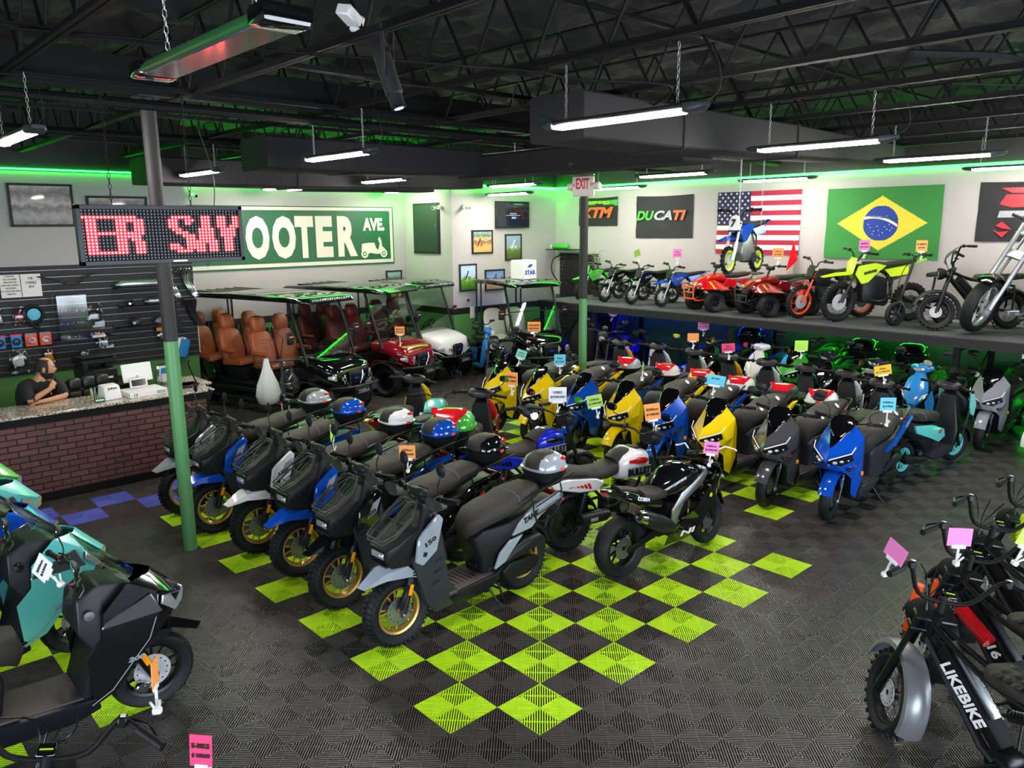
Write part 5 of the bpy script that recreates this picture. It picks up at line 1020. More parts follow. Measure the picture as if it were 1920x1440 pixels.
# ---------------------------------------------------------------- commuter scooter with rounded headset
def commuter(lab, rimc='rim_black'):
    t = thing('commuter_scooter', lab, 'scooter'); S = steer(-8, -.2, .85, 24)
    wheel(t, 'front_wheel', 0, .24, .24, .1, .15, rimc, T=S, dr=.09); wheel(t, 'rear_wheel', -1.24, .24, .24, .11, .15, rimc, disc=0)
    k = MB('frame', S); forkleg(k, 0, .24, -.17, .62, .075, .018, 'frame', S, 'steel'); k.build('fork', t)
    k = MB('PAINT', S); fender(k, 0, .24, .285, .07, 0, 160); k.build('front_fender', t)
    k = MB('PAINT'); k.loft([(.09, 0, .56, .05, .05, -40), (.03, 0, .66, .13, .07, -50), (-.05, 0, .78, .17, .06, -60), (-.12, 0, .9, .14, .05, -65), (-.19, 0, 1.0, .07, .04, -70)], n=18, p=2.6); k.both(lambda s: k.sheet([(.0, .14, .62), (-.1, .2, .78), (-.2, .21, .6), (-.22, .19, .32), (-.14, .15, .34)], [(0, 1, 2, 3, 4)], .008)); c = k.build('front_cowl', t)
    k = MB('lamp_glass'); k.both(lambda s: k.loft([(.07, .07, .62, .02, .02, -40), (.03, .12, .68, .04, .03, -50), (-.03, .165, .74, .015, .015, -50)], n=10)); k.build('turn_signal', c)
    k = MB('plastic'); k.shell([(.0, .6, .1), (-.12, .9, .09), (-.22, 1.0, .07), (-.3, .95, .1), (-.32, .5, .17), (-.36, .3, .17), (-.3, .2, .13), (-.15, .4, .13)], .015); k.build('leg_shield', t)
    k = MB('plastic_grey'); k.shell([(-.3, .22, .15), (-.32, .31, .165), (-.8, .31, .16), (-.86, .24, .14), (-.65, .15, .12)], .012); k.build('floorboard', t)
    k = MB('plastic'); k.shell([(-.7, .28, .08), (-.66, .55, .11), (-.72, .66, .14), (-1.1, .7, .17), (-1.55, .8, .1), (-1.6, .76, .06), (-1.35, .6, .13), (-1.1, .45, .16), (-.9, .3, .14)], .02); k.build('body', t)
    k = MB('PAINT'); arc_plate(k, [(-.8, .52), (-.82, .62), (-1.15, .7), (-1.58, .82), (-1.66, .80), (-1.4, .64), (-1.1, .5)], .16, .05, .012); k.build('rear_panel', t)
    seat(t, [(-.6, 0, .66, .06, .05, -20), (-.66, 0, .72, .12, .07, -15), (-.85, 0, .76, .16, .07, 0), (-1.05, 0, .77, .165, .065, 0), (-1.15, 0, .8, .16, .07, 0), (-1.4, 0, .83, .13, .06, 0), (-1.5, 0, .84, .06, .03, 0)])
    engine(t, -1.24, .26); k = MB('chrome'); coil(k, (-1.28, .12, .33), (-1.28, .12, .62), .026); k.build('shock_absorber', t)
    k = MB('plastic'); fender(k, -1.24, .24, .29, .07, 40, 165); k.build('rear_fender', t)
    k = MB('red_lens'); k.loft([(-1.52, 0, .8, .09, .04, 0), (-1.62, 0, .79, .12, .045, 0), (-1.66, 0, .78, .07, .025, 0)], n=14); k.mat('lamp_glass').both(lambda s: k.ell((-1.6, .13, .78), (.04, .03, .03), 8, 6)); k.build('tail_light', t)
    k = MB('frame'); k.both(lambda s: k.tube([(-1.2, .15, .8), (-1.4, .16, .86), (-1.7, .1, .88)], .01, 6, k=2)); k.box((-1.62, 0, .87), (.2, .16, .012)); k.build('rear_rack', t); stand(t, -.95, .17)
    k = MB('PAINT2', S); k.loft([(-.26, .17, 1.07, .05, .035, 0), (-.26, .17, 1.07, .05, .04, 0)], n=8) if 0 else None
    k.loft([(-.17, 0, 1.04, .06, .05, -10), (-.2, 0, 1.06, .13, .065, -10), (-.26, 0, 1.07, .17, .06, -10), (-.33, 0, 1.06, .15, .045, -10), (-.36, 0, 1.05, .08, .02, -10)], n=18, p=2.8); h = k.build('headset', t)
    k = MB('lamp_glass', S); k.loft([(-.16, 0, 1.05, .08, .03, 0), (-.145, 0, 1.05, .05, .02, 0)], n=14); k.mat('screen_black').loft([(-.24, 0, 1.118, .09, .05, 65), (-.25, 0, 1.124, .085, .045, 65)], n=14, p=2.2); k.mat('decal_grey').loft([(-.25, 0, 1.127, .04, .02, 65), (-.251, 0, 1.129, .035, .018, 65)], n=12); k.mat('card_hot'); k.box((-.345, .02, 1.075), (.004, .07, .016)); k.box((-.34, .0, 1.055), (.004, .06, .014)); k.mat('decal_dark').box((-.344, .02, 1.076), (.005, .05, .006)); k.build('gauge', h)
    bars(t, S, -.25, 1.07, .35, 0, .08, mirror='oval', my=.3, mz=.2); return t
def motor(t, x, z, s=1., fins=6, name='engine', m='engine'):
    k = MB(m); k.lathe([(0, -.1*s), (.07*s, -.11*s), (.09*s, -.08*s), (.09*s, .08*s), (.07*s, .11*s), (0, .1*s)], (x, 0, z), n=18); k.box((x-.09*s, 0, z+.02), (.16*s, .16*s, .15*s), b=.02)
    for i in range(fins): k.box((x+.05*s, 0, z+.1*s+.022*s*i), (.13*s, .13*s, .01*s), (0, .25, 0), b=.003)
    k.mat('steel'); k.lathe([(0, .118*s), (.05*s, .116*s), (.055*s, .1*s)], (x, 0, z), n=16); k.lathe([(.055*s, -.1*s), (.05*s, -.116*s), (0, -.118*s)], (x, 0, z), n=16)
    k.mat('frame').tube([(x+.12*s, .05, z+.18*s), (x+.2*s, .07, z+.05), (x+.1*s, .1, z-.1*s), (x-.3*s, .11, z-.05*s)], .014, 8, k=4); return k.build(name, t)
def cafe(lab):
    # small tank bike facing away: lettered tank, long curved seat
    t = thing('mini_motorcycle', lab, 'motorcycle'); S = steer(5, -.2, .8, 24)
    wheel(t, 'front_wheel', 0, .27, .27, .13, .15, T=S, tread='block'); wheel(t, 'rear_wheel', -1.25, .27, .27, .15, .15, tread='block', kind='dish', disc=0)
    k = MB('frame', S); forkleg(k, 0, .27, -.25, .92, .1, .026, 'frame', S, 'frame'); k.build('fork', t); k = MB('plastic', S); fender(k, 0, .27, .31, .08, 30, 140); k.build('front_fender', t)
    k = MB('frame'); k.both(lambda s: [k.tube([(-.28, .04, .8), (-.5, .13, .5), (-.85, .13, .4), (-1.0, .13, .6), (-1.5, .12, .72)], .016, 8, k=3), k.tube([(-.9, .12, .36), (-1.25, .13, .27)], .022, 8)]); k.build('frame', t)
    k = MB('PAINT'); k.loft([(-.27, 0, .74, .09, .09, 0), (-.34, 0, .76, .16, .14, 0), (-.5, 0, .78, .185, .155, 0), (-.62, 0, .76, .165, .13, 0), (-.68, 0, .74, .12, .1, 0)], n=22, p=4); tk = k.build('fuel_tank', t)
    k = MB('seat'); k.loft([(-.36, 0, .9, .05, .02, 0), (-.42, 0, .918, .085, .02, 0), (-.6, 0, .885, .1, .04, 12), (-.7, 0, .82, .1, .05, 30)], n=14, p=3); k.build('tank_pad', tk)
    k = MB('PAINT2'); k.both(lambda s: k.loft([(-.36, .178, .82, .006, .01, 0), (-.4, .184, .82, .01, .03, 0), (-.5, .184, .83, .01, .035, 0), (-.6, .17, .83, .006, .015, 0)], n=12)); k.mat('decal_grey').both(lambda s: k.box((-.48, .183, .72), (.3, .006, .09), b=.002)); k.build('tank_badge', tk)
    for s in (1, -1): letters('lettering', 'BULLET', 'decal_dark', tk, (-.48, s*.189, .72), (-s, 0, 0), (0, 0, 1), .29, .07, bold=.05)
    seat(t, [(-.64, 0, .76, .07, .06, 0), (-.7, 0, .76, .12, .07, 0), (-.85, 0, .735, .15, .06, 0), (-1.0, 0, .745, .16, .055, 0), (-1.15, 0, .78, .15, .06, 5), (-1.4, 0, .82, .13, .05, 4), (-1.48, 0, .83, .08, .03, 0)], stitch=False)
    k = MB('PAINT'); arc_plate(k, [(-.98, .60), (-.9, .68), (-1.0, .73), (-1.35, .78), (-1.55, .76), (-1.5, .70), (-1.2, .62)], .14, .05, .012); p = k.build('tail_panel', t)
    k = MB('PAINT2')
    for i in range(6): k.both(lambda s, i=i: k.shell([(-1.06-.045*i, .64+.012*i, .001), (-1.09-.045*i, .64+.012*i, .001), (-1.12-.045*i, .70-.002*i, .001), (-1.09-.045*i, .70-.002*i, .001)], 0, 1, .167))
    k.build('side_stripes', p)
    motor(t, -.62, .36, 1.1); k = MB('frame'); k.both(lambda s: coil(k, (-1.22, .15, .34), (-1.12, .15, .66), .03)); k.build('shock_absorber', t)
    k = MB('plastic'); fender(k, -1.25, .27, .34, .1, 20, 170); r = k.build('rear_fender', t); k = MB('red_lens'); k.both(lambda s: [k.ell((-1.6, .1, .5), (.02, .02, .03), 8, 6), k.lathe([(0, .012), (.03, .01), (.032, 0)], (-1.42, .1, .4), n=12)]); k.build('reflector', r)
    k = MB('plastic'); k.lathe([(0, -.17), (.05, -.17), (.06, -.12), (.06, .12), (.04, .17)], (-1.05, -.2, .36), 'X', 18); k.mat('decal_grey').box((-1.1, -.262, .36), (.09, .006, .035), b=.01); k.build('muffler', t)
    k = MB('frame'); k.both(lambda s: k.tube([(-1.1, .15, .78), (-1.35, .16, .82), (-1.55, .12, .86), (-1.6, 0, .86)], .01, 6, k=3)); k.build('grab_rail', t)
    k = MB('plastic', S); k.loft([(-.1, 0, .96, .05, .05, 0), (-.13, 0, .98, .1, .09, 0), (-.19, 0, 1.0, .11, .1, 0), (-.24, 0, 1.0, .09, .08, 0)], n=16, p=3); k.mat('screen_black').loft([(-.2, 0, 1.06, .1, .04, 20), (-.22, 0, 1.12, .08, .03, 20)], n=14); k.mat('lamp_glass').loft([(-.095, 0, .96, .06, .05, 0), (-.085, 0, .96, .03, .03, 0)], n=14); k.build('headlight', t)
    bars(t, S, -.3, 1.06, .36, .03, .08, mirror='oval', my=.36, mz=.16); return t
def sportbike(lab):
    t = thing('sport_motorcycle', lab, 'motorcycle'); S = steer(12, -.2, .7, 26)
    wheel(t, 'front_wheel', 0, .275, .275, .12, .19, T=S, tread='road', dm='steel', disc=-1, dr=.12); wheel(t, 'rear_wheel', -1.23, .285, .285, .17, .185, tread='road', disc=-1, dm='steel', dr=.1)
    k = MB('frame', S); forkleg(k, 0, .27, -.2, .8, .09, .024, 'frame', S, 'frame'); k.mat('PAINT'); fender(k, 0, .275, .31, .075, 10, 130); f = k.build('fork', t)
    k = MB('PAINT'); k.sheet([(.16, 0, .72), (.12, .10, .74), (-.02, .19, .80), (-.14, .2, .70), (.02, .14, .62), (.12, .03, .62), (-.05, .14, .90), (.02, 0, .92), (-.12, .19, .50), (-.3, .17, .30), (-.45, .15, .22), (-.75, .12, .20), (-.7, .15, .34), (-.42, .19, .50), (-.26, .21, .66)], [(0, 1, 6, 7), (1, 2, 6), (0, 5, 4, 1), (1, 4, 3, 2), (3, 4, 8), (3, 8, 13, 14), (8, 9, 13), (9, 10, 12, 13), (10, 11, 12)], .007, True); fr = k.build('fairing', t)
    k = MB('lamp_glass'); k.both(lambda s: k.ell((.12, .07, .69), (.03, .05, .02), 10, 8)); k.build('headlight', fr)
    k = MB('decal_white'); 
    letters('lettering', 'NI', 'decal_white', fr, (-.5, -.185, .3), (1, 0, 0), (0, 0, 1), .22, .05, bold=.03, shear=.2); k = MB('lime_paint'); k.lathe([(0, -.004), (.022, -.003)], (-.2, -.208, .6), n=14); k.build('round_sticker', fr)
    k = MB('clear_lens'); k.sheet([(.02, 0, .93), (-.05, .12, .91), (-.16, .11, 1.0), (-.2, .05, 1.08), (-.2, 0, 1.1)], [(0, 1, 2, 3, 4)], .004, True); k.build('windscreen', t)
    k = MB('PAINT'); k.loft([(-.26, 0, .76, .08, .08, 0), (-.33, 0, .79, .16, .12, 0), (-.48, 0, .81, .185, .13, 0), (-.64, 0, .77, .16, .12, -10), (-.76, 0, .71, .09, .07, -10)], n=24, p=2.6); tk = k.build('fuel_tank', t); k = MB('chrome'); k.lathe([(0, .012), (.035, .01), (.04, 0)], (-.46, 0, .91), 'Z', 16); k.build('fuel_cap', tk)
    k = MB('alu'); k.both(lambda s: k.shell([(x, z, .012) for x, z in [(-.22, .80), (-.3, .72), (-.55, .60), (-.66, .42), (-.74, .42), (-.72, .56), (-.58, .70), (-.34, .80), (-.24, .86)]], .01, 2, .165)); k.build('frame', t)
    seat(t, [(-.68, 0, .70, .05, .04, 0), (-.74, 0, .70, .12, .05, 0), (-.95, 0, .72, .14, .045, 0), (-1.05, 0, .75, .13, .05, 0)], stitch=False)
    k = MB('PAINT'); k.loft([(-.8, 0, .62, .12, .06, 0), (-1.0, 0, .68, .14, .07, 8), (-1.2, 0, .77, .12, .06, 12), (-1.42, 0, .85, .06, .03, 14), (-1.48, 0, .87, .02, .01, 14)], n=16, p=3); tl = k.build('tail_cowl', t); k = MB('red_lens'); k.box((-1.44, 0, .845), (.05, .08, .02), b=.006); k.build('tail_light', tl)
    letters('lettering', 'COBRA', 'decal_white', tl, (-1.08, -.142, .74), (1, 0, -.3), (0, 0, 1), .17, .035, bold=.03); k = MB('seat'); k.loft([(-1.08, 0, .79, .08, .03, 10), (-1.3, 0, .85, .06, .03, 12)], n=12); k.build('pillion_seat', tl)
    motor(t, -.6, .36, 1.25, m='steel_black'); k = MB('steel_black'); k.box((-.55, 0, .5), (.3, .24, .2), b=.03); k.both(lambda s: k.shell([(-.8, .42, .02), (-.85, .34, .02), (-1.25, .26, .015), (-1.27, .31, .015)], .01, 1, .12)); k.build('swingarm', t)
    k = MB('plastic'); k.lathe([(0, -.16), (.06, -.16), (.08, -.1), (.085, .12), (.06, .24), (0, .24)], (-1.02, -.21, .54), 'X', 20); k.v = [(x, y*1.0, z-(x+1.02)*.45) for x, y, z in k.v]; k.mat('chrome'); c = MB('chrome'); c.lathe([(.02, -.16), (.035, -.2), (.06, -.2), (.073, -.15), (.02, -.15)], (-1.02, -.21, .54), 'X', 20, closed=True); c.v = [(x, y, z-(x+1.02)*.45) for x, y, z in c.v]; q = k.build('muffler', t); c.build('end_cap', q)
    k = MB('plastic'); fender(k, -1.23, .285, .31, .075, 5, 85); k.build('rear_fender', t); k = MB('steel_black'); k.both(lambda s: k.shell([(-.72, .42, .01), (-.66, .30, .01), (-.9, .36, .01), (-.82, .5, .01)], .006, 1, .15)); k.tube([(-.75, .14, .2), (-.68, .2, .01)], .01); k.build('foot_peg', t)
    bars(t, S, -.22, .93, .32, -.02, .1, mirror=None); k = MB('white_plastic', S); k.both(lambda s: k.tube([(-.02, .14, .96), (.06, .22, .99), (.1, .3, .96), (.06, .33, .96)], .008, 6)); k.build('mirror_arm', t); k = MB('plastic', S); k.box((-.2, 0, .97), (.08, .1, .04), b=.01); k.build('dashboard', t); return t
def dirtbike(lab, r=.24, wb=1.05, sp=20, s=1., rim='rim_black', forkm='alu', name='dirt_bike', st=16, electric=False, txt=None):
    t = thing(name, lab, 'dirt bike'); H = r+.5*s; S = steer(st, -.16*s, H, 26); rr = r*.74
    wheel(t, 'front_wheel', 0, r, r, .075*s, rr, rim, 'wire', 'knob', T=S, dr=r*.4, n=sp//4 if 0 else 5, dm='disc_metal'); wheel(t, 'rear_wheel', -wb, r*.95, r*.95, .09*s, rr*.9, rim, 'wire', 'knob', dr=r*.35)
    tx, tz = -.22*s, H+.06; k = MB('frame', S); forkleg(k, 0, r, tx, tz, .07*s, .017*s+.003, forkm if not electric else forkm, S, forkm); k.mat('frame').box((tx+.02, 0, tz-.02), (.06, .17*s, .02)); k.box((tx+.06, 0, tz-.14*s), (.06, .17*s, .02)); k.build('fork', t)
    k = MB('PAINT', S); zf = r*2+.09*s; k.sheet([(.36*s, 0, zf), (.12*s, 0, zf+.05), (-.12*s, 0, zf+.06), (.33*s, .04*s, zf-.01), (.12*s, .07*s, zf+.015), (-.1*s, .06*s, zf+.02), (-.26*s, .0, zf+.03)], [(0, 3, 4, 1), (1, 4, 5, 2), (2, 5, 6)], .008, True); k.build('front_fender', t)
    k = MB('PAINT2', S); k.sheet([(tx+.1*s, 0, tz-.16*s), (tx+.09*s, .07*s, tz-.14*s), (tx+.07*s, .09*s, tz), (tx+.04*s, .06*s, tz+.08*s), (tx+.06*s, 0, tz+.09*s)], [(0, 1, 2, 3, 4)], .008, True); pl = k.build('number_plate', t)
    k = MB('frame'); k.both(lambda q: [k.tube([(-.2*s, .02, H+.02), (-.3*s, .08*s, H-.2*s), (-.35*s, .08*s, r+.06*s), (-.62*s, .09*s, r+.02*s), (-.72*s, .08*s, r+.2*s), (-.7*s, .06*s, H-.1*s), (-.25*s, .03, H)], .014*s, 8, k=3), k.tube([(-.68*s, .08*s, r+.06*s), (-wb, .07*s, r*.95)], .016*s, 8), k.tube([(-.7*s, .06*s, H-.12*s), (-1.05*s, .06*s, H)], .01*s, 6)]); k.build('frame', t)
    k = MB('PAINT'); k.both(lambda q: k.shell([(x*s, H+z*s, .012) for x, z in [(-.2, .02), (-.16, -.1), (-.26, -.24), (-.36, -.22), (-.52, -.06), (-.62, .02), (-.45, .06)]], .008, 1, .10*s)); k.build('shroud', t)
    if txt: letters('lettering', txt, 'decal_dark' if electric else 'decal_grey', pl if 0 else k and t, (-.38*s, .118*s, H-.06*s), (-1, 0, 0.25), (0, 0, 1), .2*s, .05*s, bold=.04, shear=.2)
    k = MB('PAINT'); k.sheet([(-.62*s, .07*s, H-.04*s), (-.95*s, .09*s, H+.02*s), (-1.25*s, .06*s, H+.1*s), (-1.27*s, 0, H+.11*s), (-.95*s, 0, H+.05*s), (-.62*s, 0, H-.02*s), (-.7*s, .1*s, H-.14*s), (-.98*s, .11*s, H-.1*s)], [(0, 1, 4, 5), (1, 2, 3, 4), (0, 6, 7, 1)], .008, True); k.build('rear_fender', t)
    seat(t, [(-.32*s, 0, H+.05*s, .04*s, .03*s, 0), (-.42*s, 0, H+.045*s, .07*s, .04*s, 0), (-.65*s, 0, H+.02*s, .085*s, .045*s, 0), (-.95*s, 0, H+.055*s, .085*s, .04*s, 0), (-1.1*s, 0, H+.08*s, .05*s, .02*s, 0)], 'seat', stitch=False)
    if electric:
        k = MB('plastic'); k.shell([(x*s, r+z*s, .09*s) for x, z in [(-.3, .02), (-.28, .3), (-.42, .4), (-.66, .34), (-.68, .02), (-.5, -.04)]], .02); k.lathe([(0, -.09), (.08*s, -.09), (.08*s, .09), (0, .09)], (-.62*s, 0, r+.02), n=18); k.build('battery_box', t)
    else: motor(t, -.48*s, r+.1*s, .85*s)
    k = MB('steel'); k.tube([(-.4*s, -.06, r+.2*s), (-.5*s, -.1*s, r+.3*s), (-.8*s, -.11*s, H-.2*s)], .015*s, 8, k=3); k.tube([(-.8*s, -.11*s, H-.2*s), (-1.12*s, -.11*s, H-.08*s)], .032*s, 10); k.build('muffler', t)
    k = MB('frame'); coil(k, (-.78*s, 0, r+.05*s), (-.72*s, 0, H-.1*s), .032*s); k.build('shock_absorber', t)
    bars(t, S, tx-.0, tz+.13*s, .34*s, .04*s, .05, mirror=None, low=(tx, tz+.05*s)); return t
def quad(lab):
    t = thing('quad_bike', lab, 'quad bike')
    for nm, x, r, w_ in (('front_wheel', 0, .19, .17), ('rear_wheel', -.85, .2, .2)):
        for s in (1, -1): wheel(t, nm, x, r, r, w_, .09, 'plastic', 'dish', 'block', disc=0, y=s*.33)
    k = MB('frame'); k.both(lambda s: [k.cyl((0, .26, .19), (-.1, .08, .3), .018), k.cyl((-.85, .22, .2), (-.6, .05, .25), .022), k.tube([(.1, .1, .25), (-.1, .12, .2), (-.7, .12, .2), (-.95, .1, .45)], .018, k=2), coil(k, (-.02, .2, .24), (-.1, .12, .5), .03)]); k.box((-.4, 0, .3), (.35, .2, .2), b=.03); k.box((-.4, 0, .2), (.6, .5, .02)); k.build('chassis', t)
    k = MB('PAINT')
    k.both(lambda s: k.sheet([(.2, .2, .42), (.05, .46, .44), (-.22, .46, .42), (-.34, .4, .3), (-.3, .18, .5), (-.1, .12, .58), (.1, .1, .55), (.24, .08, .5)], [(0, 1, 6, 7), (1, 2, 4, 5), (1, 5, 6), (2, 3, 4)], .01))
    k.both(lambda s: k.sheet([(-.62, .42, .3), (-.7, .46, .46), (-1.0, .46, .48), (-1.12, .42, .42), (-1.1, .1, .58), (-.65, .12, .56)], [(0, 1, 5), (1, 2, 4, 5), (2, 3, 4)], .01))
    k.loft([(.26, 0, .46, .1, .03, -20), (.16, 0, .54, .14, .05, -20), (-.05, 0, .62, .1, .06, -10), (-.3, 0, .62, .1, .08, 0), (-.4, 0, .58, .08, .06, 0)], n=16, p=3); k.both(lambda s: k.shell([(-.3, .5, .01), (-.4, .6, .01), (-.62, .56, .01), (-.55, .4, .01)], .006, 1, .12)); k.build('fenders', t)
    k = MB('PAINT2'); k.box((.24, 0, .45), (.05, .2, .16), (0, -.3, 0), b=.02); k.build('front_grille', t); k = MB('lamp_glass'); k.both(lambda s: k.ell((.2, .16, .5), (.03, .05, .035), 10, 8)); k.mat('amber').both(lambda s: k.ell((.2, .24, .44), (.02, .02, .02), 8, 6)); k.build('headlight', t)
    k = MB('BUMPER' if 'BUMPER' in MATS else 'frame'); k.both(lambda s: [k.tube([(.1, .14, .22), (.3, .16, .22), (.34, .16, .32), (.34, .2, .48), (.26, .24, .52)], .013, 8, k=2), k.cyl((.345, .16, .28), (.345, .16, .46), .01)]); 
    for z in (.25, .36, .46): k.cyl((.34, -.17, z), (.34, .17, z), .012)
    k.build('bumper', t); k = MB('frame'); k.tube([(-.85, .2, .6), (-.88, .22, .66), (-1.12, .2, .68), (-1.12, -.2, .68), (-.88, -.22, .66), (-.85, -.2, .6)], .01, k=2); [k.cyl((-.95-.06*i, -.2, .665), (-.95-.06*i, .2, .665), .006) for i in range(3)]; k.build('rear_rack', t)
    seat(t, [(-.3, 0, .63, .06, .04, 0), (-.4, 0, .65, .1, .05, 0), (-.6, 0, .645, .13, .05, 0), (-.85, 0, .67, .13, .04, 0), (-.92, 0, .67, .08, .02, 0)], 'seat', stitch=False)
    k = MB('frame'); k.cyl((-.12, 0, .55), (-.24, 0, .82), .02); k.box((-.24, 0, .82), (.1, .16, .07), b=.02); k.build('steering_post', t); bars(t, None, -.25, .86, .3, .0, .07, mirror=None); return t
def ebike(lab, paint='PAINT', chop=False, low=False):
    t = thing('electric_bike', lab, 'electric bike'); S = steer(-28, -.2, .8, 25); r = .27
    wheel(t, 'front_wheel', 0, r, r, .115, .19, 'rim_black', 'wire' if not low else 'cast', 'knob', T=S, dm='disc_metal', dr=.085); wheel(t, 'rear_wheel', -1.18, r, r, .115, .19, 'rim_black', 'wire' if not low else 'cast', 'knob', dm='disc_metal', dr=.085)
    k = MB('frame', S); forkleg(k, 0, r, -.2, .86, .095, .022, 'frame', S, 'frame'); k.box((-.17, 0, .8), (.08, .24, .035), (0, -.4, 0), b=.008); k.box((-.2, 0, .88), (.08, .24, .03), (0, -.4, 0), b=.008); k.build('fork', t)
    k = MB('FENDER' if 'FENDER' in MATS else 'steel', S); fender(k, 0, r, .33, .075, 20, 200); k.build('front_fender', t); k = MB('plastic'); fender(k, -1.18, r, .33, .075, 20, 160); k.build('rear_fender', t)
    k = MB('PAINT'); k.cyl((-.24, 0, .93), (-.17, 0, .72), .034, 14); k.both(lambda s: [k.tube([(-.2, .02, .76), (-.62, .05, .34), (-.7, .05, .3)], .026, 8), k.tube([(-.22, .02, .86), (-.55, .05, .74), (-1.1, .06, .66), (-1.18, .07, .6), (-1.18, .07, r)], .018, 8, k=2), k.tube([(-.7, .05, .32), (-1.18, .075, r)], .018, 8)]); k.build('frame', t)
    k = MB('steel_black'); k.shell([(-.28, .72, .05), (-.33, .80, .055), (-.62, .52, .065), (-.74, .40, .06), (-.68, .34, .05)], .016); b = k.build('battery_case', t); k = MB('steel'); k.shell([(-.335, .80, .03), (-.35, .815, .03), (-.66, .52, .03), (-.64, .5, .03)], .006); k.build('battery_lid', b)
    letters('lettering', 'LIKEBIKE', 'decal_white', b, (-.49, .0675, .575), (-.75, 0, -.7), (-.7, 0, .75), .36, .075, bold=.03, shear=.1)
    for s in (-1,): letters('lettering', 'LIKEBIKE', 'decal_white', b, (-.49, -.0675, .575), (.75, 0, .7), (-.7, 0, .75), .36, .075, bold=.03, shear=.1)
    st = seat(t, [(-.58, 0, .76, .05, .04, 0), (-.63, 0, .78, .1, .045, 0), (-.8, 0, .77, .11, .045, 0), (-1.1, 0, .77, .115, .045, 0), (-1.3, 0, .79, .11, .045, 0), (-1.35, 0, .79, .06, .03, 0)], 'seat_cover', stitch=False)
    k = MB('seat')
    for i in range(11):
        for j in range(3): k.ell((-.68-.058*i, -.07+.07*j+(.0 if i % 2 else .02), .815), (.03, .036, .012), 8, 6)
    k.build('quilting', st)
    k = MB('frame'); k.lathe([(0, -.06), (.075, -.06), (.08, -.04), (.08, .04), (.075, .06), (0, .06)], (-.72, 0, .3), n=20); k.tube([(-.72, .06, .3), (-.6, .1, .2), (-.6, .16, .2)], .01); k.tube([(-.72, -.06, .3), (-.84, -.1, .4), (-.84, -.16, .4)], .01); k.box((-.6, .19, .2), (.09, .08, .02)); k.box((-.84, -.19, .4), (.09, .08, .02)); k.mat('amber').box((-.6, .232, .2), (.06, .004, .012)); c = k.build('crankset', t)
    k = MB('frame'); coil(k, (-.68, 0, .56), (-.9, 0, .64), .03); k.tube([(-.8, .1, .2), (-.86, .2, .01)], .009); k.build('shock_absorber', t)
    k = MB('steel_black', S); k.lathe([(0, -.07), (.05, -.06), (.085, .0), (.09, .05), (.085, .055), (.06, .045)], (-.08, 0, .84), 'X', 18); k.mat('lamp_glass').lathe([(0, .052), (.075, .045)], (-.08, 0, .84), 'X', 18); k.build('headlight', t)
    k = MB('cable_black' if 0 else 'frame', S)
    for q in range(4): k.tube([(-.26, .2-.1*q, 1.2), (-.12, .08-.05*q, 1.1-.02*q), (-.14, .04, .95), (-.2, .03, .8)], .004, 5, k=4)
    k.build('brake_cable', t); k = MB('screen_black', S); k.box((-.27, 0, 1.06), (.06, .07, .012), (0, -.5, 0), b=.004); k.mat('lime_paint').box((-.276, 0, 1.068), (.006, .05, .002), (0, -.5, 0)); k.build('display', t)
    m = MB('steel_black', S); m.tube([(-.42, .42, 1.16), (-.32, .31, 1.19), (-.27, .25, 1.18), (-.23, .15, 1.02), (-.22, 0, .99), (-.23, -.15, 1.02), (-.27, -.25, 1.18), (-.32, -.31, 1.19), (-.42, -.42, 1.16)], .013, 10, k=4)
    m.cyl((-.23, 0, .9), (-.22, 0, 1.02), .02)
    for s in (1, -1): m.mat('rubber').cyl((-.35, s*.335, 1.185), (-.44, s*.44, 1.158), .019, 12); m.mat('frame').box((-.31, s*.27, 1.2), (.04, .04, .05), b=.008); m.tube([(-.27, s*.26, 1.2), (-.31, s*.37, 1.18), (-.4, s*.42, 1.165)], .006, 6, k=3); m.mat('decal_white').box((-.312, s*.27, 1.226), (.02, .02, .004))
    m.build('handlebar', t); return t
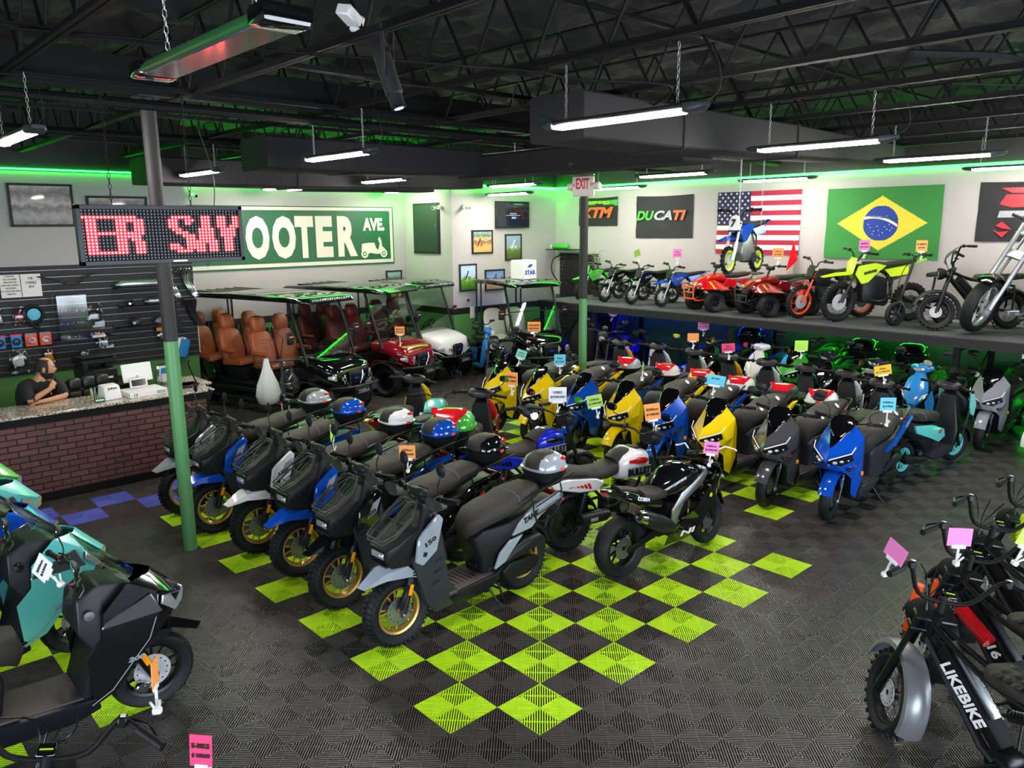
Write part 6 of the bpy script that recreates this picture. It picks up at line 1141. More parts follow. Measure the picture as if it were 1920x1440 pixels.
# ---------------------------------------------------------------- big touring scooter (foreground left)
def maxi(lab):
    t = thing('touring_scooter', lab, 'scooter'); S = steer(-6, -.2, .8, 25)
    wheel(t, 'front_wheel', 0, .27, .27, .13, .18, 'rim_black', T=S, disc=-1, dm='disc_metal', dr=.115); wheel(t, 'rear_wheel', -1.38, .27, .27, .14, .17, disc=0)
    k = MB('frame', S); forkleg(k, 0, .27, -.2, .72, .1, .026, 'frame', S, 'frame'); k.mat('chrome').box((-.08, -.085, .2), (.09, .04, .07), (0, .5, 0), b=.015); k.ell((0, -.1, .27), (.03, .02, .03), 10, 8); k.mat('amber').box((-.05, -.135, .42), (.035, .012, .09), (0, -.4, 0), b=.003); k.build('fork', t)
    k = MB('PAINT', S); k.sheet([(.34, 0, .50), (.15, 0, .60), (-.05, 0, .63), (-.2, 0, .58), (.3, .04, .48), (.14, .085, .565), (-.05, .11, .59), (-.2, .11, .52), (.1, .09, .52), (-.08, .12, .47), (-.18, .12, .36)], [(0, 4, 5, 1), (1, 5, 6, 2), (2, 6, 7, 3), (5, 8, 9, 6), (6, 9, 10, 7)], .008, True); k.build('front_fender', t)
    Vv = [(.24, 0, .78), (.20, .10, .80), (.02, .22, .90), (-.14, .21, 1.0), (.02, .09, .98), (.06, 0, .98), (.18, 0, .70), (.12, .12, .66), (.02, .22, .74), (-.3, .24, .86), (-.32, .24, .70), (-.08, .21, .52), (-.26, .23, .34), (-.40, .22, .28), (-.42, .24, .6)]
    k = MB('PAINT'); k.sheet(Vv, [(0, 1, 4, 5), (1, 2, 3, 4), (0, 6, 7, 1), (1, 7, 8, 2), (2, 8, 10, 9, 3), (7, 11, 8), (8, 11, 14, 10), (11, 12, 13, 14)], .008, True); cw = k.build('front_cowl', t, sm=25)
    k = MB('lamp_glass'); k.both(lambda s: k.sheet([(.25, .01, .775), (.235, .02, .70), (.15, .13, .69), (.045, .225, .80), (.06, .215, .85), (.20, .115, .80)], [(0, 1, 2, 3, 4, 5)], .012)); k.build('headlight', cw); k = MB('grey_dark_paint'); k.both(lambda s: k.shell([(x, z, .006) for x, z in [(-.02, .90), (-.3, .80), (-.32, .76), (.04, .76)]], .006, 1, .235)); k.mat('decal_grey').both(lambda s: k.tube([(.0, .228, .73), (-.05, .225, .6), (-.3, .25, .36), (-.42, .24, .3)], .003, 6)); k.build('side_trim', cw)
    letters('lettering', '200', 'decal_grey', cw, (-.14, -.225, .5), (1, 0, 0), (0, 0, 1), .1, .03, bold=.04, shear=.2)
    k = MB('screen_glass'); k.sheet([(-.04, 0, 1.0), (-.08, .1, 1.0), (-.16, .2, 1.01), (-.34, .16, 1.26), (-.36, .07, 1.32), (-.36, 0, 1.33)], [(0, 1, 5), (1, 4, 5), (1, 2, 3, 4)], .004, True); k.build('windscreen', t, sm=80)
    k = MB('plastic'); k.shell([(-.1, .98, .15), (-.3, 1.02, .15), (-.42, .95, .14), (-.44, .75, .2), (-.36, .62, .22), (-.46, .34, .2), (-.40, .25, .18), (-.2, .4, .15), (-.05, .7, .15)], .02); k.mat('chrome').lathe([(0, -.005), (.03, -.004), (.032, 0)], (-.37, -.205, .86), n=16); k.build('leg_shield', t)
    k = MB('plastic'); k.shell([(-.36, .24, .21), (-.38, .33, .23), (-.92, .36, .22), (-1.1, .34, .2), (-.9, .2, .17), (-.5, .17, .15)], .015); k.mat('floorboard').shell([(-.42, .33, .19), (-.42, .342, .19), (-.9, .37, .18), (-.9, .355, .18)], .003); k.mat('alu'); k.both(lambda s: k.box((-1.08, .2, .3), (.2, .03, .03), b=.01)); k.build('floorboard', t)
    k = MB('plastic'); k.shell([(-.86, .34, .12), (-.82, .58, .13), (-.86, .68, .15), (-1.2, .72, .19), (-1.75, .84, .13), (-1.8, .78, .08), (-1.5, .6, .15), (-1.2, .42, .18), (-1.0, .34, .16)], .025); k.build('body', t)
    k = MB('PAINT'); arc_plate(k, [(-1.0, .40), (-1.0, .56), (-1.3, .68), (-1.8, .86), (-1.85, .82), (-1.5, .6), (-1.2, .42)], .17, .06, .015); k.build('rear_panel', t)
    seat(t, [(-.72, 0, .66, .06, .06, -25), (-.76, 0, .74, .13, .1, -20), (-.9, 0, .78, .18, .085, -5), (-1.15, 0, .79, .19, .08, 0), (-1.3, 0, .85, .18, .09, -6), (-1.55, 0, .89, .15, .075, 0), (-1.75, 0, .91, .07, .03, 0)])
    engine(t, -1.38, .28, side=-1); k = MB('plastic'); fender(k, -1.38, .27, .32, .08, 30, 160); k.build('rear_fender', t); k = MB('red_lens'); k.box((-1.82, 0, .83), (.05, .2, .05), b=.012); k.build('tail_light', t); stand(t, -1.0, .18)
    bars(t, S, -.36, 1.06, .37, .02, .1, mirror='oval', my=.3, mz=.14, mm='mirror'); return t
# ---------------------------------------------------------------- golf carts
def cart(lab, rows=2, seatm='leather', roofL=2.4, lift=1.12, grille=True):
    t = thing('golf_cart', lab, 'golf cart'); R_ = .29; rear = -(1.5+.75*(rows-1)) if rows < 3 else -2.9
    for nm, x in (('front_wheel', 0), ('rear_wheel', rear)):
        for s in (1, -1): wheel(t, nm, x, R_, R_, .23, .18, 'rim_black', 'mag', 'block', disc=0, y=s*.5, n=7)
    k = MB('plastic'); k.box(((rear+.1)/2, 0, .42), (-rear+.2, .9, .1), b=.02); k.both(lambda s: [k.box(((rear)/2, .56, .36), (-rear-.75, .06, .09), b=.02), k.box(((rear)/2, .66, .24), (-rear-.9, .16, .025), b=.01)]); k.mat('frame').cyl((0, -.45, .29), (0, .45, .29), .03); k.cyl((rear, -.45, .29), (rear, .45, .29), .04); k.build('chassis', t)
    k = MB('PAINT'); k.loft([(.42, 0, .70, .36, .12, 0), (.34, 0, .77, .47, .15, 0), (.1, 0, .86, .53, .13, 0), (-.22, 0, .93, .55, .12, 0), (-.34, 0, .93, .54, .11, 0)], n=24, p=4.5); h = k.build('hood', t, sm=50)
    k = MB('PAINT'); k.both(lambda s: k.sheet([(.36, .3, .56), (.36, .52, .66), (.18, .6, .7), (-.2, .62, .7), (-.4, .6, .5), (-.46, .56, .36), (-.5, .5, .36), (-.4, .46, .6)], [(0, 1, 2, 7), (2, 3, 7), (3, 4, 7), (4, 5, 6, 7)], .02)); k.mat('plastic'); k.both(lambda s: k.lathe([(.34, -.14), (.37, -.13), (.37, .11), (.35, .12)], (0, .53, .3), n=18, a0=.2, a1=PI-.2)); k.build('fender_flare', t)
    k = MB('lamp_glass'); k.both(lambda s: k.loft([(.425, .2, .68, .03, .03, 0), (.40, .36, .71, .08, .045, 0), (.34, .47, .73, .04, .03, 0)], n=12)); k.mat('decal_white').both(lambda s: k.tube([(.43, .21, .75), (.41, .21, .6)], .012, 6)); k.build('headlight', h)
    k = MB('steel_black'); k.shell([(.44, .80, .14), (.48, .74, .17), (.46, .58, .14), (.42, .54, .12), (.38, .7, .14)], .012)
    k.mat('plastic_grey')
    for a in range(5):
        for b in range(7): k.box((.478-.0*a, -.11+.036*b+(.018 if a % 2 else 0), .62+.034*a), (.006, .014, .014), (PI/4, 0, 0))
    k.mat('chrome').both(lambda s: k.tube([(.475, .16, .79), (.485, .15, .7), (.46, .11, .56)], .008, 6))
    k.mat('blue_paint').box((.488, 0, .68), (.004, .1, .035))
    k.build('grille', h)
    k = MB('frame'); k.tube([(.38, .5, .56), (.62, .36, .58), (.64, 0, .57), (.62, -.36, .58), (.38, -.5, .56)], .026, 8, k=2); k.both(lambda s: [k.cyl((.63, .2, .58), (.56, .16, .3), .02), k.cyl((.62, .3, .58), (.5, .3, .72), .014)]); k.mat('plastic').shell([(.58, .54, .2), (.63, .52, .2), (.6, .3, .15), (.56, .29, .15)], .01)
    for z in (.36, .41): k.mat('frame').box((.61, 0, z), (.02, .24, .015))
    bp = k.build('bumper', t); letters('lettering', 'ZEBRA', 'decal_grey', bp, (.642, 0, .48), (0, 1, 0), (0, 0, 1), .28, .06, bold=.03)
    # seats facing forward
    def bench(x, z=.78, wrap=False):
        k = MB('plastic'); k.shell([(x+.05, .45, .42), (x+.08, z-.08, .45), (x-.5, z-.08, .45), (x-.46, .45, .42)], .02); k.build('seat_base', t)
        k = MB(seatm); k.loft([(x+.06, 0, z-.01, .44, .02, 0), (x+.02, 0, z, .5, .06, 0), (x-.45, 0, z-.02, .5, .06, 0), (x-.5, 0, z-.02, .46, .03, 0)], n=20, p=6); c = k.build('seat_cushion', t)
        if wrap: q = MB('clear_plastic'); q.loft([(x+.09, 0, z-.0, .45, .03, 0), (x+.04, 0, z+.01, .53, .085, 0), (x-.2, 0, z+.03, .535, .08, 0), (x-.48, 0, z, .53, .085, 0)], n=20, p=5); q.build('plastic_wrap', c)
        for s in (1, -1):
            k = MB(seatm); k.loft([(x-.44, s*.255, z+.02, .22, .09, 78), (x-.47, s*.255, z+.15, .25, .1, 78), (x-.52, s*.255, z+.38, .245, .095, 78), (x-.56, s*.255, z+.52, .2, .075, 78), (x-.57, s*.255, z+.57, .12, .05, 78)], n=20, p=3.4)
            k.v = [(a, b, c_) for a, b, c_ in k.v]; b = k.build('seat_back', t)
            if seatm == 'cream_vinyl': continue
            k = MB(seatm); k.loft([(x-.57, s*.255, z+.57, .12, .06, 80), (x-.58, s*.255, z+.63, .15, .085, 80), (x-.59, s*.255, z+.76, .14, .08, 80), (x-.595, s*.255, z+.82, .09, .05, 80)], n=16, p=3.6); k.build('headrest', b)
            k = MB('wood_dark' if seatm != 'cream_vinyl' else 'plastic_grey')
            for i in range(6): k.tube([(x-.385-.0115*i, s*.255-.12, z+.12+.055*i), (x-.375-.0115*i, s*.255, z+.15+.055*i), (x-.385-.0115*i, s*.255+.12, z+.12+.055*i)], .0025, 4)
            k.build('quilting', b)
            k = MB(seatm); k.loft([(x-.1, s*.5, z+.2, .03, .03, 0), (x-.15, s*.5, z+.2, .045, .04, 0), (x-.42, s*.5, z+.21, .045, .04, 0)], n=12); k.build('armrest', b)
        k = MB('wall_black'); k.both(lambda s: [k.tube([(x-.44, .04, z+.52), (x-.36, .1, z+.4), (x-.36, .02, z+.05)], .014, 6, flat=.5), k.tube([(x-.5, .03, z+.3), (x-.56, .04, z+.6), (x-.6, .06, z+.5)], .02, 6, k=2)]); k.build('seat_belt', t)
    xs = {1: [-.95], 2: [-.95, -1.75], 3: [-1.0, -1.84, -2.68]}[rows]
    for i, x in enumerate(xs): bench(x, .8, wrap=(i == 0 and seatm != 'cream_vinyl'))
    k = MB('black_gloss'); k.both(lambda s: k.shell([(rear+.5, .5, .04), (rear+.45, .78, .04), (rear+.1, .84, .04), (rear-.35, .8, .04), (rear-.4, .5, .04), (rear-.3, .45, .04), (rear-.2, .62, .04), (rear+.2, .64, .04), (rear+.32, .46, .04)], .02, 2, .56)); k.box((rear-.4, 0, .6), (.04, 1., .3), b=.01); k.build('rear_body', t)
    # roof, posts, windscreen
    zr = 1.93; x0, x1 = -.1, rear-.35
    k = MB('black_gloss'); k.loft([(x0+.12, 0, zr, .5, .015, 0), (x0, 0, zr+.03, .62, .045, 0), (x0-.3, 0, zr+.055, .65, .055, 0), ((x0+x1)/2, 0, zr+.065, .65, .06, 0), (x1+.2, 0, zr+.045, .65, .05, 0), (x1, 0, zr+.02, .55, .03, 0)], n=24, p=7)
    for y in (-.4, -.2, 0, .2, .4): k.loft([(x0-.25, y, zr+.1, .03, .015, 0), (x1+.3, y, zr+.105, .03, .015, 0)], n=8, p=4)
    rf = k.build('roof', t, sm=50)
    for i in range(4): pass
    k = MB('frame'); k.both(lambda s: [k.tube([(-.05, .57, .9), (-.42, .57, zr)], .022, 8), k.cyl((xs[-1]-.62, .5, .8), (xs[-1]-.64, .5, zr), .018), k.cyl((rear-.3, .5, .8), (rear-.3, .5, zr), .02)]); k.both(lambda s: k.mat('frame') and k.cyl((-.46, .57, .95), (-.44, .57, zr), .012) if 0 else None); k.build('roof_post', t)
    k = MB('screen_glass'); k.box((-.235, 0, 1.42), (.006, 1.08, 1.08), (0, -.344, 0)); w_ = k.build('windscreen', t); k = MB('frame'); k.both(lambda s: k.cyl((-.04, .55, .92), (-.42, .55, 1.93), .012)); k.cyl((-.23, -.55, 1.42), (-.23, .55, 1.42), .01) if lift > 1.2 else None; k.cyl((-.04, -.55, .93), (-.04, .55, .93), .012); k.build('windscreen_frame', w_)
    k = MB('frame'); k.cyl((-.35, .25, .95), (-.5, .25, 1.08), .02); T = XF((-.52, .25, 1.1), (0, -.9, 0)); k.T = T; k.lathe([(.16+.013*math.cos(a*PI/3), .013*math.sin(a*PI/3)) for a in range(6)], axis='Z', n=22, closed=True)
    for a in range(3): k.cyl((0, 0, 0), (.16*math.cos(a*2.09), .16*math.sin(a*2.09), 0), .012, 6)
    k.build('steering_wheel', t)
    k = MB('plastic'); k.box((-.3, 0, .95), (.3, 1.04, .12), b=.03); k.both(lambda s: [k.cyl((-.2, .58, 1.38), (-.2, .7, 1.38), .012), k.box((-.2, .76, 1.38), (.05, .14, .2), b=.02)]); k.mat('amber').both(lambda s: k.box((-.172, .76, 1.41), (.004, .08, .02))); k.build('mirror', t); return t
def lightbar(t, x, z, w_=.9):
    k = MB('wall_black'); k.box((x, 0, z), (.05, w_, .06), b=.006); k.mat('chrome')
    for i in range(16): k.ell((x+.026, -w_/2+.04+i*(w_-.08)/15, z), (.008, .022, .022), 8, 6)
    k.build('light_bar', t)
# ---------------------------------------------------------------- price cards on clips
def price(loc, card, lines, lab, az=225, tilt=0, w_=.14, h=.12, L=.09, lean=0, cm=None, rot=None):
    t = thing('price_card', lab, 'price card', loc, rot=rot or (math.radians(tilt), math.radians(lean), math.radians(az+90)), group='price cards on clips')
    k = MB('white_plastic'); k.tube([(0, 0, 0), (0, 0, L)], .007, 6); k.box((0, 0, L+.005), (w_*.6, .012, .025), b=.004); k.box((0, 0, -.01), (.03, .04, .03), b=.006); k.tube([(0, .01, .0), (.03, .02, .045)], .006, 6); k.tube([(0, -.01, 0), (.028, -.02, .04)], .006, 6); k.build('clip', t)
    k = MB(card); k.box((0, 0, L+.01+h/2), (w_, .003, h)); c = k.build('card', t)
    n = len(lines)
    for i, s in enumerate(lines): letters('lettering', s, cm or 'ink', t, (0, -.003, L+.01+h*(.66-.32*i)), (1, 0, 0), (0, 0, 1), min(w_*.8, h*.15*len(s)), h*.15, bold=.03)
    return t
# ---------------------------------------------------------------- the vehicles where they stand
mat('BUMPER', '101114'); mat('RIM', '15161a'); mat('FENDER')
LIDS = {'PAINT': 'grey_paint'}
G1 = 'rugged scooters parked in the front row'
R0 = rugged('grey rugged scooter with gold wheels, nearest in the front row')
topbox(R0, -1.66, .93, 'PAINT', s=.9); snap(R0)
row1 = [((.39, .74, 0), 182, 'grey_paint', None), ((.39, 1.56, 0), 181, 'gloss_black_paint', 'glossy black rugged scooter with gold wheels, second in the front row'),
 ((.44, 2.36, 0), 181, 'blue_paint', 'blue rugged scooter with gold wheels between the black and the white one'), ((.40, 3.12, 0), 180, 'white_paint', 'white rugged scooter with gold wheels in the front row'),
 ((.29, 3.94, 0), 180, 'blue_paint', 'blue rugged scooter with gold wheels just right of the tall column'), ((.27, 4.70, 0), 180, 'silver_paint', 'silver rugged scooter partly hidden by the tall green column')]
for loc, h, pc, lab in row1[1:]: clone(R0, loc, h, lab, G1, {'PAINT': pc})
def setup(o, loc, h, paint, group=None):
    o.location = loc; o.rotation_euler = (0, 0, math.radians(h))
    if group: o['group'] = group
    for c, gs in KIDS[o.name]:
        for q in [c]+gs:
            for sl in q.material_slots: repaint(sl, paint)
setup(R0, *row1[0][:2], {'PAINT': 'grey_paint'}, G1)
# second row, facing away
B0 = snap(sportbike('glossy black sport motorcycle with silver frame and clear windscreen in the open aisle'))
setup(B0, (3.75, .22, 0), -4, {'PAINT': 'gloss_black_paint'})
C0 = snap(cafe('white mini motorcycle with big block letters and red badge on its tank'))
clone(C0, (3.78, 1.98, 0), -6, 'blue mini motorcycle with big block letters on its tank', 'small lettered motorcycles', {'PAINT': 'deep_blue_paint', 'PAINT2': 'screen_black'})
clone(C0, (8.75, 5.95, 0), 200, 'black mini motorcycle beside the covered object under the shelf end', 'small lettered motorcycles', {'PAINT': 'gloss_black_paint', 'PAINT2': 'frame'})
clone(C0, (6.6, 6.7, 0), 215, 'black bike with chrome headlamp in front of the blue moped', 'small lettered motorcycles', {'PAINT': 'gloss_black_paint', 'PAINT2': 'chrome'})
setup(C0, (3.84, .82, 0), -11, {'PAINT': 'white_paint', 'PAINT2': 'red_lens'}, 'small lettered motorcycles')
# sharp nosed scooters, third row
G3 = 'sharp nosed sport scooters in the middle rows'
S0 = snap(sporty('bright blue sport scooter with dark oval-stickered seat, nearest on the right'))
row3 = [((5.10, .27, 0), 180, 'grey_dark_paint', 'metallic dark grey sport scooter between the blue and yellow ones'), ((4.98, 1.0, 0), 179, 'yellow_paint', 'yellow sport scooter behind the black sport motorcycle'),
 ((5.05, 1.72, 0), 179, 'blue_paint', 'blue sport scooter between two yellow ones, behind the white mini motorcycle'), ((5.05, 2.42, 0), 178, 'yellow_paint', 'yellow sport scooter behind the orange price card'),
 ((5.10, 3.2, 0), 177, 'blue_paint', 'blue sport scooter in front of the thin green column'), ((5.05, 4.0, 0), 176, 'yellow_paint', 'yellow sport scooter just left of the thin green column'),
 ((5.0, 4.8, 0), 176, 'yellow_paint', 'yellow sport scooter farthest back in its row'), ((9.3, -.64, 0), 178, 'silver_paint', 'silver grey sport scooter under the right end of the shelf'),
 ((9.25, 2.25, 0), 180, 'green_paint', 'green sport scooter under the raised shelf')]
for loc, h, pc, lab in row3: clone(S0, loc, h, lab, G3, {'PAINT': pc})
setup(S0, (5.20, -.40, 0), 181, {'PAINT': 'blue_paint'}, G3)
# commuter scooters
G4 = 'rounded scooters in the back rows'
M0 = commuter('sky blue rounded scooter with round headset under the raised shelf', 'RIM'); snap(M0)
base = {'RIM': 'rim_black'}
TB = MB  # top boxes are parts of the scooters that carry them
M1 = clone(M0, (8.5, 4.25, 0), 17, 'white rounded scooter with grey and red luggage box, farthest of its row', G4, {**base, 'PAINT': 'white_paint', 'PAINT2': 'plastic'})
def addbox(o, paint, x=-1.64, z=.82, pad=False, lens='top', s=.95):
    topbox(o, x, z, paint, pad, s, lens)
addbox(M1, 'silver_paint')
row4 = [((8.45, 3.48, 0), 17, 'white_paint', 'white_paint', 'rounded scooter with white and red luggage box, second from the green column'), ((8.42, 2.8, 0), 16, 'amber_paint', 'amber_paint', 'rounded scooter with amber and red luggage box'),
 ((8.35, 2.1, 0), 15, 'white_paint', 'white_paint', 'rounded scooter with white and red luggage box right of the amber box'), ((8.32, 1.45, 0), 15, 'gloss_black_paint', 'plastic_grey', 'rounded scooter with black and red luggage box'),
 ((8.3, .82, 0), 12, 'white_paint', 'white_paint', 'rounded scooter with white and red luggage box, nearest of its row'), ((7.95, .2, 0), 10, 'plastic_grey', None, 'dark rounded scooter with a yellow price card'),
 ((8.4, 5.0, 0), 15, 'amber_paint', None, 'amber rounded scooter without a box right behind the thin green column')]
for loc, h, pc, lid, lab in row4:
    o = clone(M0, loc, h, lab, G4, {**base, 'PAINT': pc, 'PAINT2': 'plastic'})
    if lid: addbox(o, lid)
under = [((9.2, 2.88, 0), 182, 'white_paint', 'white_paint', None, 'white rounded scooter with oval mirrors under the raised shelf'), ((9.05, 1.62, 0), 181, 'gloss_black_paint', 'plastic', 'gloss_black_paint', 'black rounded scooter with large glossy box under the shelf, left of the paper sign'),
 ((9.0, .85, 0), 180, 'gloss_black_paint', 'plastic', 'gloss_black_paint', 'black rounded scooter with large glossy box and white paper on its nose'), ((9.2, 3.85, 0), 180, 'gloss_black_paint', 'plastic', 'gloss_black_paint', 'black rounded scooter with green lit box, leftmost of the boxed ones under the shelf'),
 ((9.2, -1.3, 0), 176, 'white_paint', 'white_paint', None, 'cream white rounded scooter at the right edge of the photo')]
for loc, h, pc, p2, lid, lab in under:
    o = clone(M0, loc, h, lab, G4, {**base, 'PAINT': pc, 'PAINT2': p2})
    if lid: topbox(o, -1.58, .9, lid, False, 1.15, 'side')
XT = clone(M0, (8.45, -.55, 0), -10, 'teal and black scooter with teal wheels facing away beside the blue one', None, {'RIM': 'teal_paint', 'PAINT': 'plastic', 'PAINT2': 'plastic'})
for s in (1, -1):
    k = MB('teal_paint'); k.shell([(x, z, .02) for x, z in [(-.66, .5), (-.7, .6), (-.95, .68), (-1.35, .72), (-1.3, .62), (-1.0, .52), (-.8, .44)]], .012, 2, s*.2); q = k.build('side_cover', XT); letters('lettering', 'XT', 'red_paint', q, (-.8, s*.223, .58), (-s, 0, 0), (0, 0, 1), .1, .05, bold=.04, shear=.2)
k = MB('teal_paint'); k.both(lambda s: k.shell([(x, z, .012) for x, z in [(-.02, .95), (-.12, .98), (-.1, .72), (.0, .66), (.04, .8)]], .008, 1, .2)); k.build('front_cowl', XT)
k = MB('clear_lens'); k.sheet([(-.05, 0, 1.05), (-.06, .12, 1.05), (-.16, .13, 1.25), (-.17, 0, 1.3)], [(0, 1, 2, 3)], .004, True); k.build('windscreen', XT)
XR = clone(M0, (3.78, 3.6, 0), 36, 'red and black scooter carrying a big green luggage box', None, {'RIM': 'rim_black', 'PAINT': 'red_paint', 'PAINT2': 'plastic'})
topbox(XR, -1.62, .84, 'green_paint', False, 1.25, 'top')
for s in (1, -1): k = MB('red_paint'); k.shell([(x, z, .02) for x, z in [(-.66, .5), (-.7, .6), (-.95, .68), (-1.35, .72), (-1.3, .62), (-1.0, .52), (-.8, .44)]], .012, 2, s*.2); q = k.build('side_cover', XR); letters('lettering', 'XT', 'decal_dark', q, (-1.15, s*.223, .63), (-s, 0, 0), (0, 0, 1), .14, .06, bold=.04, shear=.2)
YK = clone(M0, (3.75, 4.95, 0), 34, 'yellow and black small scooter beside the golf carts', None, {'RIM': 'rim_black', 'PAINT': 'yellow_paint', 'PAINT2': 'plastic'})
setup(M0, (9.0, .2, 0), 182, {'PAINT': 'sky_paint', 'PAINT2': 'sky_paint', 'RIM': 'rim_black'}, G4)
k = MB('paper'); k.box((0, 0, 0), (.004, .17, .12), (0, -.9, 0)); o = k.build('paper_sign'); o.location = (8.93, .85, .98); tag(o, 'white paper sign lying on the nose of a black scooter', 'paper')
# mint naked bike, small kick scooter
def naked(lab):
    t = dirtbike(lab, .27, 1.25, 20, 1.05, 'rim_black', 'frame', 'naked_motorcycle', 10); k = MB('PAINT'); H = .8; k.loft([(-.2, 0, H+.08, .06, .04, 0), (-.3, 0, H+.11, .12, .07, 0), (-.45, 0, H+.1, .13, .07, 0), (-.62, 0, H+.06, .08, .04, 0)], n=18, p=3.4); k.build('fuel_tank', t)
    k = MB('white_plastic'); k.both(lambda s: k.tube([(-.15, .1, .72), (-.3, .16, .68), (-.5, .16, .78), (-.6, .12, .84)], .02, 8, k=3)); k.build('trim_rail', t); return t
N0 = naked('mint green naked motorcycle with white handlebar behind the green box'); snap(N0); setup(N0, (3.5, 4.1, 0), 34, {'PAINT': 'teal_paint', 'PAINT2': 'white_paint'})
t = thing('kick_scooter', 'black stand up scooter with a bright round headlight and front basket', 'scooter', (3.44, 2.3, 0), -105); S = steer(0, -.2, .8, 12)
wheel(t, 'front_wheel', 0, .15, .15, .07, .09, T=S, kind='dish'); wheel(t, 'rear_wheel', -.78, .15, .15, .07, .09, kind='dish')
k = MB('frame'); k.tube([(0, .0, .15), (-.04, 0, .35), (-.17, 0, .98)], .024); k.tube([(-.06, 0, .4), (-.15, 0, .16), (-.7, 0, .14)], .03, k=3); k.box((-.42, 0, .17), (.42, .16, .04), b=.01); k.build('frame', t)
k = MB('plastic'); k.loft([(-.08, 0, .99, .05, .05, 0), (-.12, 0, 1.02, .12, .07, 0), (-.22, 0, 1.05, .15, .06, 0), (-.3, 0, 1.04, .08, .03, 0)], n=16); k.mat('chrome').loft([(-.07, 0, .98, .055, .055, 0), (-.055, 0, .98, .03, .03, 0)], n=14); k.mat('screen_black').loft([(-.2, 0, 1.105, .09, .05, 70), (-.21, 0, 1.11, .08, .045, 70)], n=14); k.build('headset', t)
mat('lamp_on', 'ffffff', emit='fffaf0', es=4.); k = MB('lamp_on'); k.ell((-.055, 0, .98), (.012, .045, .04), 12, 8); k.build('headlight', t)
k = MB('frame'); k.lathe([(.1, .55), (.13, .75)], (.05, 0, 0), 'Z', 16); [k.lathe([(.105+.006*i, .56+.04*i), (.108+.006*i, .565+.04*i)], (.05, 0, 0), 'Z', 16) for i in range(5)]; k.build('basket', t); bars(t, None, -.2, 1.06, .3, .0, .04, mirror=None)
# dirt bikes and quads on the shelf
Z = 1.55; GD = 'dirt bikes on the raised shelf'
D0 = snap(dirtbike('lime green dirt bike partly behind the thin column on the shelf', txt='RFZ', s=.82, r=.2, wb=.92))
for loc, h, p, p2, lab in (((9.86, 6.75, Z), 160, 'gloss_black_paint', 'plastic', 'black dirt bike just right of the thin column on the shelf'), ((9.84, 6.02, Z), 158, 'gloss_black_paint', 'plastic', 'black dirt bike with a green card, third on the shelf'),
     ((9.84, 5.28, Z), 154, 'blue_paint', 'gloss_black_paint', 'blue and black dirt bike with a pink card on the shelf'), ((9.75, 6.15, 0), 200, 'deep_blue_paint', 'white_paint', 'blue and white dirt bike under the shelf with a pink card'), ((9.7, 5.4, 0), 205, 'deep_blue_paint', 'white_paint', 'blue and white dirt bike under the shelf, right of its twin')):
    clone(D0, loc, h, lab, GD if loc[2] else 'dirt bikes under the shelf', {'PAINT': p, 'PAINT2': p2})
setup(D0, (9.86, 7.42, Z), 160, {'PAINT': 'green_paint', 'PAINT2': 'green_paint'}, GD)
E1 = snap(dirtbike('orange and black electric dirt bike with orange rims on the shelf', .29, 1.1, 20, .95, 'orange_paint', 'orange_paint', st=14, electric=True)); setup(E1, (9.84, 2.43, Z), 146, {'PAINT': 'plastic', 'PAINT2': 'plastic'}, GD)
E2 = snap(dirtbike('lime yellow electric dirt bike with black rims on the shelf', .33, 1.2, 20, 1.12, 'rim_black', 'frame', st=12, electric=True, txt='motorax')); setup(E2, (9.84, 1.78, Z), 142, {'PAINT': 'lime_paint', 'PAINT2': 'lime_paint'}, GD)
TY = snap(dirtbike('small blue and grey toy dirt bike hanging on chains before the striped flag', .17, .75, 20, .82, 'lime_paint', 'white_plastic', 'toy_dirt_bike', 0, electric=True)); setup(TY, (5.9, 1.42, 2.53), 184, {'PAINT': 'blue_paint', 'PAINT2': 'white_plastic'})
k = MB('alu'); k.shell([(x, z, .08) for x, z in [(-.2, .26), (-.26, .5), (-.42, .5), (-.56, .26), (-.5, .16), (-.26, .15)]], .015); k.build('grey_body', TY); letters('lettering', '7', 'ink', TY, (-.085, 0, .62), (0, 1, 0), (-.3, 0, 1), .06, .1, bold=.04)
for x, y in ((6.1, 1.42), (6.6, 1.4)):
    k = MB('chain'); chain(k, (x, y, 3.1), (x, y, 4.3)); o = k.build('hanging_chain'); tag(o, 'chain holding the toy bike by its %s' % ('handlebar' if x < 6.3 else 'tail'), 'chain')
Q0 = snap(quad('red quad bike with orange front bumper on the shelf')); 
clone(Q0, (9.85, 3.25, Z), 155, 'red and black quad bike with black bumper and orange card on the shelf', 'quad bikes', {'PAINT': 'maroon_paint', 'PAINT2': 'plastic'})
clone(Q0, (9.7, 4.35, 0), 190, 'purple and blue quad bike under the shelf with a pink card', 'quad bikes', {'PAINT': 'deep_blue_paint', 'PAINT2': 'maroon_paint'})
clone(Q0, (1.85, 5.75, 0), 182, 'green quad bike behind the end of the brick counter', 'quad bikes', {'PAINT': 'bar_green', 'PAINT2': 'plastic'})
setup(Q0, (9.85, 4.33, Z), 155, {'PAINT': 'red_paint', 'PAINT2': 'plastic', 'BUMPER': 'orange_paint'}, 'quad bikes')
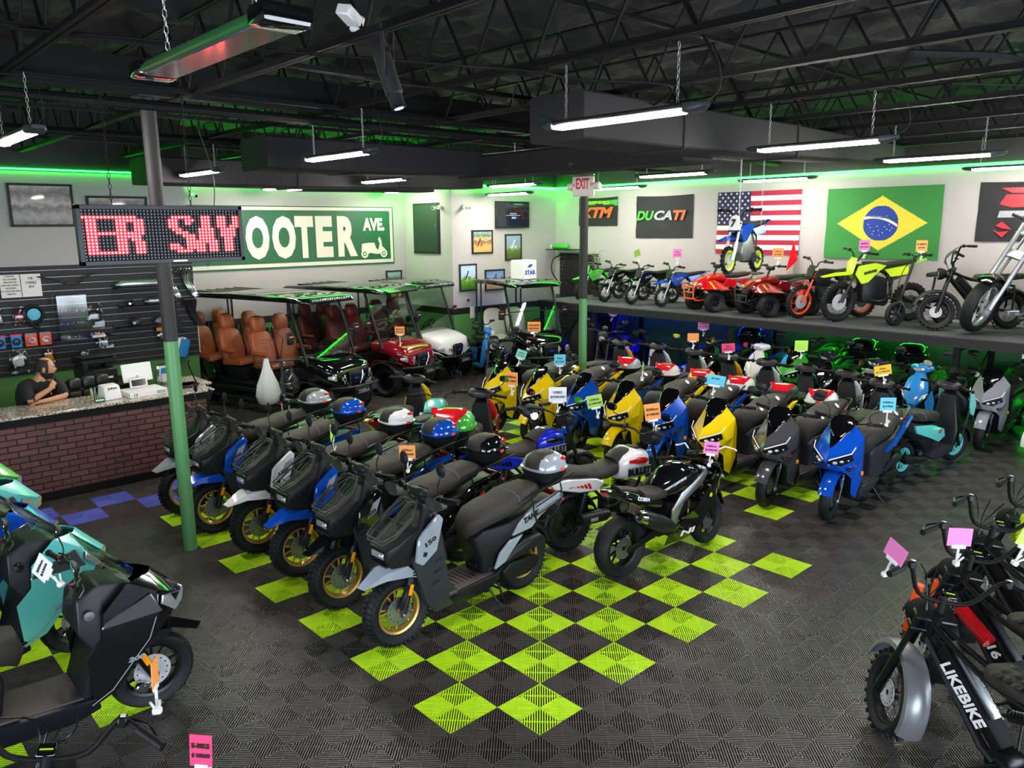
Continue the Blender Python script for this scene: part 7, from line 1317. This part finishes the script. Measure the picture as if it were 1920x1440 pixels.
# electric bikes
A0 = snap(ebike('black fat tyre electric bike with grey mudguards and white lettering, front right')); GE = 'fat tyre electric bikes'
A1 = clone(A0, (2.78, -2.22, 0), 66, 'black electric bike, second from the left in the front right group', GE, {'PAINT': 'frame', 'FENDER': 'plastic', 'steel': 'plastic'}, ('lettering',))
for s in (1, -1): letters('lettering', 'GT16', 'decal_white', A1, (-.49, s*.0675, .575), (-s*.75, 0, -s*.7), (-.7, 0, .75), .22, .07, bold=.03, shear=.1)
clone(A0, (3.45, -2.15, 0), 70, 'black electric bike, third in the front right group', GE, {'PAINT': 'frame', 'FENDER': 'plastic'}, ('lettering',))
clone(A0, (4.1, -2.2, 0), 74, 'black electric bike at the far right behind the lime card', GE, {'PAINT': 'lime_paint', 'FENDER': 'plastic'}, ('lettering',))
clone(A0, (-2.19, -.24, 0), 92, 'black electric bike whose handlebar shows at the bottom left', GE, {'PAINT': 'frame'})
clone(A0, (9.85, .32, Z), 143, 'black fat tyre electric bike with tall handlebar on the shelf', GE, {'PAINT': 'frame', 'FENDER': 'plastic'}, ('lettering',))
clone(A0, (9.9, -1.08, Z), 142, 'black electric bike behind the silver chopper on the shelf', GE, {'PAINT': 'frame', 'FENDER': 'plastic'}, ('lettering',))
setup(A0, (2.03, -2.30, 0), 68, {'PAINT': 'frame', 'FENDER': 'fender_grey'}, GE)
k = MB('red_paint'); k.cyl((-.3, 0, .74), (-.52, 0, .62), .045, 14); k.mat('orange_paint'); k.both(lambda s: k.cyl((-.05, .08, .8), (0, .09, .45), .03)); q = k.build('shock_cover', None); q.location = (2.62, -2.2, 0); q.rotation_euler = (0, 0, math.radians(66)); tag(q, 'red and orange padded tube cover between the first two electric bikes', 'bike part')
# folding mini bike on the shelf
t = thing('folding_bike', 'small black folding electric bike with orange card on the shelf', 'electric bike', (9.95, .92, Z), 150)
wheel(t, 'front_wheel', 0, .19, .19, .07, .12, T=steer(6, 0, .5), kind='mag', disc=1, dr=.07); wheel(t, 'rear_wheel', -.85, .19, .19, .07, .12, kind='mag')
k = MB('frame'); forkleg(k, 0, .19, -.06, .42, .05, .014, 'frame', None, 'frame'); k.tube([(-.06, 0, .4), (-.12, 0, .6), (-.26, 0, 1.08)], .022); k.tube([(-.1, 0, .45), (-.3, 0, .38), (-.75, 0, .38)], .035, k=3); k.tube([(-.6, 0, .3), (-.66, 0, .75)], .018); k.box((-.45, 0, .4), (.3, .08, .1), b=.02); k.cyl((-.5, 0, .3), (-.85, 0, .19), .02); k.build('frame', t); letters('lettering', 'ZEROD', 'decal_white', t, (-.42, .045, .42), (-1, 0, 0), (0, 0, 1), .2, .04, bold=.04)
seat(t, [(-.52, 0, .78, .04, .03, 0), (-.6, 0, .79, .08, .035, 0), (-.75, 0, .8, .1, .035, 0), (-.8, 0, .8, .06, .02, 0)], 'seat', stitch=False); bars(t, None, -.27, 1.1, .28, 0, .03, mirror=None); k = MB('frame'); k.tube([(-.25, .1, 1.1), (-.05, .05, .9), (0, 0, .6), (-.03, 0, .4)], .006, k=4); k.build('brake_cable', t)
# silver chopper
t = thing('chopper_bike', 'bare silver chopper electric bike with huge spoked front wheel at the right edge', 'electric bike', (9.72, -.42, Z), 136); S = steer(38, 0, .8, 28)
wheel(t, 'front_wheel', 0, .40, .40, .17, .29, 'alu', 'wire', 'road', T=S, dm='disc_metal', dr=.1); wheel(t, 'rear_wheel', -1.55, .36, .36, .2, .24, 'alu', 'wire', 'road', dm='disc_metal')
k = MB('alu', S)
for s in (1, -1): k.cyl((.02, s*.13, .38), (-.62, s*.13, 1.5), .033, 14); k.cyl((-.1, s*.09, .4), (-.7, s*.09, 1.3), .02, 10)
for x, z in ((-.42, 1.1), (-.58, 1.4)): k.box((x-.03, 0, z), (.16, .34, .04), (0, .5, 0), b=.008)
k.box((-.3, 0, .6), (.12, .1, .06)) ; k.build('fork', t)
k = MB('alu'); k.cyl((-.5, 0, 1.08), (-.68, 0, 1.42), .045, 16); k.tube([(-.52, 0, 1.1), (-.75, 0, .5), (-1.1, 0, .3), (-1.55, .0, .36)], .035, 10, k=3); k.both(lambda s: k.tube([(-.9, .12, .38), (-1.55, .14, .36), (-1.3, .1, .8), (-.7, 0, 1.2)], .025, 8)); k.box((-.85, 0, .62), (.4, .16, .28), b=.01); k.box((-.5, 0, .32), (.5, .1, .07), b=.006); k.cyl((-.6, -.25, .22), (-.6, .25, .22), .022); k.build('frame', t)
k = MB('black_gloss', S); fender(k, 0, .40, .46, .1, 60, 165); k.mat('sky_paint'); k.box((-.37, .085, .68), (.06, .01, .12), (0, -.6, 0)); k.build('front_fender', t); bars(t, S, -.66, 1.5, .38, .04, .12, mirror=None, bar='chrome'); seat(t, [(-.9, 0, .88, .08, .04, 0), (-1.1, 0, .84, .15, .05, 0), (-1.4, 0, .86, .14, .05, 0), (-1.45, 0, .9, .08, .04, 0)], 'seat', stitch=False)
# touring scooters, foreground left
X0 = snap(maxi('glossy black touring scooter in the left foreground with silver brake disc')); GX = 'touring scooters at the left edge'
clone(X0, (-1.42, 2.32, 0), 3, 'teal touring scooter beyond the black one at the left edge', GX, {'PAINT': 'teal_paint'})
clone(X0, (-1.55, 3.15, 0), 4, 'blue touring scooter third from the front at the left edge', GX, {'PAINT': 'blue_paint'})
clone(X0, (-1.5, 3.95, 0), 4, 'second teal touring scooter with an orange card, farther back at the left edge', GX, {'PAINT': 'teal_paint'})
clone(X0, (-1.5, 4.75, 0), 2, 'green edged touring scooter nearest the brick counter', GX, {'PAINT': 'green_paint'})
setup(X0, (-1.25, 1.22, 0), 0, {'PAINT': 'gloss_black_paint'}, GX)
# golf carts
K1 = cart('glossy black golf cart with three rows of brown leather seats', 3, 'leather'); K1.location = (3.95, 7.7, 0); K1.rotation_euler = (0, 0, math.radians(-75)); lightbar(K1, -.02, 1.97)
K2 = cart('maroon golf cart with an orange card between the black and the white cart', 2, 'leather_red', lift=1.3); K2.location = (5.85, 8.4, 0); K2.rotation_euler = (0, 0, math.radians(-74))
K3 = cart('white golf cart with black roof and dark red seats', 1, 'leather_red'); K3.location = (7.1, 8.85, 0); K3.rotation_euler = (0, 0, math.radians(-76)); lightbar(K3, -.02, 1.97)
K4 = cart('black golf cart with cream seats and a white advertising cube on its roof', 1, 'cream_vinyl', lift=1.3); K4.location = (8.47, 7.33, 0); K4.rotation_euler = (0, 0, math.radians(-103))
for K, pc in ((K1, 'gloss_black_paint'), (K2, 'maroon_paint'), (K3, 'white_paint'), (K4, 'gloss_black_paint')):
    for c in K.children_recursive:
        for sl in c.material_slots: repaint(sl, {'PAINT': pc})
t = thing('advertising_cube', 'white cube with blue lettering and emblem standing on the cart roof', 'display cube', (8.68, 8.0, 2.04), -103+90+13)
k = MB('white_plastic'); k.box((0, 0, .2), (.4, .4, .4), b=.02); k.build('cube', t)
for R, c in (((1, 0, 0), (0, -.203, .15)), ((0, 1, 0), (.203, 0, .15))):
    letters('lettering', 'STAR', 'blue_paint', t, c, R, (0, 0, 1), .3, .09, bold=.03); k = MB('blue_paint')
    if R[0]: k.shell([(x, z, .002) for x, z in [(-.08, .27), (.0, .32), (.07, .31), (.02, .26), (-.03, .25)]], 0, 1, -.203); k.build('emblem', t)
t = thing('electric_moped', 'light blue step through moped with wire basket against the green wall', 'moped', (7.97, 8.25, 0), -88); S = None
wheel(t, 'front_wheel', 0, .2, .2, .08, .14, kind='wire'); wheel(t, 'rear_wheel', -.85, .2, .2, .08, .14, kind='wire')
k = MB('sky_paint'); k.loft([(.02, 0, .42, .06, .05, 0), (-.06, 0, .62, .12, .05, -70), (-.1, 0, .8, .1, .05, -80), (-.12, 0, .92, .06, .05, -85), (-.12, 0, .96, .03, .03, -85)], n=14); k.shell([(-.08, .5, .1), (-.14, .8, .12), (-.18, .5, .14), (-.25, .28, .12), (-.5, .28, .11), (-.5, .22, .1), (-.2, .2, .1)], .02); k.loft([(-.02, 0, .96, .05, .05, 0), (-.06, 0, .99, .09, .08, 0), (-.14, 0, 1.0, .08, .06, 0)], n=14); fender(k, 0, .2, .24, .05, 10, 160); k.shell([(-.55, .3, .1), (-.55, .6, .12), (-1.0, .62, .1), (-1.0, .4, .1), (-.8, .3, .1)], .03); k.build('body', t)
k = MB('white_plastic'); k.lathe([(0, -.01), (.05, -.005), (.05, .01)], (.04, 0, .98), 'X', 14); k.both(lambda s: k.ell((-.0, .16, .86), (.02, .03, .02), 8, 6)); k.build('headlight', t); seat(t, [(-.5, 0, .68, .06, .04, 0), (-.6, 0, .7, .12, .05, 0), (-.9, 0, .7, .12, .04, 0)], 'seat', stitch=False)
k = MB('frame'); [k.tube([(.12, .0, .62+.05*i), (.3, .0, .62+.05*i)], .0) if 0 else k.lathe([(.12+.01*i, .6+.045*i), (.124+.01*i, .605+.045*i)], (.2, -.05, 0), 'Z', 16) for i in range(5)]
for a in range(14): c, s = math.cos(a*.449), math.sin(a*.449); k.cyl((.2+.12*c, -.05+.12*s, .6), (.2+.165*c, -.05+.165*s, .79), .003, 4)
k.build('basket', t); bars(t, None, -.14, 1.14, .3, .03, .1, mirror=None)
k = MB('paper'); k.box((0, 0, 0), (.14, .01, .3), (0, .1, 0)); o = k.build('paper_bag'); o.location = (8.2, 8.5, .75); tag(o, 'pale paper leaflet hanging between the moped and the cart', 'paper')
# covered vehicle, racks
m = MB('shirt'); vs, fs = [], []; n = 28
for i, (z, rx, ry) in enumerate(((0, .52, .42), (.3, .5, .4), (.7, .42, .34), (1.0, .3, .25), (1.2, .2, .16), (1.3, .08, .07))):
    for j in range(n): a = 2*PI*j/n; f = 1+.07*math.sin(a*7+i)*(1-i/6); vs.append((rx*f*math.cos(a), ry*f*math.sin(a), z))
for i in range(5):
    for j in range(n): fs.append((i*n+j, i*n+(j+1) % n, (i+1)*n+(j+1) % n, (i+1)*n+j))
fs.append(tuple(range(5*n, 6*n))); m.add(vs, fs); o = m.build('covered_bike', sm=180); o.location = (9.75, 7.15, 0); tag(o, 'machine under a black cloth cover between the thin column and the shelf', 'covered bike')
t = thing('clothing_rack', 'blue lit rack of hanging clothes under the far end of the shelf', 'clothes rack', (10.5, 7.3, 0)); k = MB('frame'); k.cyl((0, -.6, 1.3), (0, .6, 1.3), .014); k.cyl((0, -.6, 0), (0, -.6, 1.3), .014); k.cyl((0, .6, 0), (0, .6, 1.3), .014); k.build('rail', t)
for i in range(9):
    k = MB(random.choice(['wall_black', 'deep_blue_paint', 'plastic_grey'])); k.loft([(0, -.5+i*.12, .55, .03, .2, 90), (0, -.5+i*.12, 1.0, .035, .22, 90), (0, -.5+i*.12, 1.22, .02, .2, 90), (0, -.5+i*.12, 1.28, .01, .05, 90)], n=10); k.build('jacket', t)
# plastic bags hanging near the carts, handlebar with bag
t = thing('stand_up_scooter', 'tall stand up scooter carrying a white carrier bag near the brown seated cart', 'scooter', (2.42, 6.5, 0), 250); k = MB('frame'); k.tube([(0, 0, .12), (-.03, 0, .4), (-.18, 0, 1.22)], .025); k.cyl((-.18, -.3, 1.23), (-.18, .3, 1.23), .014); k.mat('alu'); k.both(lambda s: k.cyl((.0, .05, .35), (-.06, .05, .62), .014)); k.mat('red_paint').box((-.06, 0, .63), (.03, .16, .02)); k.box((0, 0, .36), (.03, .14, .02)); k.mat('frame').box((-.4, 0, .15), (.5, .16, .05), b=.01); k.build('frame', t)
wheel(t, 'front_wheel', 0, .12, .12, .06, .07, kind='dish', disc=0); wheel(t, 'rear_wheel', -.75, .12, .12, .06, .07, kind='dish', disc=0)
mat('bag_white', 'd4d8d6', .45); m = MB('bag_white'); vs, fs = [], []; n = 22
for i, (z, r) in enumerate(((0, .08), (.03, .15), (.16, .18), (.3, .155), (.42, .1), (.55, .055), (.68, .03))):
    for j in range(n): a = 2*PI*j/n; f = 1+.1*math.sin(a*6+i*.7)*(i > 1); vs.append((r*f*math.cos(a), r*f*.7*math.sin(a), z))
for i in range(6):
    for j in range(n): fs.append((i*n+j, i*n+(j+1) % n, (i+1)*n+(j+1) % n, (i+1)*n+j))
fs.append(tuple(reversed(range(n)))); m.add(vs, fs); o = m.build('carrier_bag', sm=180); o.location = (2.27, 6.72, .6); tag(o, 'white plastic carrier bag hanging from a handlebar in front of the black cart', 'bag')
m = MB('clear_plastic'); m.v = []; m.add([(x*.9, y*.9, z*.7) for x, y, z in vs], fs); o = m.build('clear_bag', sm=180); o.location = (2.6, 6.7, .72); tag(o, 'clear crumpled plastic bag hanging beside the white carrier bag', 'bag')
m = MB('white_plastic'); m.lathe([(.05+.012*math.cos(a*PI/3), .012*math.sin(a*PI/3)) for a in range(6)], axis='X', n=20, closed=True); o = m.build('lock_ring'); o.location = (2.2, 6.2, .5); tag(o, 'white cable lock ring hanging below the carrier bag', 'lock')
# ---------------------------------------------------------------- price cards
P150 = ['150cc', '$1950.00']
price((1.04, 1.46, 1.08), 'card_orange', P150, 'orange price card reading 150cc on the black rugged scooter')
price((3.48, 2.01, 1.1), 'card_white', ['USED', '$700.00'], 'white price card on the small scooter behind the blue lettered bike', w_=.2, h=.17)
price((3.6, 1.52, 1.1), 'card_green', ['150cc', '$1400.00'], 'green price card in front of a blue sport scooter', lean=-12, w_=.17, h=.14)
price((3.59, .75, 1.1), 'card_orange', ['200cc', '$1700.00'], 'orange price card beside the headlamp of the white lettered bike', lean=-8, w_=.16, h=.17)
price((3.73, 3.04, 1.1), 'card_orange', ['150cc', '$1400'], 'orange price card on the red scooter, in front of the yellow one', w_=.17, h=.17, az=200)
price((5.11, 4.40, 1.12), 'card_aqua', ['150cc', '$1700'], 'aqua price card on the farthest yellow scooter', lean=20, w_=.15, h=.13)
price((5.17, 3.59, 1.1), 'card_blue', ['New', '$1700'], 'sky blue price card left of the thin green column', w_=.16, h=.16)
price((3.44, .0, .93), 'card_pink', ['125cc', '$1600.00'], 'pink price card on the black sport motorcycle', lean=6)
price((1.66, -2.31, 1.2), 'card_pink', ['', ''], 'pink price card on the left grip of the nearest electric bike', lean=20, w_=.13, h=.11, az=160)
price((2.15, -2.52, 1.18), 'card_pink', ['', ''], 'pink price card standing upright on the second electric bike', w_=.14, h=.11, lean=2)
price((2.35, -2.77, 1.2), 'card_lime', ['', ''], 'lime price card at the right edge of the photo', lean=22, w_=.12, h=.1)
price((-1.74, 1.06, 1.1), 'card_white', ['200cc', '$3500'], 'white price card lying back on the black touring scooter handlebar', rot=(math.radians(-20), math.radians(-62), math.radians(-45)))
price((-1.75, 3.45, 1.1), 'card_orange', ['150cc', '200cc'], 'orange price card at the left edge above the teal scooters', lean=10, az=190, w_=.17, h=.2)
price((-1.74, -.57, 1.08), 'card_orange', ['', ''], 'brownish price card seen nearly edge on above the bottom left handlebar', lean=-10, az=150, w_=.12)
price((-1.73, -1.02, .98), 'card_hot', ['E-BIKE', '$ 1600.00'], 'deep pink price card at the bottom edge of the photo', lean=4, w_=.09, h=.14, L=.05)
price((8.2, 7.2, .95), 'card_orange', ['FULLY LOADED', 'ELECTRIC', '$8,500'], 'orange price card on the hood of the cream seated cart', w_=.26, h=.2)
price((5.4, 7.85, 1.02), 'card_orange', ['GOLF CART', '$7,500'], 'orange price card on the maroon cart', w_=.18, h=.15, L=.18)
price((10.1, 5.15, 2.4), 'card_pink', ['125', '$1299'], 'pink price card above the blue dirt bike on the shelf', w_=.17, h=.17)
price((10.0, 6.0, 2.42), 'card_green', ['', ''], 'green price card seen edge on above a black dirt bike', az=260, w_=.16, h=.14, lean=-20)
price((10.12, 3.05, 2.45), 'card_orange', ['125cc', '$1299'], 'orange price card above the quad bikes on the shelf', w_=.19, h=.17)
price((10.1, 1.55, 2.6), 'card_pink', ['4000W', '$2799.00'], 'pink price card above the lime yellow electric dirt bike', w_=.17, h=.17)
price((10.15, .7, 2.6), 'card_orange', ['E-BIKE', '$700'], 'orange price card above the folding bike', w_=.17, h=.17)
price((9.8, 6.54, 1.2), 'card_pink', ['$2299'], 'pink price card on the blue dirt bike under the shelf', lean=14, w_=.18, h=.14)
price((9.5, 4.1, 1.15), 'card_pink', ['125cc', '$1,499.00'], 'pink price card in the middle of the space under the shelf', w_=.2, h=.16)
price((7.85, 3.2, 1.2), 'card_orange', ['', ''], 'orange price card behind a round black mirror under the shelf', w_=.18, h=.13)
price((7.7, 2.45, 1.13), 'card_hot', ['49cc', '$999.99'], 'hot pink price card beside the white scooter under the shelf', w_=.2, h=.13, lean=-4)
price((5.36, 1.22, 1.13), 'card_blue', ['$1700'], 'pale blue price card behind the yellow scooter mirrors', w_=.24, h=.13, lean=10)
price((7.62, .1, 1.1), 'card_yellow', ['50cc', '$ 1199.99'], 'yellow price card in front of the blue scooter under the shelf', w_=.22, h=.13, lean=-10)
price((5.45, -.8, 1.1), 'card_blue', ['150cc', '$1700'], 'pale blue price card on the nearest blue sport scooter', w_=.16, h=.14, L=.13)
price((8.6, 1.75, 1.12), 'card_lime', ['', ''], 'lime price card draped near the green scooter', w_=.2, h=.16)
price((.88, 2.44, 1.08), 'card_lime', ['', ''], 'greenish price card seen edge on on the blue rugged scooter', az=310, w_=.1, h=.16)
price((5.38, 2.3, 1.15), 'card_green', ['', ''], 'dull green price card seen edge on behind a yellow scooter', az=300, w_=.14, h=.13, lean=25)
price((9.6, -1.0, 1.2), 'card_white', ['200cc', '$2600'], 'white price card at the right edge on the cream scooter', w_=.16, h=.2)
